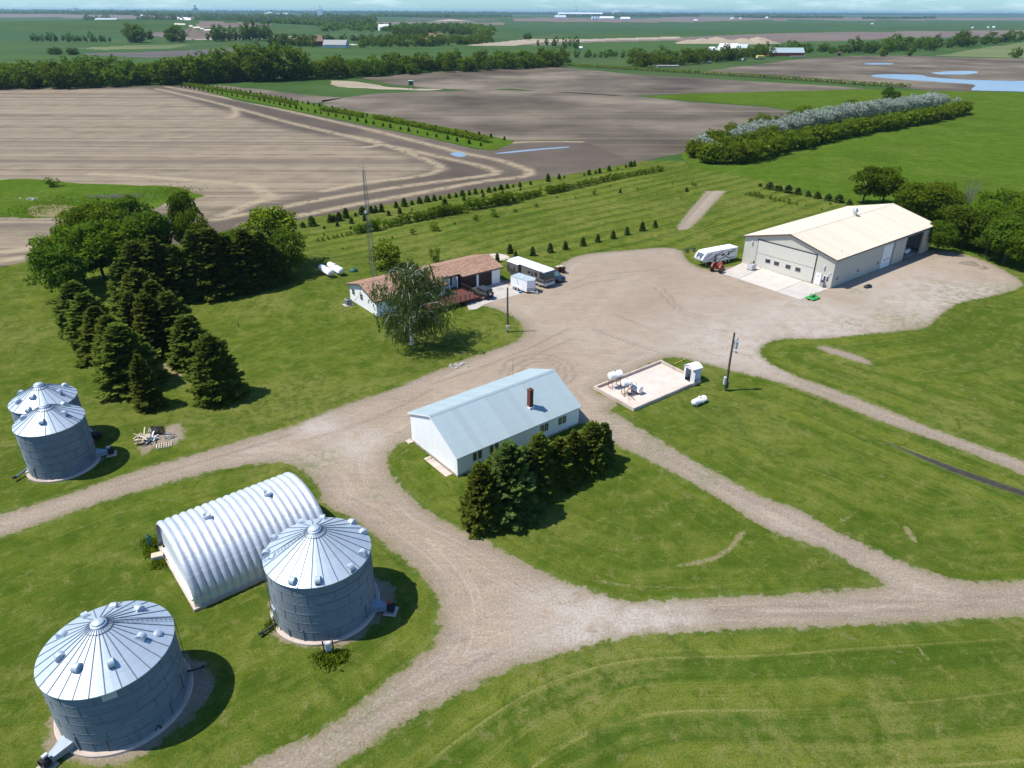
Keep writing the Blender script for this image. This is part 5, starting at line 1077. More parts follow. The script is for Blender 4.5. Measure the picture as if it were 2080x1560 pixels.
        m = MB(); x = r + ln * .62; M2 = M @ Matrix.Translation((x, 0, .46)) @ Matrix.Rotation(R(90), 4, 'Y'); m.lathe([(.30, 0), (.36, .06), (.36, .42), (.40, .50), (.33, .50), (.30, .42), (.30, .1)], 24, 0, M2); m.lathe([(.0, .12), (.09, .12), (.10, .34), (.0, .36)], 12, 1, M2)
        for i in range(6): t = i * math.pi / 3; m.add([(0, -.05, .22), (.29, -.1, .26), (.29, .1, .20), (0, .05, .24)], [(0, 1, 2, 3)], 1, False, M2 @ Matrix.Rotation(t, 4, 'Z'))
        fh = m.build('fan_housing', [MAT['black'], MAT['dark']], root); m = MB(); m.bbox((x - .05, -.12, .84), (x + .3, .12, 1.04), .02, 0, M); m.build('motor', MAT['red' if red else 'ltgrey'], fh); m = MB(); m.bbox((x - .25, -.5, -.02), (x + .75, .5, .10), .02, 0, M); m.build('fan_pad', MAT['pink_concrete'], root)
    return root
bv = Z(40, 1200, 4.333, [(355, 570), (500, 660), (795, 620), (1060, 400), (1045, 155), (825, 132), (572, 215), (375, 385)])
sb = silo('big', 'largest round grain bin, in the bottom left corner', 28, bv, R(35), None, ((R(-118), 2.1, False), (R(168), 1.5, False)), [(R(-105), .2, 1.5), (R(-78), .2, 1.2), (R(-52), .2, 1.5), (R(-18), .3, 1.3), (R(5), .8, 2.2), (R(-165), .2, 1.2)], (R(12), 3.25), R(-62))
mv = Z(260, 940, 3.467, [(1215, 410), (1368, 380), (1575, 412), (1655, 482), (1650, 630), (1562, 735), (1335, 825), (1160, 825), (975, 630), (1030, 525)])
sm_ = silo('mid', 'round grain bin beside the ribbed arch shed, with a door and a fan', 26, mv, R(200), R(-145), ((R(-8), 1.9, True),), [(R(-100), .2, 1.3), (R(-62), .2, 1.1), (R(-118), .2, .9), (R(-75), .2, .9), (R(-25), .3, 1.6)], (R(-160), 3.3))
tv = Z(0, 740, 4.952, [(240, 530), (420, 575), (635, 485), (640, 395)])
silo('tlf', 'front one of the two smaller grain bins at the left edge', 22, tv, R(-5), None, ((R(25), 1.7, False),), [(R(-110), .2, 1.5), (R(-55), .2, 1.6), (R(-82), .2, .7)], None)
tv = Z(0, 740, 4.952, [(210, 280), (185, 365), (350, 390), (285, 460), (598, 315), (648, 208)])
silo('tlb', 'rear one of the two smaller grain bins, half hidden by the front one', 22, tv, R(0), None, (), [(R(170), .2, 1.5)], None)
# unloading augers
def auger(p, q_, label, r=.09, mat='dark', hop=True):
    p = Vector(p); q_ = Vector(q_); o = empty('auger', tuple((p.x, p.y, 0)), 0, label, 'auger'); m = MB(); m.cyl((0, 0, p.z), tuple(q_ - Vector((p.x, p.y, 0))), r, r, 12); m.build('tube', MAT[mat], o)
    e = q_ - Vector((p.x, p.y, 0)); m = MB(); m.cyl(tuple(e), tuple(e + (e.normalized() * .35)), r * 1.6, r * 1.4, 12); m.build('gearbox', MAT['dark'], o); m = MB(); m.tube([tuple(e * .8), (e.x * .8 + .1, e.y * .8, 0)], .03, 6); m.build('prop', MAT['galv_dark'], o)
a_ = G(*zz((40, 1200), 4.333, (1462, 740))); b_ = G(*zz((40, 1200), 4.333, (1590, 680)), .45); auger((a_.x, a_.y, .3), (b_.x, b_.y, .45), 'dark unloading auger sticking out of the largest bin into its shade', .07)
a_ = G(*zz((0, 740), 4.952, (285, 1095))); b_ = G(*zz((0, 740), 4.952, (160, 1130)), .4); auger((a_.x, a_.y, .5), (b_.x, b_.y, .35), 'blue unloading auger at the left foot of the front small bin', .1, 'galv_dark')
a_ = G(*zz((260, 940), 3.467, (1045, 1150))); b_ = G(*zz((260, 940), 3.467, (950, 1190)), .3); auger((a_.x, a_.y, .3), (b_.x, b_.y, .25), 'short auger spout at the left foot of the bin by the arch shed', .09, 'dark')
# tractor drawn gear between the two small bins
bl = empty('blower_unit', tuple(G(190, 893)), .3, 'dark aeration blower with hoses behind the front small bin', 'blower'); m = MB(); m.bbox((-.5, -.4, .1), (.5, .4, .8), .05); m.cyl((.5, 0, .5), (.9, 0, .5), .35, .3, 16); m.build('housing', MAT['black'], bl); m = MB(); m.tube([(-.3, -.4, .3), (-.2, -1.2, .25), (.1, -1.8, .15), (.2, -2.6, .1)], .07, 8); m.build('hose', MAT['ltgrey'], bl); m = MB(); m.bbox((-.2, -.8, 0), (.3, -.5, .4), .04); m.build('motor', MAT['red'], bl)
# junction boxes near bins
def boxpost(loc, rz, label, mat='white', h=1.1, w=.45, posts=2, lean=0):
    o = empty('control_box', loc, rz, label, 'electrical box'); m = MB(); m.bbox((-w / 2, -.14, h - .75), (w / 2, .14, h + .05), .02); b_ = m.build('cabinet', MAT[mat], o); m = MB(); m.bbox((-w / 2 + .04, -.165, h - .7), (w / 2 - .04, -.141, h), .008); m.build('cabinet_door', MAT[mat], b_)
    for s_ in ((-1, 1) if posts == 2 else (0,)): m = MB(); m.bbox((s_ * (w / 2 + .14) - .05, -.05, 0), (s_ * (w / 2 + .14) + .05, .05, h + .3 - lean * s_), .01); m.build('post', MAT['wood'], o)
    return o
boxpost(tuple(G(669, 1328)), .25, 'pale control box between two wooden posts in weeds below the mid bin', 'ltgrey', 1.15, .4)
boxpost(tuple(G(308, 1114)), 1.0, 'dark green meter cabinet with a white head behind the arch shed', 'dkgreen', 1.35, .4, 1)
bx = empty('transformer_box', tuple(G(322, 1136)), .4, 'low white transformer box in weeds at the back corner of the arch shed', 'electrical box'); m = MB(); m.bbox((-.45, -.3, .05), (.45, .3, .5), .03); m.build('cabinet', MAT['ltgrey'], bx); m = MB(); m.bbox((-.48, -.33, .5), (.48, .33, .56), .01); m.build('lid', MAT['palewood'], bx)
boxpost(tuple(G(561, 1250)), .4, 'grey electric meter box at the left side of the mid bin', 'ltgrey', 1.0, .3, 1)
tr_ = MB(); T_ = Matrix.Translation(G(*zz((40, 1200), 4.333, (1228, 1232)))) @ Matrix.Translation((0, 0, .26)) @ Matrix.Rotation(R(-60), 4, 'Z') @ Matrix.Rotation(R(70), 4, 'Y'); k_ = 20; pr = [(.16 + .05 * math.cos(t), .05 * math.sin(t)) for t in np.linspace(0, 2 * math.pi, 8)]; tr_.lathe(pr, 20, 0, T_); o = tr_.build('small_tyre', MAT['black']); tag(o, 'small black tyre leaning on the foot of the largest bin', 'tyre')

# ---- ribbed arch shed (bare steel)
qo = (-24.91, 41.35); qy = .69; QW, QL, QH = 9.66, 11.81, 4.22
q0 = empty('arch_shed', (qo[0], qo[1], 0), qy, 'shiny ribbed steel arch shed between the grain bins', 'shed')
m = MB(); m.box((-.18, -.18, -.1), (QL + .18, .16, .26)); m.box((-.18, QW - .16, -.1), (QL + .18, QW + .18, .26)); m.box((-.178, .16, -.1), (.16, QW - .16, .258)); m.box((QL - .16, .16, -.1), (QL + .178, QW - .16, .258)); m.build('concrete_base', MAT['pink_concrete'], q0)
NR = 19; ku = 10; kt = 56
for b_ in range(NR):
    vs = []; rw_ = QL / NR
    for i in range(ku + 1):
        u = rw_ * i / ku; ph = i / ku
        am_ = .20 * (abs(math.sin(math.pi * ph)) ** .75)
        for j in range(kt + 1):
            t = math.pi * j / kt; s_ = 1 - .55 * max(0, (.28 - min(t, math.pi - t)) / .28) * 1.0
            rw2 = QW / 2 - .05 + am_ * s_; rh = QH + am_ * s_ - .05
            vs.append((u, QW / 2 - rw2 * math.copysign(abs(math.cos(t)) ** .88, math.cos(t)), .24 + rh * math.sin(t) ** .92))
    if b_ == 0:
        m = MB(); m.add(vs, [(i * (kt + 1) + j, (i + 1) * (kt + 1) + j, (i + 1) * (kt + 1) + j + 1, i * (kt + 1) + j + 1) for i in range(ku) for j in range(kt)], 0, True); ao = m.build('arch_panel', MAT['quon'], q0)
    else: c_ = ao.copy(); COL.objects.link(c_); c_.parent = q0; c_.location = (rw_ * b_, 0, 0)
for x, nm in ((.30, 'end_wall'), (QL - .30, 'end_wall')):
    vs = [(x, QW / 2 - (QW / 2 - .10) * math.copysign(abs(math.cos(t)) ** .88, math.cos(t)), .26 + (QH - .12) * math.sin(t) ** .92) for t in np.linspace(0, math.pi, 40)]; m = MB(); m.add(vs + [(x + .06, b__, c__) for a__, b__, c__ in vs], [tuple(range(39, -1, -1)), tuple(range(40, 80))], 0); m.build(nm, lap_mat('end_cladding', (.62, .64, .66), .25, True, .1, .5) if x < 1 else MAT['ltgrey'], q0)
m = MB(); m.bbox((-.02, .9, .3), (.28, QW - .9, .42), .02); m.build('sill_beam', MAT['white'], q0)
for (vx, vy, sc_) in ((560, 390, 1), (985, 232, 1)):
    g_ = G(*zz((260, 940), 3.467, (vx, vy)), 4.5); du = (g_.x - qo[0]) * math.cos(qy) + (g_.y - qo[1]) * math.sin(qy); dv = -(g_.x - qo[0]) * math.sin(qy) + (g_.y - qo[1]) * math.cos(qy)
    m = MB(); M = Matrix.Translation((du, min(max(dv, 3), QW - 3), QH + .02)); m.lathe([(.20, -.1), (.20, .34), (.31, .36), (.33, .40), (.33, .62), (.31, .66), (.28, .66), (.28, .60), (0, .60)], 28, 0, M); m.build('roof_ventilator', MAT['galv'], q0)
    m = MB(); m.lathe([(.24, -.1), (.22, .1), (0, .14)], 20, 0, Matrix.Translation((du - .1, min(max(dv, 3), QW - 3) + 1.0, QH - .06))); m.build('vent_cap', MAT['galv'], q0)
for (vx, vy) in ((652, 552), (1128, 358)):
    g_ = G(*zz((260, 940), 3.467, (vx, vy)), 4.0); du = (g_.x - qo[0]) * math.cos(qy) + (g_.y - qo[1]) * math.sin(qy); dv = -(g_.x - qo[0]) * math.sin(qy) + (g_.y - qo[1]) * math.cos(qy); dv = max(dv, .8)
    zt = .24 + QH * max(0, 1 - ((QW / 2 - dv) / (QW / 2)) ** 2) ** .5; m = MB(); M = Matrix.Translation((du, dv, zt)) @ Matrix.Rotation(R(30), 4, 'X'); m.bbox((-.13, -.1, -.05), (.13, .14, .22), .04, 0, M); m.bbox((-.10, -.115, .0), (.10, -.09, .16), .005, 1, M); m.build('small_vent', [MAT['galv'], MAT['dark']], q0)

# ---- white barn
by = .676; B0 = (-5.49, 59.60); BWd, BLn = 8.82, 16.82; hf, hb, vr, hr = 2.46, 3.60, 4.67, 5.12
bn = empty('white_barn', (B0[0], B0[1], 0), by, 'long white building with a pale blue steel roof and a brick chimney', 'building')
m = MB(); m.box((-.05, -.05, -.1), (BLn + .05, BWd + .05, .26)); m.build('foundation', MAT['concrete'], bn)
m = MB(); m.box((0, 0, .26), (BLn, .14, hf - .05)); m.build('front_wall', MAT['whitewall'], bn); m = MB(); m.box((0, BWd - .14, .26), (BLn, BWd, hb - .05)); m.build('back_wall', MAT['whitewall'], bn)
gab = [(.002, .26), (BWd - .002, .26), (BWd - .002, hb - .06), (vr, hr - .06), (.002, hf - .06)]
for x in (-.004, BLn - .136):
    m = MB(); m.add([(x, a, b) for a, b in gab] + [(x + .14, a, b) for a, b in gab], [(4, 3, 2, 1, 0), (5, 6, 7, 8, 9)] + [(i, (i + 1) % 5, 5 + (i + 1) % 5, 5 + i) for i in range(5)]); m.build('gable_wall', MAT['whitewall'], bn)
sf = (hr - hf) / vr; sbk = (hr - hb) / (BWd - vr)
slope(bn, -.18, BLn + .18, -.22, hf - .22 * sf, vr, hr, 20, MAT['blueroof'], .03, .022); slope(bn, -.18, BLn + .18, BWd + .22, hb - .22 * sbk, vr, hr, 20, MAT['blueroof'], .03, .022)
m = MB(); m.ext([(vr - .2, 0), (vr, 0), (vr + .2, 0)], 0, 0) if False else None
m = MB(); m.add([(-.2, vr - .24, hr - .24 * sf + .065), (BLn + .2, vr - .24, hr - .24 * sf + .065), (BLn + .2, vr, hr + .085), (-.2, vr, hr + .085), (-.2, vr + .24, hr - .24 * sbk + .065), (BLn + .2, vr + .24, hr - .24 * sbk + .065)], [(0, 1, 2, 3), (3, 2, 5, 4)]); m.build('ridge_cap', MAT['blueroof'], bn)
m = MB()
for x in (-.20, BLn + .184):
    for (v0, z0, v1, z1) in ((-.22, hf - .22 * sf, vr, hr), (BWd + .22, hb - .22 * sbk, vr, hr)): m.add([(x, v0, z0 - .12), (x, v1, z1 - .12), (x, v1, z1 + .02), (x, v0, z0 + .02), (x + .016, v0, z0 - .12), (x + .016, v1, z1 - .12), (x + .016, v1, z1 + .02), (x + .016, v0, z0 + .02)], [(0, 1, 2, 3), (7, 6, 5, 4), (3, 2, 6, 7), (0, 4, 5, 1)])
m.build('barge_board', MAT['white'], bn)
for u in (2.55, 4.7, 11.6, 14.25):
    if u < 5.5: window(bn, 'u', u - .55, 1.15, .36, .85, 0, 'trim', (1, 2), .035); window(bn, 'u', u + .10, 1.15, .36, .85, 0, 'trim', (1, 2), .035)
    else: window(bn, 'u', u - .55, 1.05, .48, .85, 0, 'palewood', (2, 2), .035); window(bn, 'u', u + .08, 1.05, .48, .85, 0, 'palewood', (2, 2), .035)
# chimney
cpx = G(*zz((800, 720), 4.215, (1165, 520)), 3.9); cu = (cpx.x - B0[0]) * math.cos(by) + (cpx.y - B0[1]) * math.sin(by); cv = -(cpx.x - B0[0]) * math.sin(by) + (cpx.y - B0[1]) * math.cos(by); zc = hf + cv * sf
cpx = G(*zz((800, 720), 4.215, (1165, 520)), zc); cu = (cpx.x - B0[0]) * math.cos(by) + (cpx.y - B0[1]) * math.sin(by); cv = -(cpx.x - B0[0]) * math.sin(by) + (cpx.y - B0[1]) * math.cos(by); zc = hf + cv * sf
m = MB(); m.box((cu - .24, cv - .24, zc - .5), (cu + .24, cv + .24, zc + 2.05), 0)
for i in range(24):
    z_ = zc - .3 + i * .1; m.box((cu - .247, cv - .247, z_), (cu + .247, cv + .247, z_ + .082), 0)
m.box((cu - .28, cv - .28, zc + 2.05), (cu + .28, cv + .28, zc + 2.15), 0); ch = m.build('chimney', MAT['brickred'], bn); m = MB(); m.cyl((cu, cv, zc + 2.15), (cu, cv, zc + 2.32), .12, .12, 12); m.build('flue', MAT['brickred'], ch); m = MB(); m.box((cu - .34, cv - .36, zc - .16), (cu + .34, cv + .34, zc + .07)); m.build('flashing', MAT['white'], ch)
m = MB(); m.tube([(13.5, vr + 3.2, hr - 1.1), (13.5, vr + 3.2, hr + 1.1)], .02, 5); m.build('antenna', MAT['dark'], bn)
m = MB(); m.box((-.7, BWd - .5, 0), (-.06, BWd + .3, .14)); m.build('doorstep', MAT['pink_concrete'], bn)
for v0, v1 in ((4.55, 4.95), (2.7, 4.5), (2.3, 2.66), (.75, 2.26)):
    m = MB(); m.bbox((-.95, v0, .0), (-.12, v1, .05 + .02 * (v0 > 3)), .02); o = m.build('paving_slab', MAT['pink_concrete'], bn)

# ---- big cream shed
sy = .669; S0 = (54.585, 115.683); SW, SLn = 17.99, 35.98; she, shr, svr = 5.25, 7.55, 8.95
sh = empty('machine_shed', (S0[0], S0[1], 0), sy, 'big cream machine shed with a wide folding door and an open bay', 'shed')
bay0, bay1 = 25.1, 32.2
m = MB(); m.box((0, 0, -.05), (bay0, .18, she - .12)); m.box((bay1, 0, -.05), (SLn, .18, she - .12)); m.box((bay0, 0, 4.55), (bay1, .178, she - .12)); m.build('long_wall', MAT['cream'], sh)
m = MB(); m.box((0, SW - .18, -.05), (SLn, SW, she - .12)); m.build('back_wall', MAT['cream'], sh)
gab = [(.002, -.05), (SW - .002, -.05), (SW - .002, she - .13), (svr, shr - .13), (.002, she - .13)]
for x in (-.004, SLn - .176):
    m = MB(); m.add([(x, a, b) for a, b in gab] + [(x + .18, a, b) for a, b in gab], [(4, 3, 2, 1, 0), (5, 6, 7, 8, 9)] + [(i, (i + 1) % 5, 5 + (i + 1) % 5, 5 + i) for i in range(5)]); m.build('gable_wall', MAT['cream'], sh)
ss = (shr - she) / svr; s2 = (shr - she) / (SW - svr)
slope(sh, -.42, SLn + .42, -.38, she - .38 * ss, svr, shr, 38, MAT['creamroof'], .04, .018); slope(sh, -.42, SLn + .42, SW + .38, she - .38 * s2, svr, shr, 38, MAT['creamroof'], .04, .018)
m = MB(); m.add([(-.44, svr - .3, shr - .3 * ss + .075), (SLn + .44, svr - .3, shr - .3 * ss + .075), (SLn + .44, svr, shr + .09), (-.44, svr, shr + .09), (-.44, svr + .3, shr - .3 * s2 + .075), (SLn + .44, svr + .3, shr - .3 * s2 + .075)], [(0, 1, 2, 3), (3, 2, 5, 4)]); m.build('ridge_cap', MAT['creamroof'], sh)
m = MB()
for x in (-.445, SLn + .425):
    for (v0, z0, v1, z1) in ((-.38, she - .38 * ss, svr, shr), (SW + .38, she - .38 * s2, svr, shr)): m.add([(x, v0, z0 - .2), (x, v1, z1 - .2), (x, v1, z1 + .03), (x, v0, z0 + .03), (x + .02, v0, z0 - .2), (x + .02, v1, z1 - .2), (x + .02, v1, z1 + .03), (x + .02, v0, z0 + .03)], [(0, 1, 2, 3), (7, 6, 5, 4), (3, 2, 6, 7), (0, 4, 5, 1)])
m.box((-.42, -.40, she - .38 * ss - .2), (SLn + .42, -.385, she - .38 * ss + .02)); m.build('fascia', MAT['trim'], sh)
# folding door: face towards -x, v from 2.6 (near) to 14.3
D0, D1, DT = 3.55, 15.1, 5.2
m = MB(); m.box((-.10, D0, 2.72), (-.02, D1, DT - .16)); m.build('door_leaf', MAT['creamdoor'], sh); m = MB(); m.box((-.10, D0, .02), (-.02, D1, 2.68)); dl = m.build('door_leaf', MAT['creamdoor'], sh)
m = MB(); m.box((-.13, D0 - .14, DT - .16), (-.01, D1 + .14, DT)); m.box((-.13, D0 - .14, .0), (-.008, D0 - .01, DT - .17)); m.box((-.125, D1 + .01, .0), (-.008, D1 + .07, DT - .17)); m.build('door_frame', MAT['dark'], sh)
m = MB(); m.box((-.112, D0, 2.675), (-.09, D1, 2.725)); m.box((-.11, D0, .0), (-.09, D1, .05)); m.build('door_hinge_line', MAT['trim'], sh)
for v in (13.05, 11.25, 8.9, 6.95): window(dl, 'v', v - 1.0, 1.35, 1.0, .72, -.10, 'ltgrey', (1, 1), .05)
# person door and pair of windows near the corner
m = MB(); m.bbox((-.10, 2.02, .02), (-.01, 3.02, 2.08), .01); pd = m.build('entrance_door', MAT['white'], sh); m = MB(); m.bbox((-.125, 2.3, 1.45), (-.098, 2.75, 1.8), .01); m.build('door_pane', MAT['ltgrey'], pd); m = MB(); m.box((-.08, 1.93, 0), (-.006, 2.01, 2.18)); m.box((-.08, 3.03, 0), (-.006, 3.11, 2.18)); m.box((-.08, 2.01, 2.09), (-.006, 3.03, 2.18)); m.build('door_frame', MAT['ltgrey'], pd)
window(sh, 'v', 1.15, 1.05, .38, .85, -.004, 'white', (1, 1), .05); window(sh, 'v', .62, 1.05, .38, .85, -.004, 'white', (1, 1), .05)
for v, z_ in ((1.75, 3.2), (16.35, 4.1)):
    m = MB(); m.bbox((-.28, v - .14, z_), (-.006, v + .14, z_ + .5), .03); wl = m.build('wall_lamp', MAT['ltgrey'], sh); m = MB(); m.bbox((-.285, v - .10, z_ - .09), (-.06, v + .10, z_ - .002), .02); m.build('lamp_glass', MAT['grey'], wl)
m = MB(); m.bbox((-.10, .35, 2.5), (-.006, .6, 2.75), .01); m.bbox((-.10, .55, 1.95), (-.006, .65, 2.35), .01); m.bbox((-.10, .75, 1.95), (-.006, .85, 2.35), .01); m.build('meter_boxes', MAT['ltgrey'], sh)
# long wall: small windows, white overhead door, sliding door, open bay
for u in (1.7, 8.6, 15.6): window(sh, 'u', u - .45, 1.15, .8, .75, 0, 'white', (2, 1), .05)
m = MB()
for i in range(5): m.bbox((16.9, -.07 - .002 * i, .02 + i * .86), (20.0, -.01, .02 + (i + 1) * .86 - .015), .012)
od = m.build('overhead_door', MAT['white'], sh)
for u in (17.6, 18.8): m = MB(); m.bbox((u, -.10, 1.5), (u + .45, -.068, 1.75), .008); m.build('door_window', MAT['glass'], od)
m = MB(); m.box((16.75, -.06, .0), (16.89, -.004, 4.45)); m.box((20.01, -.06, .0), (20.15, -.004, 4.45)); m.box((16.89, -.06, 4.34), (20.01, -.004, 4.45)); m.build('door_frame', MAT['white'], sh)
m = MB(); m.box((20.7, -.16, .05), (25.1, -.07, 4.6)); m.build('sliding_door', MAT['cream'], sh); m = MB(); m.box((20.35, -.14, 4.62), (SLn - .1, -.004, 4.76)); m.box((20.35, -.13, 0), (20.55, -.004, 4.6)); m.build('door_track', MAT['grey'], sh); m = MB(); m.box((32.2, -.16, .05), (SLn - .3, -.07, 4.6)); m.build('sliding_door', MAT['cream'], sh)
m = MB(); m.box((.2, .2, -.02), (SLn - .2, SW - .2, .03)); m.build('floor', MAT['concrete'], sh)
vg = G(*zz((1720, 380), 5.778, (80, 390)), 6.6); vu = (vg.x - S0[0]) * math.cos(sy) + (vg.y - S0[1]) * math.sin(sy); vv = -(vg.x - S0[0]) * math.sin(sy) + (vg.y - S0[1]) * math.cos(sy); zv = she + vv * ss
m = MB(); m.lathe([(.36, -.3), (.36, .6), (.50, .66), (.50, 1.0), (.36, 1.06), (.40, 1.25), (.2, 1.38), (0, 1.42)], 20, 0, Matrix.Translation((vu, vv, zv))); m.build('roof_ventilator', MAT['chrome'], sh)
m = MB(); m.cyl((3.5, 1.2, she + .2), (3.5, 1.2, she + .75), .06, .06, 8); m.build('vent_pipe', MAT['creamroof'], sh)
# a covered boat parked in the open bay
bo = empty('boat', (S0[0] + math.cos(sy) * 29.6 - math.sin(sy) * 3.2, S0[1] + math.sin(sy) * 29.6 + math.cos(sy) * 3.2, 0), sy + R(75), 'pale boat on a trailer just inside the open bay of the shed', 'boat')
m = MB(); vs = []; st = ((-2.4, .9, .35, 1.25), (-1, 1.0, .3, 1.25), (1, .95, .3, 1.3), (2.2, .5, .55, 1.4), (2.9, .03, 1.1, 1.5))
for x, w, z0, z1 in st: vs += [(x, -w, z1), (x, -w * .8, (z0 + z1) / 2), (x, 0, z0), (x, w * .8, (z0 + z1) / 2), (x, w, z1)]
m.add(vs, [(5 * q_ + i, 5 * q_ + i + 1, 5 * q_ + i + 6, 5 * q_ + i + 5) for q_ in range(4) for i in range(4)] + [(0, 1, 2, 3, 4)], 0, True); m.build('hull', MAT['white'], bo); m = MB(); m.add([(x, s_ * w * .95, z1 + .01) for x, w, z0, z1 in st for s_ in (-1, 1)] + [(x, 0, z1 + .35) for x, w, z0, z1 in st], [(2 * q_, 2 * q_ + 2, 11 + q_, 10 + q_) for q_ in range(4)] + [(2 * q_ + 1, 10 + q_, 11 + q_, 2 * q_ + 3) for q_ in range(4)]); m.build('cover', MAT['ltgrey'], bo); m = MB()
for s_ in (-1, 1): m.cyl((-.4, s_ * .75, .3), (-.4, s_ * .95, .3), .3, .3, 14)
m.build('wheels', MAT['black'], bo)
# apron
ap = [(37.93, 123.56), (47.51, 110.32), (54.2, 115.55), (43.52, 129.7)]
apx = lambda a, b: tuple(np.array(ap[0]) * (1 - a) * (1 - b) + np.array(ap[1]) * a * (1 - b) + np.array(ap[2]) * a * b + np.array(ap[3]) * (1 - a) * b)
ar = empty('concrete_apron', (0, 0, 0)); ar['kind'] = 'structure'
for i, (a0, a1) in enumerate(((0, .235), (.24, .72), (.725, 1))):
    m = MB(); m.prism([apx(a0, 0), apx(a1, 0), apx(a1, 1), apx(a0, 1)], -.05, .055 - .002 * i); m.build('slab', concrete_mat('slab_concrete', ((.50, .455, .40), (.56, .50, .43), (.49, .45, .395))[i], .10), ar)

# ---- house
HO = (-2.15, 118.28); hy = .66; HR, HV, HS = 3.98, 3.78, .27
hs = empty('house', (HO[0], HO[1], 0), hy, 'low ranch house with a brown shingle roof and two brown garage doors', 'house')
zf = lambda v: HR - HS * abs(HV - v)
uL, uM, uG = -24.98, -11.7, -8.18; wm = -1.0; vb = 8.1
m = MB(); m.box((uL + .45, wm, -.05), (uM - .35, wm + .15, zf(-1.51) - .02)); m.build('front_wall', MAT['whitewall'], hs)
m = MB(); m.box((uM - .5, wm + .15, -.05), (uM - .35, 1.2, zf(0) - .1)); m.build('porch_side_wall', MAT['whitewall'], hs)
m = MB(); m.box((uM - .35, 1.2, -.05), (uG, 1.35, zf(1.2) - .15)); m.build('porch_wall', MAT['whitewall'], hs)
m = MB(); m.box((uL + .45, vb - .15, -.05), (-.1, vb, zf(vb) - .08)); m.build('back_wall', MAT['whitewall'], hs)
for x in (uL + .4, -.18):
    v0 = wm if x < -10 else 0; g_ = [(v0 + .003, -.05), (vb - .003, -.05), (vb - .003, zf(vb) - .09), (HV, HR - .09), (v0 + .003, zf(v0) - .09)]; m = MB(); m.add([(x, a, b) for a, b in g_] + [(x + .15, a, b) for a, b in g_], [(4, 3, 2, 1, 0), (5, 6, 7, 8, 9)] + [(i, (i + 1) % 5, 5 + (i + 1) % 5, 5 + i) for i in range(5)]); m.build('gable_wall', MAT['whitewall'], hs)
# garage front: piers, lintel and two doors
m = MB(); m.box((-1.75, -.003, -.05), (-.1, .17, 2.45)); m.build('garage_pier', MAT['whitewall'], hs); m = MB(); m.box((-5.05, -.12, -.05), (-4.65, .17, 2.45)); m.build('garage_pier', MAT['white'], hs); m = MB(); m.box((uG, 0, -.05), (uG + .18, .17, 2.45)); m.box((uG, 0.0, 2.45), (-.1, .16, zf(0) - .09)); m.box((uG, .17, -.05), (uG + .14, 1.2, zf(.4) - .1)); m.build('garage_lintel', MAT['brown'], hs)
for a, b in ((-7.98, -5.08), (-4.62, -1.78)):
    m = MB()
    for i in range(4): m.bbox((a, .02 + .001 * i, .03 + i * .6), (b, .09, .03 + (i + 1) * .6 - .015), .012)
    m.build('garage_door', MAT['brown'], hs)
# roof slabs
def roofslab(u0, u1, v0, v1, name='roof_slope'):
    m = MB(); th = .09; vs = []
    for dz in (0, th):
        for (u, v) in ((u0, v0), (u1, v0), (u1, v1), (u0, v1)): vs.append((u, v, zf(v) + dz))
    m.add(vs, [(0, 3, 2, 1), (4, 5, 6, 7), (0, 1, 5, 4), (1, 2, 6, 5), (2, 3, 7, 6), (3, 0, 4, 7)]); return m.build(name, MAT['shingle'], hs)
roofslab(uL, uM, -1.51, HV); roofslab(uM, uG, .35, HV); roofslab(uG, .4, -.55, HV)
m = MB(); vs = []
for dz in (0, .09):
    for (u, v) in ((uL, 8.58), (.4, 8.58), (.4, HV), (uL, HV)): vs.append((u, v, zf(v) + dz))
m.add(vs, [(0, 1, 2, 3), (7, 6, 5, 4), (0, 4, 5, 1), (1, 5, 6, 2), (2, 6, 7, 3), (3, 7, 4, 0)]); m.build('roof_slope', MAT['shingle'], hs)
m = MB(); m.add([(uL, HV - .18, HR + .06), (.4, HV - .18, HR + .06), (.4, HV, HR + .115), (uL, HV, HR + .115), (uL, HV + .18, HR + .06), (.4, HV + .18, HR + .06)], [(0, 1, 2, 3), (3, 2, 5, 4)]); m.build('ridge_cap', MAT['shingle'], hs)
m = MB(); m.box((uL - .0, -1.55, zf(-1.51) - .14), (uM, -1.515, zf(-1.51) + .03)); m.box((uG, -.59, zf(-.55) - .14), (.4, -.555, zf(-.55) + .03)); m.box((uM, .31, zf(.35) - .14), (uG, .345, zf(.35) + .03)); m.build('fascia', MAT['trim'], hs)
for x, v0 in ((uL - .02, -1.51), (.405, -.55)):
    m = MB()
    for (a, b) in ((v0, HV), (8.58, HV)): m.add([(x, a, zf(a) - .14), (x, b, zf(b) - .14), (x, b, zf(b) + .05), (x, a, zf(a) + .05), (x + .015, a, zf(a) - .14), (x + .015, b, zf(b) - .14), (x + .015, b, zf(b) + .05), (x + .015, a, zf(a) + .05)], [(0, 1, 2, 3), (7, 6, 5, 4), (3, 2, 6, 7), (0, 4, 5, 1)])
    m.build('barge_board', MAT['trim'], hs)
for v, w, z_ in ((6.3, .8, 1.35), (3.5, .8, 1.3)): window(hs, 'v', v, z_, w, .85, uL + .398, 'grey', (1, 2), .06)
for u in (-22.5, -18.4, -14.4): window(hs, 'u', u, 1.1, 1.5, 1.0, wm, 'ltgrey', (2, 1), .06)
m = MB(); m.bbox((-10.1, 1.10, .85), (-9.1, 1.197, 2.75), .02); fd = m.build('front_door', MAT['white'], hs); m = MB(); m.bbox((-9.95, 1.075, 1.1), (-9.25, 1.098, 2.6), .01); m.build('door_pane', MAT['glass'], fd)
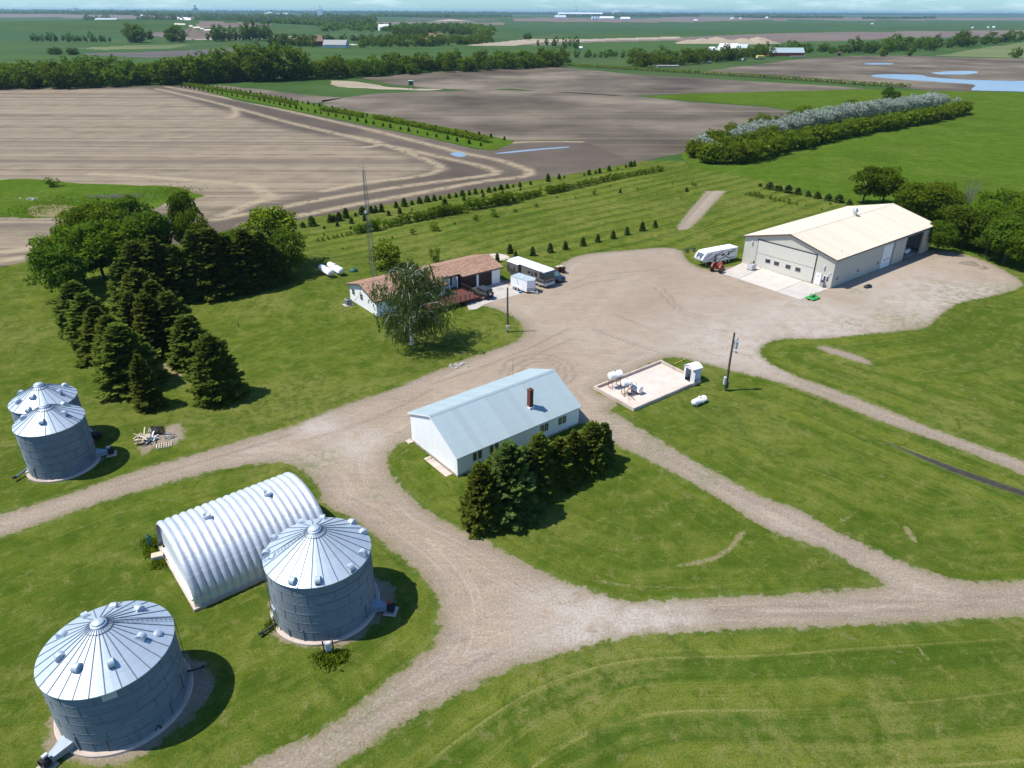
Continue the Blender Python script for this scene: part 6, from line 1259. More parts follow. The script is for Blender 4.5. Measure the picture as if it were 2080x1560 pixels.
m = MB(); m.box((-8.9, .05, .8), (-8.76, .19, zf(.1) - .2)); m.box((-10.5, .05, .8), (-10.36, .19, zf(.1) - .2)); m.build('porch_posts', MAT['white'], hs)
for u, v in ((-21.5, 5.6), (-17.9, 5.5), (-20, 5.0)): m = MB(); m.cyl((u, v, zf(v)), (u, v, zf(v) + .38), .07, .07, 8); m.build('vent_pipe', MAT['ltgrey'], hs)
# deck with boards, railing and stairs
dk = empty('timber_deck', (HO[0], HO[1], 0), hy, 'red brown timber deck with railing and stairs at the house front', 'deck')
nb_ = 30; m = MB(); bw = (uG - .1 + 17.5) / nb_; m.bbox((0, -5.3, .76), (bw - .012, -1.56, .80), .004); o = m.build('board', MAT['deck'], dk); o.location = (-17.5, 0, 0)
for i in range(1, nb_): c_ = o.copy(); COL.objects.link(c_); c_.parent = dk; c_.location = (-17.5 + bw * i, 0, 0)
m = MB(); m.box((uM - .3, -1.55, .70), (uG - .05, 1.0, .79)); m.build('porch_floor', MAT['deck'], dk)
m = MB(); m.box((-17.5, -5.34, .55), (uG - .1, -5.30, .80)); m.box((uG - .1, -5.3, .55), (uG - .06, 0, .80)); m.build('rim_board', MAT['deck'], dk)
for i in range(11):
    u = -17.4 + i * .92
    m = MB(); m.box((u, -5.30, .0), (u + .09, -5.21, 1.72)); m.build('railing_post', MAT['deck'], dk)
m = MB(); m.box((-17.4, -5.33, 1.72), (-9.9, -5.18, 1.76)); m.box((-17.4, -5.27, 1.35), (-9.9, -5.23, 1.40)); m.box((-17.4, -5.27, 1.08), (-9.9, -5.23, 1.13)); m.build('railing', MAT['deck'], dk)
m = MB(); m.box((uG - .2, -3.4, 1.72), (uG - .06, .0, 1.76)); m.box((uG - .16, -3.4, .95), (uG - .12, 0, 1.0))
for i in range(16): m.box((uG - .16, -3.4 + i * .22, .8), (uG - .12, -3.36 + i * .22, 1.72))
m.build('side_railing', MAT['brown'], dk)
for i in range(4): m = MB(); m.bbox((uG - .08 + i * .3, -5.25, .58 - i * .19), (uG + .24 + i * .3, -3.5, .64 - i * .19), .01); m.build('step', MAT['deck'], dk)
m = MB()
for v in (-5.3, -3.5): m.add([(uG - .1, v, .3), (uG - .1, v, .6), (uG + 1.25, v, .0), (uG + .9, v, 0), (uG - .1, v + .05, .3), (uG - .1, v + .05, .6), (uG + 1.25, v + .05, .0), (uG + .9, v + .05, 0)], [(0, 1, 2, 3), (7, 6, 5, 4), (0, 4, 5, 1), (1, 5, 6, 2)])
m.build('stringers', MAT['deck'], dk)
# pots on the porch, air conditioner
m = MB(); m.lathe([(.16, .8), (.2, 1.1), (.17, 1.1), (0, 1.05)], 12, 0, Matrix.Translation((0, 0, 0))); o = m.build('flower_pot', MAT['dkgreen']); o.location = (HO[0] + math.cos(hy) * -10.9 - math.sin(hy) * -1.9, HO[1] + math.sin(hy) * -10.9 + math.cos(hy) * -1.9, 0); tag(o, 'dark pot standing on the deck by the porch', 'pot')
ac = empty('air_conditioner', tuple(G(708, 619)), hy, 'grey air conditioner on a pad at the left end of the house', 'air conditioner'); m = MB(); m.bbox((-.8, -.7, 0), (.8, .7, .08), .02); m.build('pad', MAT['concrete'], ac); m = MB(); m.bbox((-.45, -.45, .08), (.45, .45, 1.0), .04); m.build('casing', MAT['grey'], ac); m = MB()
for i in range(9): m.box((-.42, -.462, .16 + i * .09), (.42, -.451, .19 + i * .09)); m.box((-.462, -.42, .16 + i * .09), (-.451, .42, .19 + i * .09))
m.build('louvres', MAT['dark'], ac); m = MB(); m.lathe([(.36, 1.0), (.36, 1.03), (.08, 1.05), (0, 1.05)], 18); m.build('fan_grille', MAT['dark'], ac)
small('driveway_slab', [(938, 588), (1016, 573), (1040, 583), (1060, 596), (1038, 602), (1012, 608), (985, 618), (968, 628), (952, 630), (948, 618), (958, 606)], .3, .016, MAT['concrete'], .5, .02, 0)
o = small('round_pad', [tuple(p) for p in Z(940, 480, 8, [(380, 330), (420, 295), (500, 280), (600, 282), (690, 300), (745, 325), (750, 350), (700, 375), (620, 392), (520, 390), (430, 370)])], .3, .006, MAT['pink_concrete'], .5, .05)
# ---- fuel slab with kerb
fs = empty('fuel_slab', (0, 0, 0)); fs['kind'] = 'structure'
C4 = [Vector((10.41, 78.66, 0)), Vector((14.46, 73.25, 0)), Vector((24.02, 80.6, 0)), Vector((20.04, 86.21, 0))]
m = MB(); m.prism([tuple(c_.xy) for c_ in C4], -.1, .06); m.build('slab', concrete_mat('stained_slab', (.60, .51, .43), .16), fs)
for i in range(4):
    a, b = C4[i], C4[(i + 1) % 4]; d_ = (b - a).normalized(); nn = Vector((d_.y, -d_.x, 0)); a2 = a + nn * .0; P4 = [a + nn * .12, b + nn * .12 + d_ * .0, b - nn * .12, a - nn * .12]; m = MB(); m.prism([tuple((p_ + d_ * (.12 if k_ in (0, 3) else -.12) * (1 if i % 2 else -1)).xy) for k_, p_ in enumerate(P4)], -.1, .42 + .002 * i); m.build('kerb', MAT['pink_concrete'], fs)
# ---- small white shed
us = empty('utility_shed', (22.88, 80.22, .06), math.atan2(.8, 1.45) - .0, 'small white metal shed with an open door on the fuel slab corner', 'shed')
W_, D_, H_ = 1.45, 1.6, 1.95
WM = lap_mat('white_ribbed', (.72, .72, .72), .2, True, .12, .6)
m = MB(); m.box((0, 0, 0), (W_, .04, H_)); m.build('side_wall', WM, us); m = MB(); m.box((0, D_ - .04, 0), (W_, D_, H_)); m.build('side_wall', WM, us); m = MB(); m.box((W_ - .04, .04, 0), (W_, D_ - .04, H_)); m.build('end_wall', WM, us)
m = MB(); m.box((0, .04, 0), (.04, .28, H_)); m.box((0, 1.3, 0), (.04, D_ - .04, H_)); m.box((0, .28, 1.75), (.04, 1.3, H_)); m.build('front_wall', WM, us)
m = MB(); m.ext([(0, 0)], 0, 0) if False else None; m = MB()
pr = [(-.1, H_ - .03), (.25, H_ + .22), (.8, H_ + .40), (1.35, H_ + .22), (1.7, H_ - .03)]
for i in range(4): (a, za), (b, zb) = pr[i], pr[i + 1]; m.add([(-.12, a, za), (W_ + .12, a, za), (W_ + .12, b, zb), (-.12, b, zb), (-.12, a, za - .05), (W_ + .12, a, za - .05), (W_ + .12, b, zb - .05), (-.12, b, zb - .05)], [(0, 1, 2, 3), (7, 6, 5, 4), (0, 3, 7, 4), (1, 5, 6, 2), (0, 4, 5, 1), (3, 2, 6, 7)])
m.build('roof', MAT['white'], us)
for x in (.0, W_ - .03): m = MB(); m.add([(x, a, min(z_, z_ - .03)) for a, z_ in pr[1:4]] + [(x, D_, H_ - .01), (x, 0, H_ - .01)], [(0, 1, 2, 3, 4)]); m.build('gable', WM, us)
m = MB(); m.box((0, 0, 0), (.03, 1.0, 1.7)); o = m.build('open_door', MAT['ltgrey'], us); o.location = (0, .28, .03); o.rotation_euler = (0, 0, R(168))
m = MB(); m.box((.05, .05, -.02), (W_ - .05, D_ - .05, .02)); m.build('floor', MAT['dark'], us)
# ---- tanks
def tank(name, loc, rz, r, ln, label, z, legs='frame', mat='tankwhite', cat='tank', group=None, dome=.55, rustband=False):
    o = empty(name, loc, rz, label, cat, group); m = MB(); prof = []; k_ = 7; M = Matrix.Translation((0, 0, z)) @ Matrix.Rotation(R(90), 4, 'Y')
    for i in range(k_ + 1): t = math.pi / 2 * i / k_; prof.append((r * math.sin(t), -ln / 2 - r * dome * math.cos(t) * 1.0 + 0))
    prof += [(r, ln / 2)]
    for i in range(k_ + 1): t = math.pi / 2 * (1 - i / k_); prof.append((r * math.sin(t), ln / 2 + r * dome * math.cos(t)))
    m.lathe(prof, 28, 0, M); m.build('shell', MAT[mat], o)
    m = MB()
    for x in (-ln * .18, ln * .3): m.lathe([(r + .004, x - .03), (r + .014, x), (r + .004, x + .03)], 28, 0, M)
    m.build('weld_bands', MAT['rust' if rustband else mat], o)
    return o
a_ = G(*zz((1180, 660), 5.474, (1245, 905))); b_ = G(*zz((1180, 660), 5.474, (1375, 850)))
lp = tank('propane_tank', tuple((a_ + b_) / 2), math.atan2(b_.y - a_.y, b_.x - a_.x), .40, 1.75, 'white propane tank on the grass near the utility pole', .48, dome=.9)
for x in (-.6, .6): m = MB(); m.bbox((x - .08, -.28, 0), (x + .08, .28, .22), .02); m.build('foot', MAT['white'], lp)
m = MB(); m.lathe([(.16, .86), (.17, 1.0), (.1, 1.05), (0, 1.05)], 14); m.build('valve_dome', MAT['white'], lp)
for (p1, p2, lb) in (((187, 325), (275, 375), 'left one of the two big white propane tanks beside the grove'), ((250, 305), (352, 362), 'right one of the two big white propane tanks beside the grove')):
    a_ = G(*zz((600, 460), 3.714, (p1[0] + 6, p1[1] + 18))); b_ = G(*zz((600, 460), 3.714, (p2[0] + 6, p2[1] + 16))); d_ = b_ - a_
    t = tank('propane_tank', tuple((a_ + b_) / 2), math.atan2(d_.y, d_.x), .60, d_.length - 1.0, lb, .95, dome=.8, group='propane tanks beside the grove')
    for x in (-.9, .9): m = MB(); m.bbox((x - .1, -.42, 0), (x + .1, .42, .5), .03); m.build('foot', MAT['rust' if 'left' in lb else 'ltgrey'], t)
    m = MB(); m.lathe([(.18, 1.5), (.19, 1.68), (.1, 1.73), (0, 1.73)], 14); m.build('valve_dome', MAT['chrome'], t)
def fueltank(pa, pb, z, r, label, stand=True, rust=False):
    a_ = G(*zz((1180, 660), 5.474, pa), z); b_ = G(*zz((1180, 660), 5.474, pb), z); d_ = b_ - a_; c_ = (a_ + b_) / 2; ln = d_.length
    t = tank('fuel_tank', (c_.x, c_.y, .06), math.atan2(d_.y, d_.x), r, ln, label, z, dome=.16, group='fuel tanks on the slab', rustband=rust)
    if stand:
        m = MB()
        for x in (-ln * .38, ln * .38):
            for s_ in (-1, 1): m.tube([(x, s_ * r * .55, z - r * .7), (x, s_ * r * .95, 0)], .035, 6)
            m.tube([(x, -r * .95, .08), (x, r * .95, .08)], .025, 5); m.tube([(x, -r * .75, z * .5), (x, r * .6, z - r * .85)], .02, 5); m.tube([(x, r * .75, z * .5), (x, -r * .6, z - r * .85)], .02, 5)
        for s_ in (-1, 1): m.tube([(-ln * .38, s_ * r * .9, .25), (ln * .38, s_ * r * .7, z - r)], .02, 5); m.tube([(-ln * .38, s_ * r * .6, z - r * .78), (ln * .38, s_ * r * .6, z - r * .78)], .03, 5)
        m.build('stand', MAT['rust'], t)
        m = MB(); m.cyl((ln * .5 + .05, 0, z - r * .6), (ln * .5 + .25, 0, z - r * .6), .09, .09, 10); m.tube([(ln * .5 + .2, 0, z - r * .6), (ln * .5 + .3, .1, z - 1.0), (ln * .4, .2, .4), (ln * .5, .1, z - .9)], .02, 6); m.build('pump', MAT['red'], t)
    else:
        for x in (-ln * .3, ln * .3): m = MB(); m.bbox((x - .08, -r * .7, 0), (x + .08, r * .7, z - r * .72), .02); m.build('saddle', MAT['rust'], t)
    m = MB(); m.cyl((0, 0, z + r - .02), (0, 0, z + r + .1), .06, .06, 10); m.build('filler_cap', MAT['dark'], t)
fueltank((320, 575), (440, 540), 1.75, .46, 'upper left white fuel tank on a steel stand'); fueltank((465, 650), (560, 630), 1.7, .44, 'middle white fuel tank on a steel stand, over a litter of pipes'); fueltank((560, 680), (668, 728), .62, .46, 'rusty streaked white fuel tank lying low on the slab', False, True)
# pallets and pipes on the slab
def pallet(loc, rz, label, mat='palewood', n_=7, W=1.2, D=1.0, tilt=(0, 0)):
    o = empty('pallet', loc, rz, label, 'pallet'); o.rotation_euler = (tilt[0], tilt[1], rz)
    for i in range(n_): m = MB(); x = -W / 2 + (W - .1) * i / (n_ - 1); m.bbox((x, -D / 2, .10), (x + .1, D / 2, .125), .004); m.build('slat', MAT[mat], o)
    for y in (-D / 2, -.03, D / 2 - .06): m = MB(); m.box((-W / 2, y, .0), (W / 2, y + .05, .098)); m.build('runner', MAT[mat], o)
    return o
jp = G(*zz((1180, 660), 5.474, (520, 790))); jr = MB(); rs = np.random.RandomState(4)
for i in range(14): x, y = rs.normal(0, .4, 2); a = rs.uniform(0, 6.28); l_ = rs.uniform(.3, .7); jr.tube([(x, y, .1 + rs.uniform(0, .25)), (x + math.cos(a) * l_, y + math.sin(a) * l_, .1 + rs.uniform(0, .3))], .03, 5)
o = jr.build('pipe_litter', MAT['rust']); o.location = (jp.x, jp.y, .06); tag(o, 'tangle of rusty pipes and fittings under the middle fuel tank', 'scrap pile')
# yellow stick on the grass
m = MB(); p_, q_ = G(*zz((1180, 660), 5.474, (1035, 437))), G(*zz((1180, 660), 5.474, (1158, 385))); m.tube([(p_.x, p_.y, .05), (q_.x, q_.y, .08)], .035, 6); o = m.build('yellow_pole', MAT['yellow']); tag(o, 'thin yellow pole lying on the grass behind the fuel slab', 'pole')
# ---- poles and mast
def util_pole(bpx, tpx, label, transformer=True):
    h = tall(*bpx, *tpx); g_ = G(*bpx); o = empty('utility_pole', tuple(g_), 0, label, 'utility pole'); m = MB(); m.cyl((0, 0, -.2), (0, 0, h), .17, .11, 14); m.build('shaft', MAT['wood'], o)
    if transformer:
        m = MB(); m.cyl((.42, 0, h - 2.1), (.42, 0, h - 1.15), .23, .23, 18); m.cyl((.42, 0, h - 1.15), (.42, 0, h - 1.08), .25, .22, 18); m.build('transformer', MAT['ltgrey'], o); m = MB(); m.tube([(.42, 0, h - 1.1), (.52, 0, h - .82), (.6, 0, h - .7)], .035, 6); m.tube([(.1, 0, h - 1.3), (.3, 0, h - 1.3)], .04, 6); m.build('bushing', MAT['dark'], o)
        m = MB(); m.tube([(.1, 0, h - 2.55), (.55, 0, h - 2.55)], .03, 6); m.lathe([(.03, .0), (.10, -.05), (.19, -.22)], 14, 0, Matrix.Translation((.6, 0, h - 2.5))); m.build('yard_lamp', MAT['grey'], o)
        m = MB(); m.cyl((.0, -.14, .1), (.0, -.14, 3.2), .06, .06, 8); m.cyl((.1, -.1, .1), (.1, -.1, 3.0), .04, .04, 8); m.build('conduit', MAT['dark'], o); m = MB(); m.bbox((-.40, -.26, .9), (-.12, .1, 1.95), .03); m.build('meter_box', MAT['ltgrey'], o); m = MB(); m.bbox((-.1, -.36, .5), (.22, -.16, 1.3), .03); m.build('fuse_box', MAT['dark'], o)
    else:
        m = MB(); m.bbox((-.2, -.32, .35), (.2, -.14, 1.1), .03); m.build('meter_box', MAT['ltgrey'], o); m = MB(); m.tube([(.1, 0, 2.4), (.7, 0, 2.3), (.75, 0, 2.7)], .02, 5); m.build('bracket', MAT['dark'], o)
    return o
util_pole((1473, 793), (1488, 675), 'wooden utility pole with a transformer and meter boxes by the road fork'); util_pole((1031, 674), (1032, 584), 'bare wooden pole with a small meter box at the lawn tip', False)
mh = tall(758, 560, 741, 345); mg = G(758, 560); ms = empty('lattice_mast', tuple(mg), 0, 'slender lattice radio mast behind the house', 'mast'); m = MB(); w0, w1 = .62, .22; tri = [(math.cos(a), math.sin(a)) for a in (0.5, 0.5 + 2.094, 0.5 + 4.188)]
wz = lambda z_: w0 + (w1 - w0) * z_ / mh
for c_ in tri: m.tube([(c_[0] * wz(z_), c_[1] * wz(z_), z_) for z_ in np.linspace(0, mh, 6)], .04, 5)
m.build('legs', MAT['mast'], ms); m = MB(); nb_ = 34
for i in range(nb_):
    z0, z1 = mh * i / nb_, mh * (i + 1) / nb_
    for k_ in range(3): a, b = tri[k_], tri[(k_ + 1) % 3]; m.tube([(a[0] * wz(z0), a[1] * wz(z0), z0), (b[0] * wz(z1), b[1] * wz(z1), z1)], .014, 4); m.tube([(a[0] * wz(z0), a[1] * wz(z0), z0), (b[0] * wz(z0), b[1] * wz(z0), z0)], .012, 4)
m.build('bracing', MAT['mast'], ms); m = MB(); m.tube([(0, 0, mh), (0, 0, mh + 1.5)], .025, 5); m.tube([(-.9, .4, mh + .4), (.9, -.4, mh + .4)], .02, 5); [m.tube([(x, -x * .44 - .3, mh + .4), (x, -x * .44 + .3, mh + .4)], .012, 4) for x in (-.8, -.4, 0, .4, .8)]; m.build('aerial', MAT['dark'], ms); m = MB(); m.cyl((-.3, -.1, mh * .62), (-.3, -.2, mh * .62), .25, .25, 12); m.build('dish', MAT['white'], ms)
gd_ = empty('septic_lid', tuple(G(718, 551)), 0, 'dark green round lid on the lawn right of the propane tanks', 'lid'); m = MB(); m.lathe([(.75, 0), (.72, .3), (.5, .5), (0, .6)], 20); m.build('dome', MAT['dkgreen'], gd_)
m = MB(); m.cyl((0, 0, 0), (0, 0, .55), .06, .05, 8); m.cyl((0, 0, .55), (0, 0, .62), .09, .09, 8); o = m.build('lawn_pipe', MAT['dark']); o.location = G(485, 664); tag(o, 'short dark pipe standing alone on the lawn left of the birch', 'pipe')
# ================================================================ vehicles and gear
MAT['heapsoil'] = plain('heap_soil', (.22, .175, .135), .95, 0, .1, .3, 5, .4)
def wheel(parent, x, y, z, r, w, name='wheel', side=1, rim='chrome'):
    m = MB(); M = Matrix.Translation((x, y, z)) @ Matrix.Rotation(R(90), 4, 'X'); m.lathe([(r * .6, -w / 2), (r * .93, -w / 2), (r, -w / 2 + .04), (r, w / 2 - .04), (r * .93, w / 2), (r * .6, w / 2)], 24, 0, M); o = m.build(name, MAT['black'], parent); m = MB(); m.lathe([(0, -w * .32), (r * .25, -w * .36), (r * .58, -w * .30), (r * .60, -w / 2 + .005), (r * .60, w / 2 - .005), (r * .58, w * .30), (r * .25, w * .36), (0, w * .32)], 20, 0, M); m.build('rim', MAT[rim], o); return o
def paint(name, col, rough=.25): 
    n = NT(name); b = n.n('BsdfPrincipled'); b.inputs['Base Color'].default_value = (*col, 1); b.inputs['Roughness'].default_value = rough; b.inputs['Coat Weight'].default_value = .4
    n.t.links.new(b.outputs[0], n.out.inputs['Surface']); return n.mat
JG = paint('olive_grey_paint', (.085, .095, .075)); NV = paint('navy_paint', (.010, .014, .03)); TP = paint('taupe_paint', (.15, .138, .125), .35); TPD = paint('dark_taupe_paint', (.075, .062, .055), .35); GW = paint('gel_white', (.80, .80, .80), .3); SIL = paint('silver_paint', (.42, .42, .42), .3)
# jeep: x forward
jr_ = Vector((-4.70, 109.78, 0)); jf = Vector((-6.58, 111.91, 0)); jd = (jf - jr_).normalized(); jn = Vector((jd.y, -jd.x, 0)); jc = (jr_ + jf) / 2 + jn * .8
jp_ = empty('off_road_car', tuple(jc), math.atan2(jd.y, jd.x), 'dark grey green boxy off road car with a rear spare wheel by the garage', 'car')
m = MB(); m.ext([(-1.95, .55), (2.05, .55), (2.08, .95), (1.0, 1.08), (.75, 1.10), (-1.95, 1.10)], -.72, .72); m.bbox((-1.98, -.74, .60), (.70, .74, 1.12), .06); m.build('body', JG, jp_)
m = MB(); m.ext([(.72, 1.05), (1.98, .98), (2.02, 1.05), (1.9, 1.10), (.80, 1.16)], -.62, .62); m.build('bonnet', JG, jp_)
m = MB(); m.ext([(-1.9, 1.10), (.72, 1.10), (.42, 1.62), (-1.82, 1.62)], -.66, .66); m.build('glasshouse', MAT['glass'], jp_); m = MB(); m.bbox((-1.90, -.69, 1.60), (.46, .69, 1.72), .05); m.build('roof', plain('black_hardtop', (.03, .04, .05), .55), jp_)
m = MB()
for x in (-1.86, -.95, -.15, .50):
    for s_ in (-1, 1): m.box((x - .05, s_ * .672 - .012, 1.10), (x + .05, s_ * .672 + .012, 1.61))
m.box((-1.915, -.68, 1.1), (-1.86, -.55, 1.61)); m.box((-1.915, .55, 1.1), (-1.86, .68, 1.61)); m.build('pillars', JG, jp_)
for x in (-1.42, 1.42):
    for s_ in (-1, 1): wheel(jp_, x, s_ * .76, .42, .42, .26)
for x in (-1.42, 1.42):
    for s_ in (-1, 1): m = MB(); m.ext([(x - .6, .75), (x - .42, .98), (x + .42, .98), (x + .6, .75), (x + .55, .72), (x + .38, .92), (x - .38, .92), (x - .55, .72)], min(s_ * .70, s_ * .98), max(s_ * .70, s_ * .98)); m.build('fender_flare', MAT['black'], jp_)
o = wheel(jp_, 0, 0, 0, .40, .24, 'spare_wheel'); o.location = (-2.12, 0, 1.02); o.rotation_euler = (0, 0, R(90)); m = MB(); m.bbox((-2.14, -.8, .5), (-1.97, .8, .68), .04); m.build('bumper', MAT['black'], jp_); m = MB(); m.bbox((2.06, -.8, .5), (2.25, .8, .66), .04); m.build('bumper', MAT['black'], jp_)
for s_ in (-1, 1): m = MB(); m.bbox((-2.01, s_ * .62 - .07, .85), (-1.98, s_ * .62 + .07, 1.05), .005); m.build('tail_lamp', MAT['red'], jp_); m = MB(); m.cyl((2.06, s_ * .5, .85), (2.10, s_ * .5, .85), .11, .11, 14); m.build('headlight', MAT['ltgrey'], jp_)
# motorhome: x forward
RL, RW, RH = 9.52, 2.36, 3.02
rv = empty('motorhome', (-.77, 122.13, 0), -.85, 'large taupe motorhome with a white roof and slide out parked beside the garage', 'motorhome')
m = MB(); m.ext([(0, .45), (9.2, .45), (9.48, .6), (9.52, 1.3), (9.46, 1.9), (9.25, 2.75), (9.0, 2.88), (0, 2.88)], 0, RW); m.build('body', TP, rv)
m = MB(); m.ext([(-.03, 2.80), (9.28, 2.80), (9.36, 2.86), (9.1, RH - .02), (8.8, RH + .02), (0.0, RH)], -.03, RW + .03); m.build('roof', GW, rv)
m = MB(); m.ext([(8.2, 1.55), (9.50, 1.5), (9.47, 1.9), (9.30, 2.62), (8.2, 2.62)], -.012, RW + .012); m.build('windscreen', MAT['glass'], rv)
m = MB(); m.ext([(.1, .9), (8.1, .9), (9.47, 1.0), (9.47, 1.18), (8.0, 1.3), (5, 1.15), (.1, 1.75)], -.015, -.002); m.build('side_stripe', TPD, rv); m = MB(); m.ext([(.1, .45), (9.2, .45), (9.3, .80), (.1, .80)], -.018, -.004); m.build('skirt_stripe', SIL, rv)
m = MB(); m.bbox((.15, -.42, .85), (3.1, 0.0, 2.72), .03); so = m.build('slide_out', TP, rv); m = MB(); m.bbox((.1, -.5, 2.72), (3.15, 0.02, 2.80), .02); m.build('slide_roof', GW, so); m = MB(); m.ext([(.2, 1.0), (3.0, 1.0), (3.0, 1.5), (.2, 1.9)], -.432, -.421); m.build('stripe', TPD, so); m = MB(); m.bbox((2.0, -.437, 1.55), (2.35, -.418, 2.15), .01); m.build('window', MAT['glass'], so); m = MB(); m.bbox((.4, -.437, 1.75), (.7, -.418, 2.3), .01); m.build('window', MAT['glass'], so)
m = MB(); m.box((3.12, -.02, .6), (3.5, -.005, 2.8)); m.build('dark_panel', MAT['black'], rv)
for a, b, z0, z1 in ((5.2, 5.85, 1.75, 2.15), (6.2, 6.5, 1.5, 2.2), (6.95, 7.6, 1.65, 2.35)): m = MB(); m.bbox((a, -.03, z0), (b, -.003, z1), .01); m.build('window', MAT['glass'], rv)
m = MB(); m.bbox((9.3, .02, .38), (9.62, RW - .02, .95), .08); m.build('front_bumper', SIL, rv); m = MB(); m.bbox((9.50, .5, 1.0), (9.535, RW - .5, 1.2), .01); m.build('grille', MAT['dark'], rv)
for y in (.25, RW - .25): m = MB(); m.bbox((9.60, y - .17, .65), (9.64, y + .17, .85), .01); m.build('headlight', MAT['chrome'], rv)
for x in (2.2, 8.05):
    for y in (.16, RW - .16): wheel(rv, x, y, .45, .45, .28)
m = MB(); m.bbox((9.1, -.42, 1.85), (9.22, -.2, 2.25), .03); m.tube([(9.2, 0, 2.0), (9.16, -.25, 2.1)], .02, 5); m.build('mirror', MAT['dark'], rv)
for x, y, w in ((1.2, 1.2, .5), (3.7, 1.1, .32), (4.2, 1.4, .3), (6.5, 1.2, .45)): m = MB(); m.bbox((x - w / 2, y - w / 2, RH), (x + w / 2, y + w / 2, RH + .14), .03); m.build('roof_vent', GW, rv)
m = MB(); m.tube([(.3, -.06, 2.84), (8.4, -.06, 2.84)], .05, 8); m.build('awning', GW, rv)
# enclosed cargo trailer
ct = empty('cargo_trailer', (-.3, 115.25, 0), -.77, 'white enclosed cargo trailer with tandem wheels in front of the motorhome', 'trailer')
CL, CW, CH = 3.81, 2.12, 2.21
m = MB(); pl = [(0, 0), (CL, 0), (CL + .75, CW / 2), (CL, CW), (0, CW)]; m.prism(pl, .32, CH); m.build('body', GW, ct); m = MB(); m.prism([(a + (-.03 if a < .1 else .02), b + (-.03 if b < .1 else (.03 if b > 2 else 0))) for a, b in pl], CH + .002, CH + .06); m.build('roof', MAT['blueroof'], ct)
m = MB(); m.prism([(CL + .012, -.02), (CL + .785, CW / 2), (CL + .012, CW + .02), (CL - .03, CW + .02), (CL - .03, -.02)], .30, 1.0); m.build('stone_guard', SIL, ct)
for x in (.95, 1.65): wheel(ct, x, .02, .32, .32, .2); wheel(ct, x, CW - .02, .32, .32, .2)
m = MB(); m.ext([(.5, .55), (.7, .72), (1.9, .72), (2.1, .55)], -.16, .0); m.build('mudguard', MAT['ltgrey'], ct); m = MB(); m.tube([(CL + .1, .3, .35), (CL + 1.55, CW / 2, .38)], .05, 6); m.tube([(CL + .1, CW - .3, .35), (CL + 1.55, CW / 2, .38)], .05, 6); m.cyl((CL + 1.3, CW / 2, 0), (CL + 1.3, CW / 2, .8), .04, .04, 8); m.build('drawbar', MAT['ltgrey'], ct)
m = MB(); m.bbox((2.35, -.02, .45), (3.1, -.002, 2.0), .008); m.build('side_door', GW, ct); m = MB(); m.add([(1.35, -.012, 2.1), (1.45, -.012, 2.1), (1.9, -.012, 1.2), (1.75, -.012, 1.2)], [(0, 1, 2, 3)]); m.build('decal', MAT['grey'], ct); m = MB(); m.bbox((1.7, .8, CH + .06), (2.1, 1.2, CH + .18), .03); m.build('roof_vent', GW, ct)
bb_ = G(1057, 595); o = MB(); o.bbox((-.3, -.15, 0), (.3, .15, .3), .04); o = o.build('blue_cooler', plain('blue_plastic', (.05, .22, .42), .5)); o.location = bb_; o.rotation_euler = (0, 0, .6); tag(o, 'small blue box on the ground under the cargo trailer', 'box')
# dark car beyond the motorhome
sd = Vector((math.cos(-.85), math.sin(-.85), 0)); sc_ = Vector((8.75, 118.05, 0)) - sd * 2.25
sv = empty('dark_car', tuple(sc_), -.85, 'dark navy car parked on the far side of the motorhome', 'car')
m = MB(); m.ext([(-2.25, .35), (2.2, .32), (2.28, .7), (2.1, .92), (1.05, 1.02), (.35, 1.48), (-1.5, 1.55), (-2.15, 1.05), (-2.28, .8)], -.78, .78); m.bbox((-2.25, -.88, .35), (2.2, .88, .90), .14); m.build('body', NV, sv); m = MB(); m.ext([(.98, 1.03), (.32, 1.44), (-1.48, 1.50), (-2.05, 1.06)], -.80, .80); m.build('windows', MAT['glass'], sv); m = MB(); m.ext([(1.06, 1.02), (.42, 1.49), (.30, 1.47), (.9, 1.02)], -.66, .66); m.build('windscreen', plain('windscreen_glass', (.10, .16, .16), .1, 0, .8), sv)
for x in (-1.4, 1.4):
    for s_ in (-1, 1): wheel(sv, x, s_ * .80, .34, .34, .22)
for s_ in (-1, 1): m = MB(); m.bbox((2.16, s_ * .62 - .16, .62), (2.26, s_ * .62 + .16, .76), .02); m.build('headlight', MAT['ltgrey'], sv)
# refuse bins
for i, (px_, py_, lb, mt) in enumerate(((1133, 553, 'left reddish wheeled bin beyond the dark car', 'rust'), (1139, 552, 'middle pale lidded bin beyond the dark car', 'palewood'), (1144, 555, 'right dark wheeled bin beyond the dark car', 'brown'))):
    o = empty('wheeled_bin', tuple(G(px_, py_)), -.7 + .2 * i, lb, 'bin'); m = MB(); m.add([(-.25, -.25, .1), (.25, -.25, .1), (.25, .25, .1), (-.25, .25, .1), (-.33, -.33, 1.05), (.33, -.33, 1.05), (.33, .36, 1.05), (-.33, .36, 1.05)], [(0, 3, 2, 1), (4, 5, 6, 7), (0, 1, 5, 4), (1, 2, 6, 5), (2, 3, 7, 6), (3, 0, 4, 7)]); m.build('tub', MAT[('rust', 'rust', 'brown')[i]], o); m = MB(); m.bbox((-.36, -.36, 1.05), (.36, .42, 1.13), .03); m.build('lid', MAT['palewood' if i < 2 else 'brown'], o)
    for s_ in (-1, 1): wheel(o, s_ * 0 - .0, .3, .12, .12, .5) if s_ > 0 else None
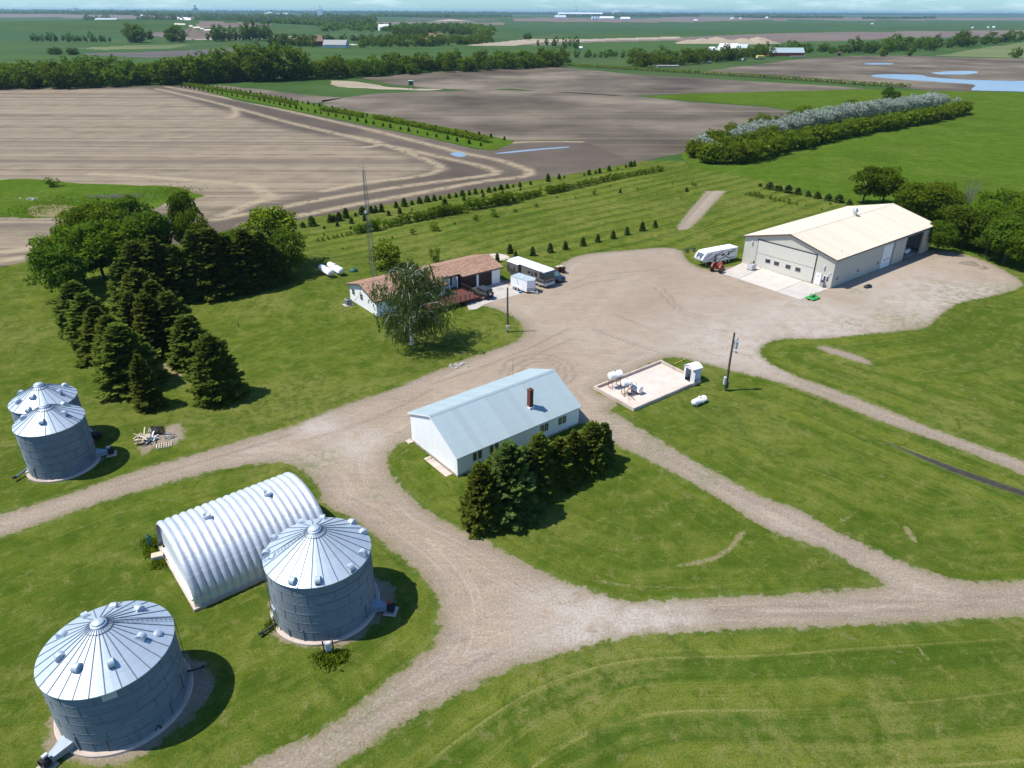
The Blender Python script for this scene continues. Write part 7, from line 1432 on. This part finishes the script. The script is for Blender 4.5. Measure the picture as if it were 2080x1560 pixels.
# fifth wheel trailer (x forward, near side y=0, body extends to -y)
fw = empty('fifth_wheel_trailer', (42.7, 131.08, 0), 3.69, 'white travel trailer with black swirls standing left of the big shed', 'travel trailer')
FL, FW, FH = 8.94, 2.2, 2.75
m = MB(); m.ext([(0, .55), (6.3, .55), (6.5, .95), (8.5, 1.0), (8.9, 1.35), (8.94, 1.6), (8.75, 2.1), (8.1, FH - .1), (7.0, FH - .02), (0, FH - .15)], -FW, 0); m.build('body', GW, fw)
m = MB(); m.ext([(-.02, FH - .16), (7.0, FH - .03), (8.12, FH - .11), (8.1, FH - .04), (7.0, FH + .05), (-.02, FH - .08)], -FW - .02, .02); m.build('roof', MAT['white'], fw)
m = MB()
def swirl(pts, w0):
    n_ = len(pts); up_ = []; dn = []
    for i, (x, z_) in enumerate(pts): w = w0 * math.sin(math.pi * (i + .6) / (n_ + .2)); up_.append((x, .012, z_ + w)); dn.append((x, .012, z_ - w))
    m.add(up_ + dn, [(i, i + 1, n_ + i + 1, n_ + i) for i in range(n_ - 1)])
for pts, w in (([(.3, 2.25), (1.0, 2.3), (1.8, 2.1), (2.5, 1.7), (3.1, 1.35), (3.9, 1.1), (4.8, 1.0)], .13), ([(.4, 1.9), (1.0, 2.0), (1.6, 1.8), (2.2, 1.45), (3.0, .95)], .09), ([(3.4, 2.3), (4.4, 2.25), (5.3, 2.05), (6.1, 1.7), (6.8, 1.4), (7.7, 1.25)], .11), ([(4.2, 1.9), (5.1, 1.85), (5.9, 1.5), (6.3, 1.0)], .10), ([(.3, 1.0), (1.2, .85), (2.3, .95), (2.9, 1.3), (3.3, 1.8)], .09), ([(6.6, 2.35), (7.3, 2.2), (7.9, 1.9), (8.3, 1.5)], .08), ([(2.2, 2.0), (2.9, 2.15), (3.3, 2.0)], .06), ([(5.0, 1.35), (5.6, 1.0), (6.6, 1.15)], .07)): swirl(pts, w)
m.build('swirl_graphics', MAT['dark'], fw)
m = MB(); m.add([(8.97, -.5, 1.62), (8.97, -1.7, 1.62), (8.80, -1.85, 2.12), (8.80, -.35, 2.12), (8.36, -1.95, 2.52), (8.36, -.25, 2.52)], [(0, 1, 2, 3), (3, 2, 4, 5)]); m.add([(8.98, -.8, 1.66), (8.98, -1.4, 1.66), (8.87, -1.1, 2.0)], [(0, 1, 2)], 1); m.build('front_cap_graphic', [plain('slate_panel', (.10, .12, .15), .3), GW], fw)
for a, b, z0, z1 in ((3.35, 4.25, 1.5, 2.0), (5.4, 6.0, .7, 2.1), (2.1, 2.5, 1.45, 2.2)): m = MB(); m.bbox((a, -.002, z0), (b, .03, z1), .01); m.build('window', MAT['glass'], fw)
for x in (2.0, 2.85): wheel(fw, x, -.12, .36, .36, .22); wheel(fw, x, -FW + .12, .36, .36, .22)
m = MB(); m.cyl((7.6, -.35, 0), (7.6, -.35, 1.0), .05, .05, 8); m.cyl((7.6, -FW + .35, 0), (7.6, -FW + .35, 1.0), .05, .05, 8); m.build('landing_legs', MAT['ltgrey'], fw); m = MB(); m.bbox((7.7, -1.3, .62), (8.2, -.9, .98), .04); m.build('hitch_pin_box', MAT['dark'], fw)
for x, w in ((1.4, .5), (3.0, .35), (4.6, .6), (6.2, .35)): m = MB(); m.bbox((x - w / 2, -FW / 2 - w / 2, FH - .06), (x + w / 2, -FW / 2 + w / 2, FH + .12), .04); m.build('roof_unit', GW, fw)
m = MB(); m.tube([(.4, .05, FH - .28), (4.9, .05, FH - .24)], .05, 8); m.build('awning', MAT['ltgrey'], fw)
# red tractor
tc = Vector((37.15, 124.2, 0)); ta = math.atan2(.80, .60)
tr2 = empty('red_tractor', tuple(tc), ta, 'old red tractor with big rear wheels in front of the travel trailer', 'tractor')
m = MB(); m.bbox((-.2, -.22, .55), (1.1, .22, .95), .06); m.build('chassis', MAT['red'], tr2); m = MB(); m.ext([(.35, .95), (2.0, .95), (2.1, 1.05), (2.08, 1.4), (1.9, 1.5), (.4, 1.45)], -.24, .24); m.bbox((.9, -.2, .6), (2.0, .2, .97), .05); m.build('bonnet', MAT['red'], tr2)
for s_ in (-1, 1):
    wheel(tr2, 0, s_ * .82, .72, .72, .40, 'rear_wheel', 1, 'red'); wheel(tr2, 1.95, s_ * .55, .36, .36, .18, 'front_wheel', 1, 'red'); m = MB(); m.ext([(-.62, 1.1), (-.35, 1.52), (.35, 1.56), (.6, 1.3), (.55, 1.26), (.32, 1.5), (-.33, 1.46), (-.57, 1.08)], min(s_ * .58, s_ * .9), max(s_ * .58, s_ * .9)); m.build('mudguard', MAT['red'], tr2)
m = MB(); m.bbox((-.35, -.22, 1.0), (.1, .22, 1.1), .03); m.bbox((-.42, -.22, 1.1), (-.33, .22, 1.45), .03); m.build('seat', MAT['black'], tr2); m = MB(); m.tube([(.55, 0, 1.4), (.3, 0, 1.7)], .025, 6); m.lathe([(.20, 0), (.215, .015), (.20, .03)], 18, 0, Matrix.Translation((.3, 0, 1.7)) @ Matrix.Rotation(R(-35), 4, 'Y')); m.build('steering_wheel', MAT['black'], tr2)
m = MB(); m.tube([(1.3, .12, 1.45), (1.3, .12, 2.0)], .035, 8); m.build('exhaust', MAT['dark'], tr2); m = MB(); m.tube([(1.95, -.55, .36), (1.95, .55, .36)], .05, 6); m.build('front_axle', MAT['red'], tr2)
# green rotary cutter
gc = G(1650, 607); rc = empty('rotary_cutter', (gc.x, gc.y, 0), .62, 'bright green rotary mower deck lying at the apron corner', 'mower')
m = MB(); m.bbox((-.95, -.8, .12), (.95, .8, .34), .05); m.build('deck', MAT['green'], rc); m = MB(); m.bbox((-.2, -.2, .34), (.25, .25, .6), .04); m.cyl((.2, 0, .5), (.8, 0, .52), .06, .06, 8); m.build('gearbox', MAT['dkgreen'], rc); m = MB(); m.tube([(-.9, .1, .36), (.1, .5, .75), (.9, .2, .4)], .045, 6); m.tube([(-.9, -.3, .36), (.1, -.1, .8), (.9, -.2, .4)], .045, 6); m.tube([(.9, .5, .3), (1.25, .35, .75), (1.25, -.35, .75), (.9, -.5, .3)], .04, 6); m.build('hitch_frame', MAT['green'], rc); m = MB(); m.cyl((-1.1, -.09, .16), (-1.1, .09, .16), .16, .16, 14); m.build('tail_wheel', MAT['black'], rc)
m = MB(); m.box((-.3, -.83, .1), (-.1, -.805, .22)); m.build('decal_plate', MAT['yellow'], rc)
# things before the shed
fg = G(*zz((1380, 470), 6.118, (893, 478))); fu = empty('oil_tote', (fg.x, fg.y, .05), sy, 'grey caged tote with barrels on top at the left of the folding door', 'tote'); m = MB(); m.bbox((-.6, -.5, .12), (.6, .5, 1.1), .05); m.build('tank', MAT['ltgrey'], fu); m = MB()
for x in (-.61, -.2, .2, .61):
    for y in (-.51, .51): m.tube([(x, y, .05), (x, y, 1.15)], .02, 4)
for z_ in (.1, .6, 1.15): m.tube([(-.61, -.51, z_), (.61, -.51, z_), (.61, .51, z_), (-.61, .51, z_), (-.61, -.51, z_)], .02, 4)
m.build('cage', MAT['grey'], fu); m = MB(); m.box((-.62, -.52, 0), (.62, .52, .1)); m.build('pallet_base', MAT['dark'], fu)
for i, (x, y, mt_, lb) in enumerate(((-.3, .1, 'palewood', 'brown jug standing on the grey tote, left'), (.25, .15, 'wood', 'darker tall can standing on the grey tote, right'))): m = MB(); m.lathe([(.16, 0), (.17, .3), (.08, .45), (.06, .6), (0, .6)], 14); o = m.build('oil_can', MAT[mt_]); o.location = (fg.x + x, fg.y + y, 1.2); tag(o, lb, 'can')
dg = G(*zz((1380, 470), 6.118, (1785, 688))); gr_ = empty('barbecue_grill', (dg.x - .3, dg.y - .1, .05), sy + .4, 'small dark barbecue grill by the near corner of the big shed', 'grill'); m = MB(); m.bbox((-.35, -.25, .75), (.35, .25, .92), .03); m.build('firebox', MAT['dark'], gr_); m = MB(); m.ext([(-.35, .93), (.35, .93), (.28, 1.12), (.1, 1.2), (-.1, 1.2), (-.28, 1.12)], -.25, .25); m.build('hood', MAT['dark'], gr_); m = MB(); [m.tube([(x, y, 0), (x, y, .76)], .02, 5) for x in (-.3, .3) for y in (-.2, .2)]; m.box((-.75, -.2, .82), (-.36, .2, .85)); m.build('stand', MAT['grey'], gr_)
rk = G(*zz((1720, 380), 5.778, (245, 1180))); m = MB(); m.bbox((-.75, -.35, 0), (.7, .35, .45), .12); m.bbox((-.3, -.3, .4), (.4, .25, .62), .1); o = m.build('dark_bale', MAT['dark']); o.location = rk; o.rotation_euler = (0, .05, .4); tag(o, 'dark lump of rubber lying on the gravel beside the long wall of the shed', 'block')
rk = G(*zz((1720, 380), 5.778, (1590, 950))); m = MB(); rs = np.random.RandomState(9)
V_ = []; 
def heap(name, loc, r, h, mat, label, cat, seed=1, kind=None):
    rs = np.random.RandomState(seed); n1, n2 = 22, 7; vs = [(0, 0, h)]
    for j in range(1, n2 + 1):
        for i in range(n1): a = 2 * math.pi * i / n1; q_ = j / n2; rr_ = r * q_ * (1 + .16 * math.sin(3 * a + seed) + rs.normal(0, .03)); vs.append((rr_ * math.cos(a), rr_ * math.sin(a), h * (1 - q_) ** 1.15 * (1 + rs.normal(0, .10)) - (.02 if j == n2 else 0)))
    fs = [(0, 1 + i, 1 + (i + 1) % n1) for i in range(n1)] + [(1 + (j - 1) * n1 + i, 1 + j * n1 + i, 1 + j * n1 + (i + 1) % n1, 1 + (j - 1) * n1 + (i + 1) % n1) for j in range(1, n2) for i in range(n1)]
    m = MB(); m.add(vs, fs, 0, True); o = m.build(name, MAT[mat]); o.location = loc; return tag(o, label, cat, None, kind)
heap('dirt_heap', tuple(rk), 1.1, .5, 'heapsoil', 'small dark heap of dirt at the back rim of the gravel yard', 'dirt heap', 2); heap('dirt_heap', tuple(G(*zz((1720, 380), 5.778, (1440, 900)))), 1.9, .3, 'heapsoil', 'flat pale heap of gravel at the back rim of the yard', 'dirt heap', 5)
# implement behind trailer
ig = G(*zz((1380, 470), 6.118, (125, 250))); im = empty('old_implement', tuple(ig), .5, 'dark old farm implement in the grass behind the travel trailer', 'farm implement'); m = MB(); m.tube([(-1.2, 0, .5), (1.3, .1, .5)], .07, 6); m.tube([(-.8, -.6, .3), (-.8, .6, .9)], .05, 6); m.tube([(.6, -.6, .35), (.7, .6, .8)], .05, 6); m.build('frame', MAT['dark'], im)
for x in (-.9, .8): wheel(im, x, -.4, .35, .35, .12)
# burn pile left
o_ = (240, 840); s_ = 13
pallet(tuple(G(*zz(o_, s_, (1215, 850)))), .38, 'pale wooden pallet lying flat in front of the burn pile', 'palewood', 7, 1.55, 1.0)
def planks(loc, n_, ln, spread, mat, label, seed, name='plank_pile', up=.5):
    rs = np.random.RandomState(seed); r_ = empty(name, loc, 0, label, 'wood pile')
    for i in range(n_):
        a = rs.uniform(0, math.pi); l_ = ln * rs.uniform(.5, 1.1); x, y = rs.normal(0, spread, 2); t = rs.normal(0, .22); M = Matrix.Translation((x, y, rs.uniform(.05, up))) @ Matrix.Rotation(a, 4, 'Z') @ Matrix.Rotation(t, 4, 'Y'); m = MB(); m.bbox((-l_ / 2, -.07, -.02), (l_ / 2, .07, .03), .006, 0, M); m.build('plank', MAT[mat if rs.rand() < .7 else 'wood'], r_)
planks(tuple(G(*zz(o_, s_, (650, 720)))), 34, 1.3, .42, 'palewood', 'heap of broken pale planks at the left of the burn pile', 1, up=.7); planks(tuple(G(*zz(o_, s_, (880, 720)))), 10, 1.4, .3, 'ltgrey', 'few white boards sticking out of the burn pile', 2, up=.5); planks(tuple(G(*zz(o_, s_, (1370, 600)))), 10, .9, .25, 'greywood', 'small grey scrap heap right of the upright pallets', 3, up=.35)
ash = G(*zz(o_, s_, (900, 620))); heap('ash_heap', tuple(ash), .9, .12, 'mud', 'dark ash patch in the middle of the burn pile', 'ash heap', 4)
for i, (x, y, t) in enumerate(((1050, 560, R(78)), (1085, 560, R(82)), (1120, 560, R(80)))): g_ = G(*zz(o_, s_, (x, y))); p_ = pallet((g_.x, g_.y, .55), R(95), 'pallet standing on edge in the burn pile, %s from the left' % ordw(i + 1), 'wood', 7, 1.2, 1.1, (0, t))
pallet(tuple(G(*zz(o_, s_, (950, 480))) + Vector((0, 0, .15))), .2, 'tilted grey pallet behind the upright pallets', 'greywood', 6, 1.1, .8, (.25, 0))
# branches heap in weedy field
bg_ = G(235, 402); m = MB(); rs = np.random.RandomState(8)
for i in range(150): x = rs.normal(0, 3.2); y = rs.normal(0, .8); a = rs.uniform(0, 6.28); l_ = rs.uniform(.6, 2); m.tube([(x, y, rs.uniform(0, .5)), (x + math.cos(a) * l_, y + math.sin(a) * l_ * .6, rs.uniform(.1, 1.0))], .035, 4)
o = m.build('brush_heap', MAT['deadwood']); o.location = bg_; tag(o, 'long heap of grey dead branches behind the grove', 'brush heap')
rs = np.random.RandomState(12)
def rocks(loc, n_, sp, label, size=(.15, .5)):
    o = empty('rock_pile', loc, 0, label, 'rocks')
    for i in range(n_):
        m = MB(); r_ = rs.uniform(*size); x, y = rs.normal(0, sp, 2); k_ = 8; vs = [(x, y, r_ * .8)] + [(x + r_ * math.cos(2 * math.pi * j / k_) * rs.uniform(.7, 1.1), y + r_ * math.sin(2 * math.pi * j / k_) * rs.uniform(.7, 1.1), r_ * rs.uniform(.3, .5)) for j in range(k_)] + [(x + r_ * math.cos(2 * math.pi * j / k_) * 1.05, y + r_ * math.sin(2 * math.pi * j / k_) * 1.05, -.05) for j in range(k_)]
        m.add(vs, [(0, 1 + j, 1 + (j + 1) % k_) for j in range(k_)] + [(1 + j, 1 + k_ + j, 1 + k_ + (j + 1) % k_, 1 + (j + 1) % k_) for j in range(k_)]); m.build('rock', MAT['greywood'], o)
rocks(tuple(G(62, 404)), 10, 1.2, 'pile of pale field stones in the weedy corner'); rocks(tuple(G(980, 738)), 0, 0, '') if False else None; rocks(tuple(G(*zz((800, 720), 4.215, (560, 85)))), 16, .7, 'grey rocks at the tip of the lawn by the gravel', (.1, .3))
# weeds and tufts
def tufts(name, fn, n_, h, mat, label, seed=1):
    rs = np.random.RandomState(seed); C = fn(rs, n_); n_ = len(C); hh = h * rs.uniform(.5, 1.4, n_); D = np.stack([rs.normal(0, .45, n_), rs.normal(0, .45, n_), np.ones(n_)], 1); N = rs.normal(0, 1, (n_, 3)); N[:, 2] = 0
    V, F = cards(np.column_stack([C, hh * .45]), D, N, hh, hh * .30, rs, .4); o = foliage(name, V, F, rs.uniform(0, .6, n_), MAT[mat], None); return tag(o, label, 'weeds', None, 'stuff')
def clump_pts(cs):
    def f(rs, n_):
        out = []
        for (px_, py_, r_) in cs: g_ = G(px_, py_); k_ = int(n_ / len(cs)); out.append(np.stack([g_.x + rs.normal(0, r_, k_), g_.y + rs.normal(0, r_, k_)], 1))
        return np.concatenate(out)
    return f
tufts('weeds', clump_pts([(670, 1345, .35), (655, 1335, .3), (690, 1335, .3), (312, 1120, .4), (325, 1145, .4), (560, 1270, .35), (575, 1250, .3), (305, 1105, .4)]), 2600, .34, 'leafy', 'lush weeds round the boxes beside the bins and the arch shed')
def rim_pts(rs, n_):
    t = rs.randint(0, len(OUT), n_); a = np.array(OUT); p_ = a[t] + (np.roll(a, -1, 0)[t] - a[t]) * rs.uniform(0, 1, (n_, 1)) + rs.normal(0, .55, (n_, 2)); return p_[(p_[:, 1] > 20) & (np.abs(p_[:, 0]) < 90)]
tufts('verge_tufts', rim_pts, 9000, .10, 'leafy', 'ragged tufts of grass along the gravel edges', 3)
tufts('weeds', clump_pts([(100, 415, 4), (200, 425, 5), (60, 430, 3), (330, 395, 5), (270, 405, 4), (350, 388, 3), (150, 410, 4)]), 4000, .4, 'leafy', 'tall rank weeds in the weedy field corner', 5)
def foot(rs, n_):
    out = []
    def edge(ox, oy, yaw, L_, W_):
        for k_ in range(n_ // 3): 
            t = rs.uniform(0, 2 * (L_ + W_)); 
            u, v = (t, 0) if t < L_ else ((L_, t - L_) if t < L_ + W_ else ((t - L_ - W_, W_) if t < 2 * L_ + W_ else (0, t - 2 * L_ - W_))); u += rs.normal(0, .15) + (.2 if u >= L_ else -.15 if u <= 0 else 0); v += rs.normal(0, .12) - (.15 if v <= 0 else -.15 if v >= W_ else 0)
            out.append((ox + u * math.cos(yaw) - v * math.sin(yaw), oy + u * math.sin(yaw) + v * math.cos(yaw)))
    edge(qo[0], qo[1], qy, QL, QW); edge(B0[0], B0[1], by, BLn, BWd); edge(S0[0], S0[1], sy, SLn, SW); return np.array(out)
tufts('footing_weeds', foot, 2400, .16, 'leafy', 'grass growing along the foot of the arch shed, the barn and the big shed', 7)
# ---- far buildings and odds and ends
def farshed(px_, py_, w, d, h, rz, wall, roof, label, cat='building', rise=.35, name='far_barn'):
    g_ = G(px_, py_); o = empty(name, (g_.x, g_.y, H1(g_.x, g_.y)), rz, label, cat); m = MB(); m.box((-w / 2, -d / 2, -.5), (w / 2, d / 2, h)); m.add([(-w / 2, -d / 2, h), (-w / 2, d / 2, h), (-w / 2, 0, h + d * rise), (w / 2, -d / 2, h), (w / 2, d / 2, h), (w / 2, 0, h + d * rise)], [(0, 2, 1), (3, 4, 5)]); m.build('wall', MAT[wall], o)
    m = MB(); e = .4
    for s_ in (-1, 1): m.add([(-w / 2 - e, s_ * (d / 2 + e), h - e * rise * 2 + .02), (w / 2 + e, s_ * (d / 2 + e), h - e * rise * 2 + .02), (w / 2 + e, 0, h + d * rise + .03), (-w / 2 - e, 0, h + d * rise + .03)], [(0, 1, 2, 3) if s_ < 0 else (3, 2, 1, 0)])
    m.build('roof', MAT[roof], o); return o
farshed(1478, 106, 22, 14, 4.5, .1, 'white', 'white', 'far barn with a bright white roof among the trees'); farshed(1507, 112, 10, 10, 5, -.6, 'ltgrey', 'blueroof', 'small far shed with a grey gambrel roof beside the white roofed barn', rise=.6); farshed(1594, 113, 38, 11, 3.5, .05, 'red', 'blueroof', 'long far red barn with a grey roof', rise=.4); farshed(1443, 106, 10, 8, 3, .4, 'white', 'white', 'small white shed left of the far white roofed barn')
g_ = G(1543, 121); ym = empty('yellow_combine', tuple(g_), .2, 'far yellow combine harvester parked by the farmstead', 'harvester'); m = MB(); m.bbox((-3.5, -1.8, 1.2), (3.5, 1.8, 3.8), .3); m.bbox((3.2, -1.2, 1.5), (5, 1.2, 3.4), .3); m.build('body', MAT['yellow'], ym); [wheel(ym, x, y, 1.0, 1.0, .6) for x in (-2.4, 2.6) for y in (-1.9, 1.9)]; m = MB(); m.bbox((-6, -2.2, .3), (-3.6, 2.2, 1.4), .2); m.build('header', MAT['dark'], ym)
for i, (px_, py_, mt_) in enumerate(((1482, 122, 'rust'), (1497, 121, 'white'), (1512, 122, 'palewood'), (1440, 129, 'greywood'), (1508, 124, 'ltgrey'))):
    g_ = G(px_, py_); o = empty('parked_machine', tuple(g_), i * 1.1, ('rusty machine parked left of the combine', 'small white vehicle parked among the far machines', 'tan wagon parked just left of the combine', 'grey machine parked alone on the far grass', 'light grey trailer parked among the far machines')[i], 'farm machine'); m = MB(); m.bbox((-2.2, -1, .6), (2.2, 1, 1.8), .15); m.bbox((.2, -.9, 1.8), (1.8, .9, 2.5), .15); m.build('body', MAT[mt_], o); [wheel(o, x, y, .5, .5, .3) for x in (-1.4, 1.4) for y in (-1.05, 1.05)]
farshed(1355, 136, 18, 6, 1.2, .0, 'greywood', 'greywood', 'low grey stack of old timber at the edge of the far meadow', 'timber stack', .05, 'timber_stack'); farshed(1620, 116, 16, 3, 1, .1, 'greywood', 'greywood', 'long low pile of posts right of the red barn', 'timber stack', .05, 'timber_stack'); farshed(1703, 113, 3.5, 3, 3, .1, 'wood', 'wood', 'tiny brown hut at the end of the timber pile', 'hut')
farshed(643, 93, 16, 14, 6, .5, 'brickred', 'shingle', 'far red brown house among trees left of the grey shed', 'house', .5, 'far_house'); farshed(683, 96, 30, 15, 3.5, -.1, 'ltgrey', 'greywood', 'far low shed with a wide grey roof'); farshed(886, 84, 22, 13, 5, .3, 'wood', 'shingle', 'far brown roofed house in the valley', 'house', .5, 'far_house'); farshed(860, 84, 10, 8, 3, .3, 'red', 'shingle', 'small reddish far shed left of the brown roofed house')
farshed(780, 66, 22, 15, 7, .4, 'white', 'white', 'far white house on the valley side'); farshed(1179, 102, 3.5, 3.5, 3, .3, 'ltgrey', 'white', 'tiny far white hut by the pale track', 'hut')
farshed(218, 43.5, 90, 30, 9, -.05, 'white', 'blueroof', 'far white barn right of the tree clump on the left hill', rise=.2); farshed(372, 45, 40, 24, 9, .2, 'white', 'white', 'left one of the far white domed sheds by the chalky road'); farshed(380, 45.5, 32, 20, 8, .2, 'white', 'white', 'right one of the far white domed sheds by the chalky road')
farshed(1178, 33.5, 420, 110, 24, .02, 'white', 'white', 'distant long white factory on the right of the middle skyline', 'factory', .08); farshed(1138, 38.5, 70, 30, 10, 0, 'white', 'ltgrey', 'distant white shed below the factory'); farshed(1232, 38.5, 90, 26, 9, 0, 'white', 'white', 'distant white shed right of the silver bins'); farshed(1270, 38.5, 60, 26, 9, 0, 'white', 'white', 'distant white shed at the right end of the group')
for i, x in enumerate((1205, 1209, 1213)):
    g_ = G(x + (i - 1) * 1.5, 39); m = MB(); m.lathe([(8, 0), (8, 12), (1, 17), (0, 17)], 18); o = m.build('far_grain_bin', MAT['galv']); o.location = (g_.x, g_.y, H1(g_.x, g_.y)); tag(o, 'distant silver grain bin below the factory, %s from the left' % ordw(i + 1), 'grain bin', 'distant silver grain bins')
for i, (x, y, w, h, lb) in enumerate(((651, 31, 30, 60, 'distant tall white grain elevator on the skyline'), (151, 27, 40, 40, 'distant white tower block far left on the skyline'), (399, 30, 26, 55, 'distant dark tower on the left skyline'), (1169, 31, 20, 60, 'thin distant chimney behind the factory'), (1252, 30, 60, 30, 'distant pale dome on the skyline right of the factory'), (578, 32, 120, 14, 'low distant white store left of the grain elevator'), (548, 31, 60, 18, 'distant pale building on the left part of the skyline'))):
    g_ = G(x, y); sc_ = g_.length / 6000; o = empty('far_tower', (g_.x, g_.y, H1(g_.x, g_.y)), 0, lb, 'tower' if w < 50 else 'building'); m = MB(); m.bbox((-w / 2 * sc_, -w / 2 * sc_, -5), (w / 2 * sc_, w / 2 * sc_, h * .7 * sc_), 2); m.bbox((-w * .2 * sc_, -w * .2 * sc_, h * .7 * sc_), (w * .2 * sc_, w * .2 * sc_, h * sc_), 1); m.build('block', MAT['white' if i != 2 else 'grey'], o)
FW_ = (('left of the long thin far wood', 1413, 40), ('just left of the thin far wood, smaller', 1487, 39), ('below the right end of the skyline woods', 1772, 47), ('first of three at the far right', 1976, 54), ('second of three at the far right', 2008, 54), ('last of three at the far right', 2020, 54), ('in front of the thin far wood', 1505, 37.5), ('at the right end of the thin far wood', 1558, 37), ('just left of the distant grain elevator', 610, 37), ('at the foot of the left skyline woods', 290, 36))
for i, (lb, x, y) in enumerate(FW_): farshed(x, y, (22 if y < 44 else 11), (14 if y < 44 else 7), (5 if y < 44 else 3), i * .3, 'white', 'white', 'tiny distant white farm building ' + lb, 'building', .3)
heap('gravel_mound', tuple(G(394, 79)), 42, 17, 'plow', 'big cone of gravel beside the far tree row', 'gravel heap', 3)
for i, (x, w) in enumerate(((1400, 30), (1425, 34), (1455, 40), (1480, 34), (1510, 42), (1540, 36))): heap('spoil_heap', tuple(G(x, 88)), w * .9, 5 + (i % 3) * 2, 'pale', 'pale spoil heap in the far brown field, %s from the left' % ordw(i + 1), 'spoil heap', i + 2)
heap('chalk_bank', tuple(G(917, 43.5)), 110, 9, 'pale', 'pale bank of bare ground on the far hillside', 'bare bank', 9)
# hunting stand in the field
hg = G(835, 181); hs2 = empty('hunting_stand', tuple(hg), .3, 'dark box on legs standing between the dark fields', 'hunting stand'); m = MB(); m.bbox((-1.3, -1.3, 2.2), (1.3, 1.3, 4.6), .1); m.build('cabin', MAT['dkgreen'], hs2); m = MB(); m.bbox((-1.5, -1.5, 4.6), (1.5, 1.5, 4.8), .05); m.build('roof', MAT['ltgrey'], hs2)
for x in (-1.2, 1.2):
    for y in (-1.2, 1.2): m = MB(); m.tube([(x, y, 2.3), (x * 1.4, y * 1.4, 0)], .12, 6); m.build('leg', MAT['wood'], hs2)
# ---- air
HAZE = 1
if HAZE:
    m = MB(); m.box((-43500, -43500, -60), (43500, 43500, 75)); hz = m.build('haze', bpy.data.materials.new('haze_air')); hz['kind'] = 'stuff'; hm = hz.data.materials[0]; hm.use_nodes = True; ht = hm.node_tree; ht.nodes.clear(); ho = ht.nodes.new('ShaderNodeOutputMaterial'); pv = ht.nodes.new('ShaderNodeVolumePrincipled'); pv.inputs['Color'].default_value = (.52, .80, .95, 1); pv.inputs['Density'].default_value = 5.2e-5; pv.inputs['Anisotropy'].default_value = .2; ht.links.new(pv.outputs[0], ho.inputs['Volume'])
# remove prototypes that were never planted
for k_, (r_, u_) in TREE.items():
    if not u_:
        for c_ in ALLKIDS.get(r_, []): bpy.data.objects.remove(c_)
        bpy.data.objects.remove(r_)
for o_, u_ in FARM:
    if not u_: bpy.data.objects.remove(o_)
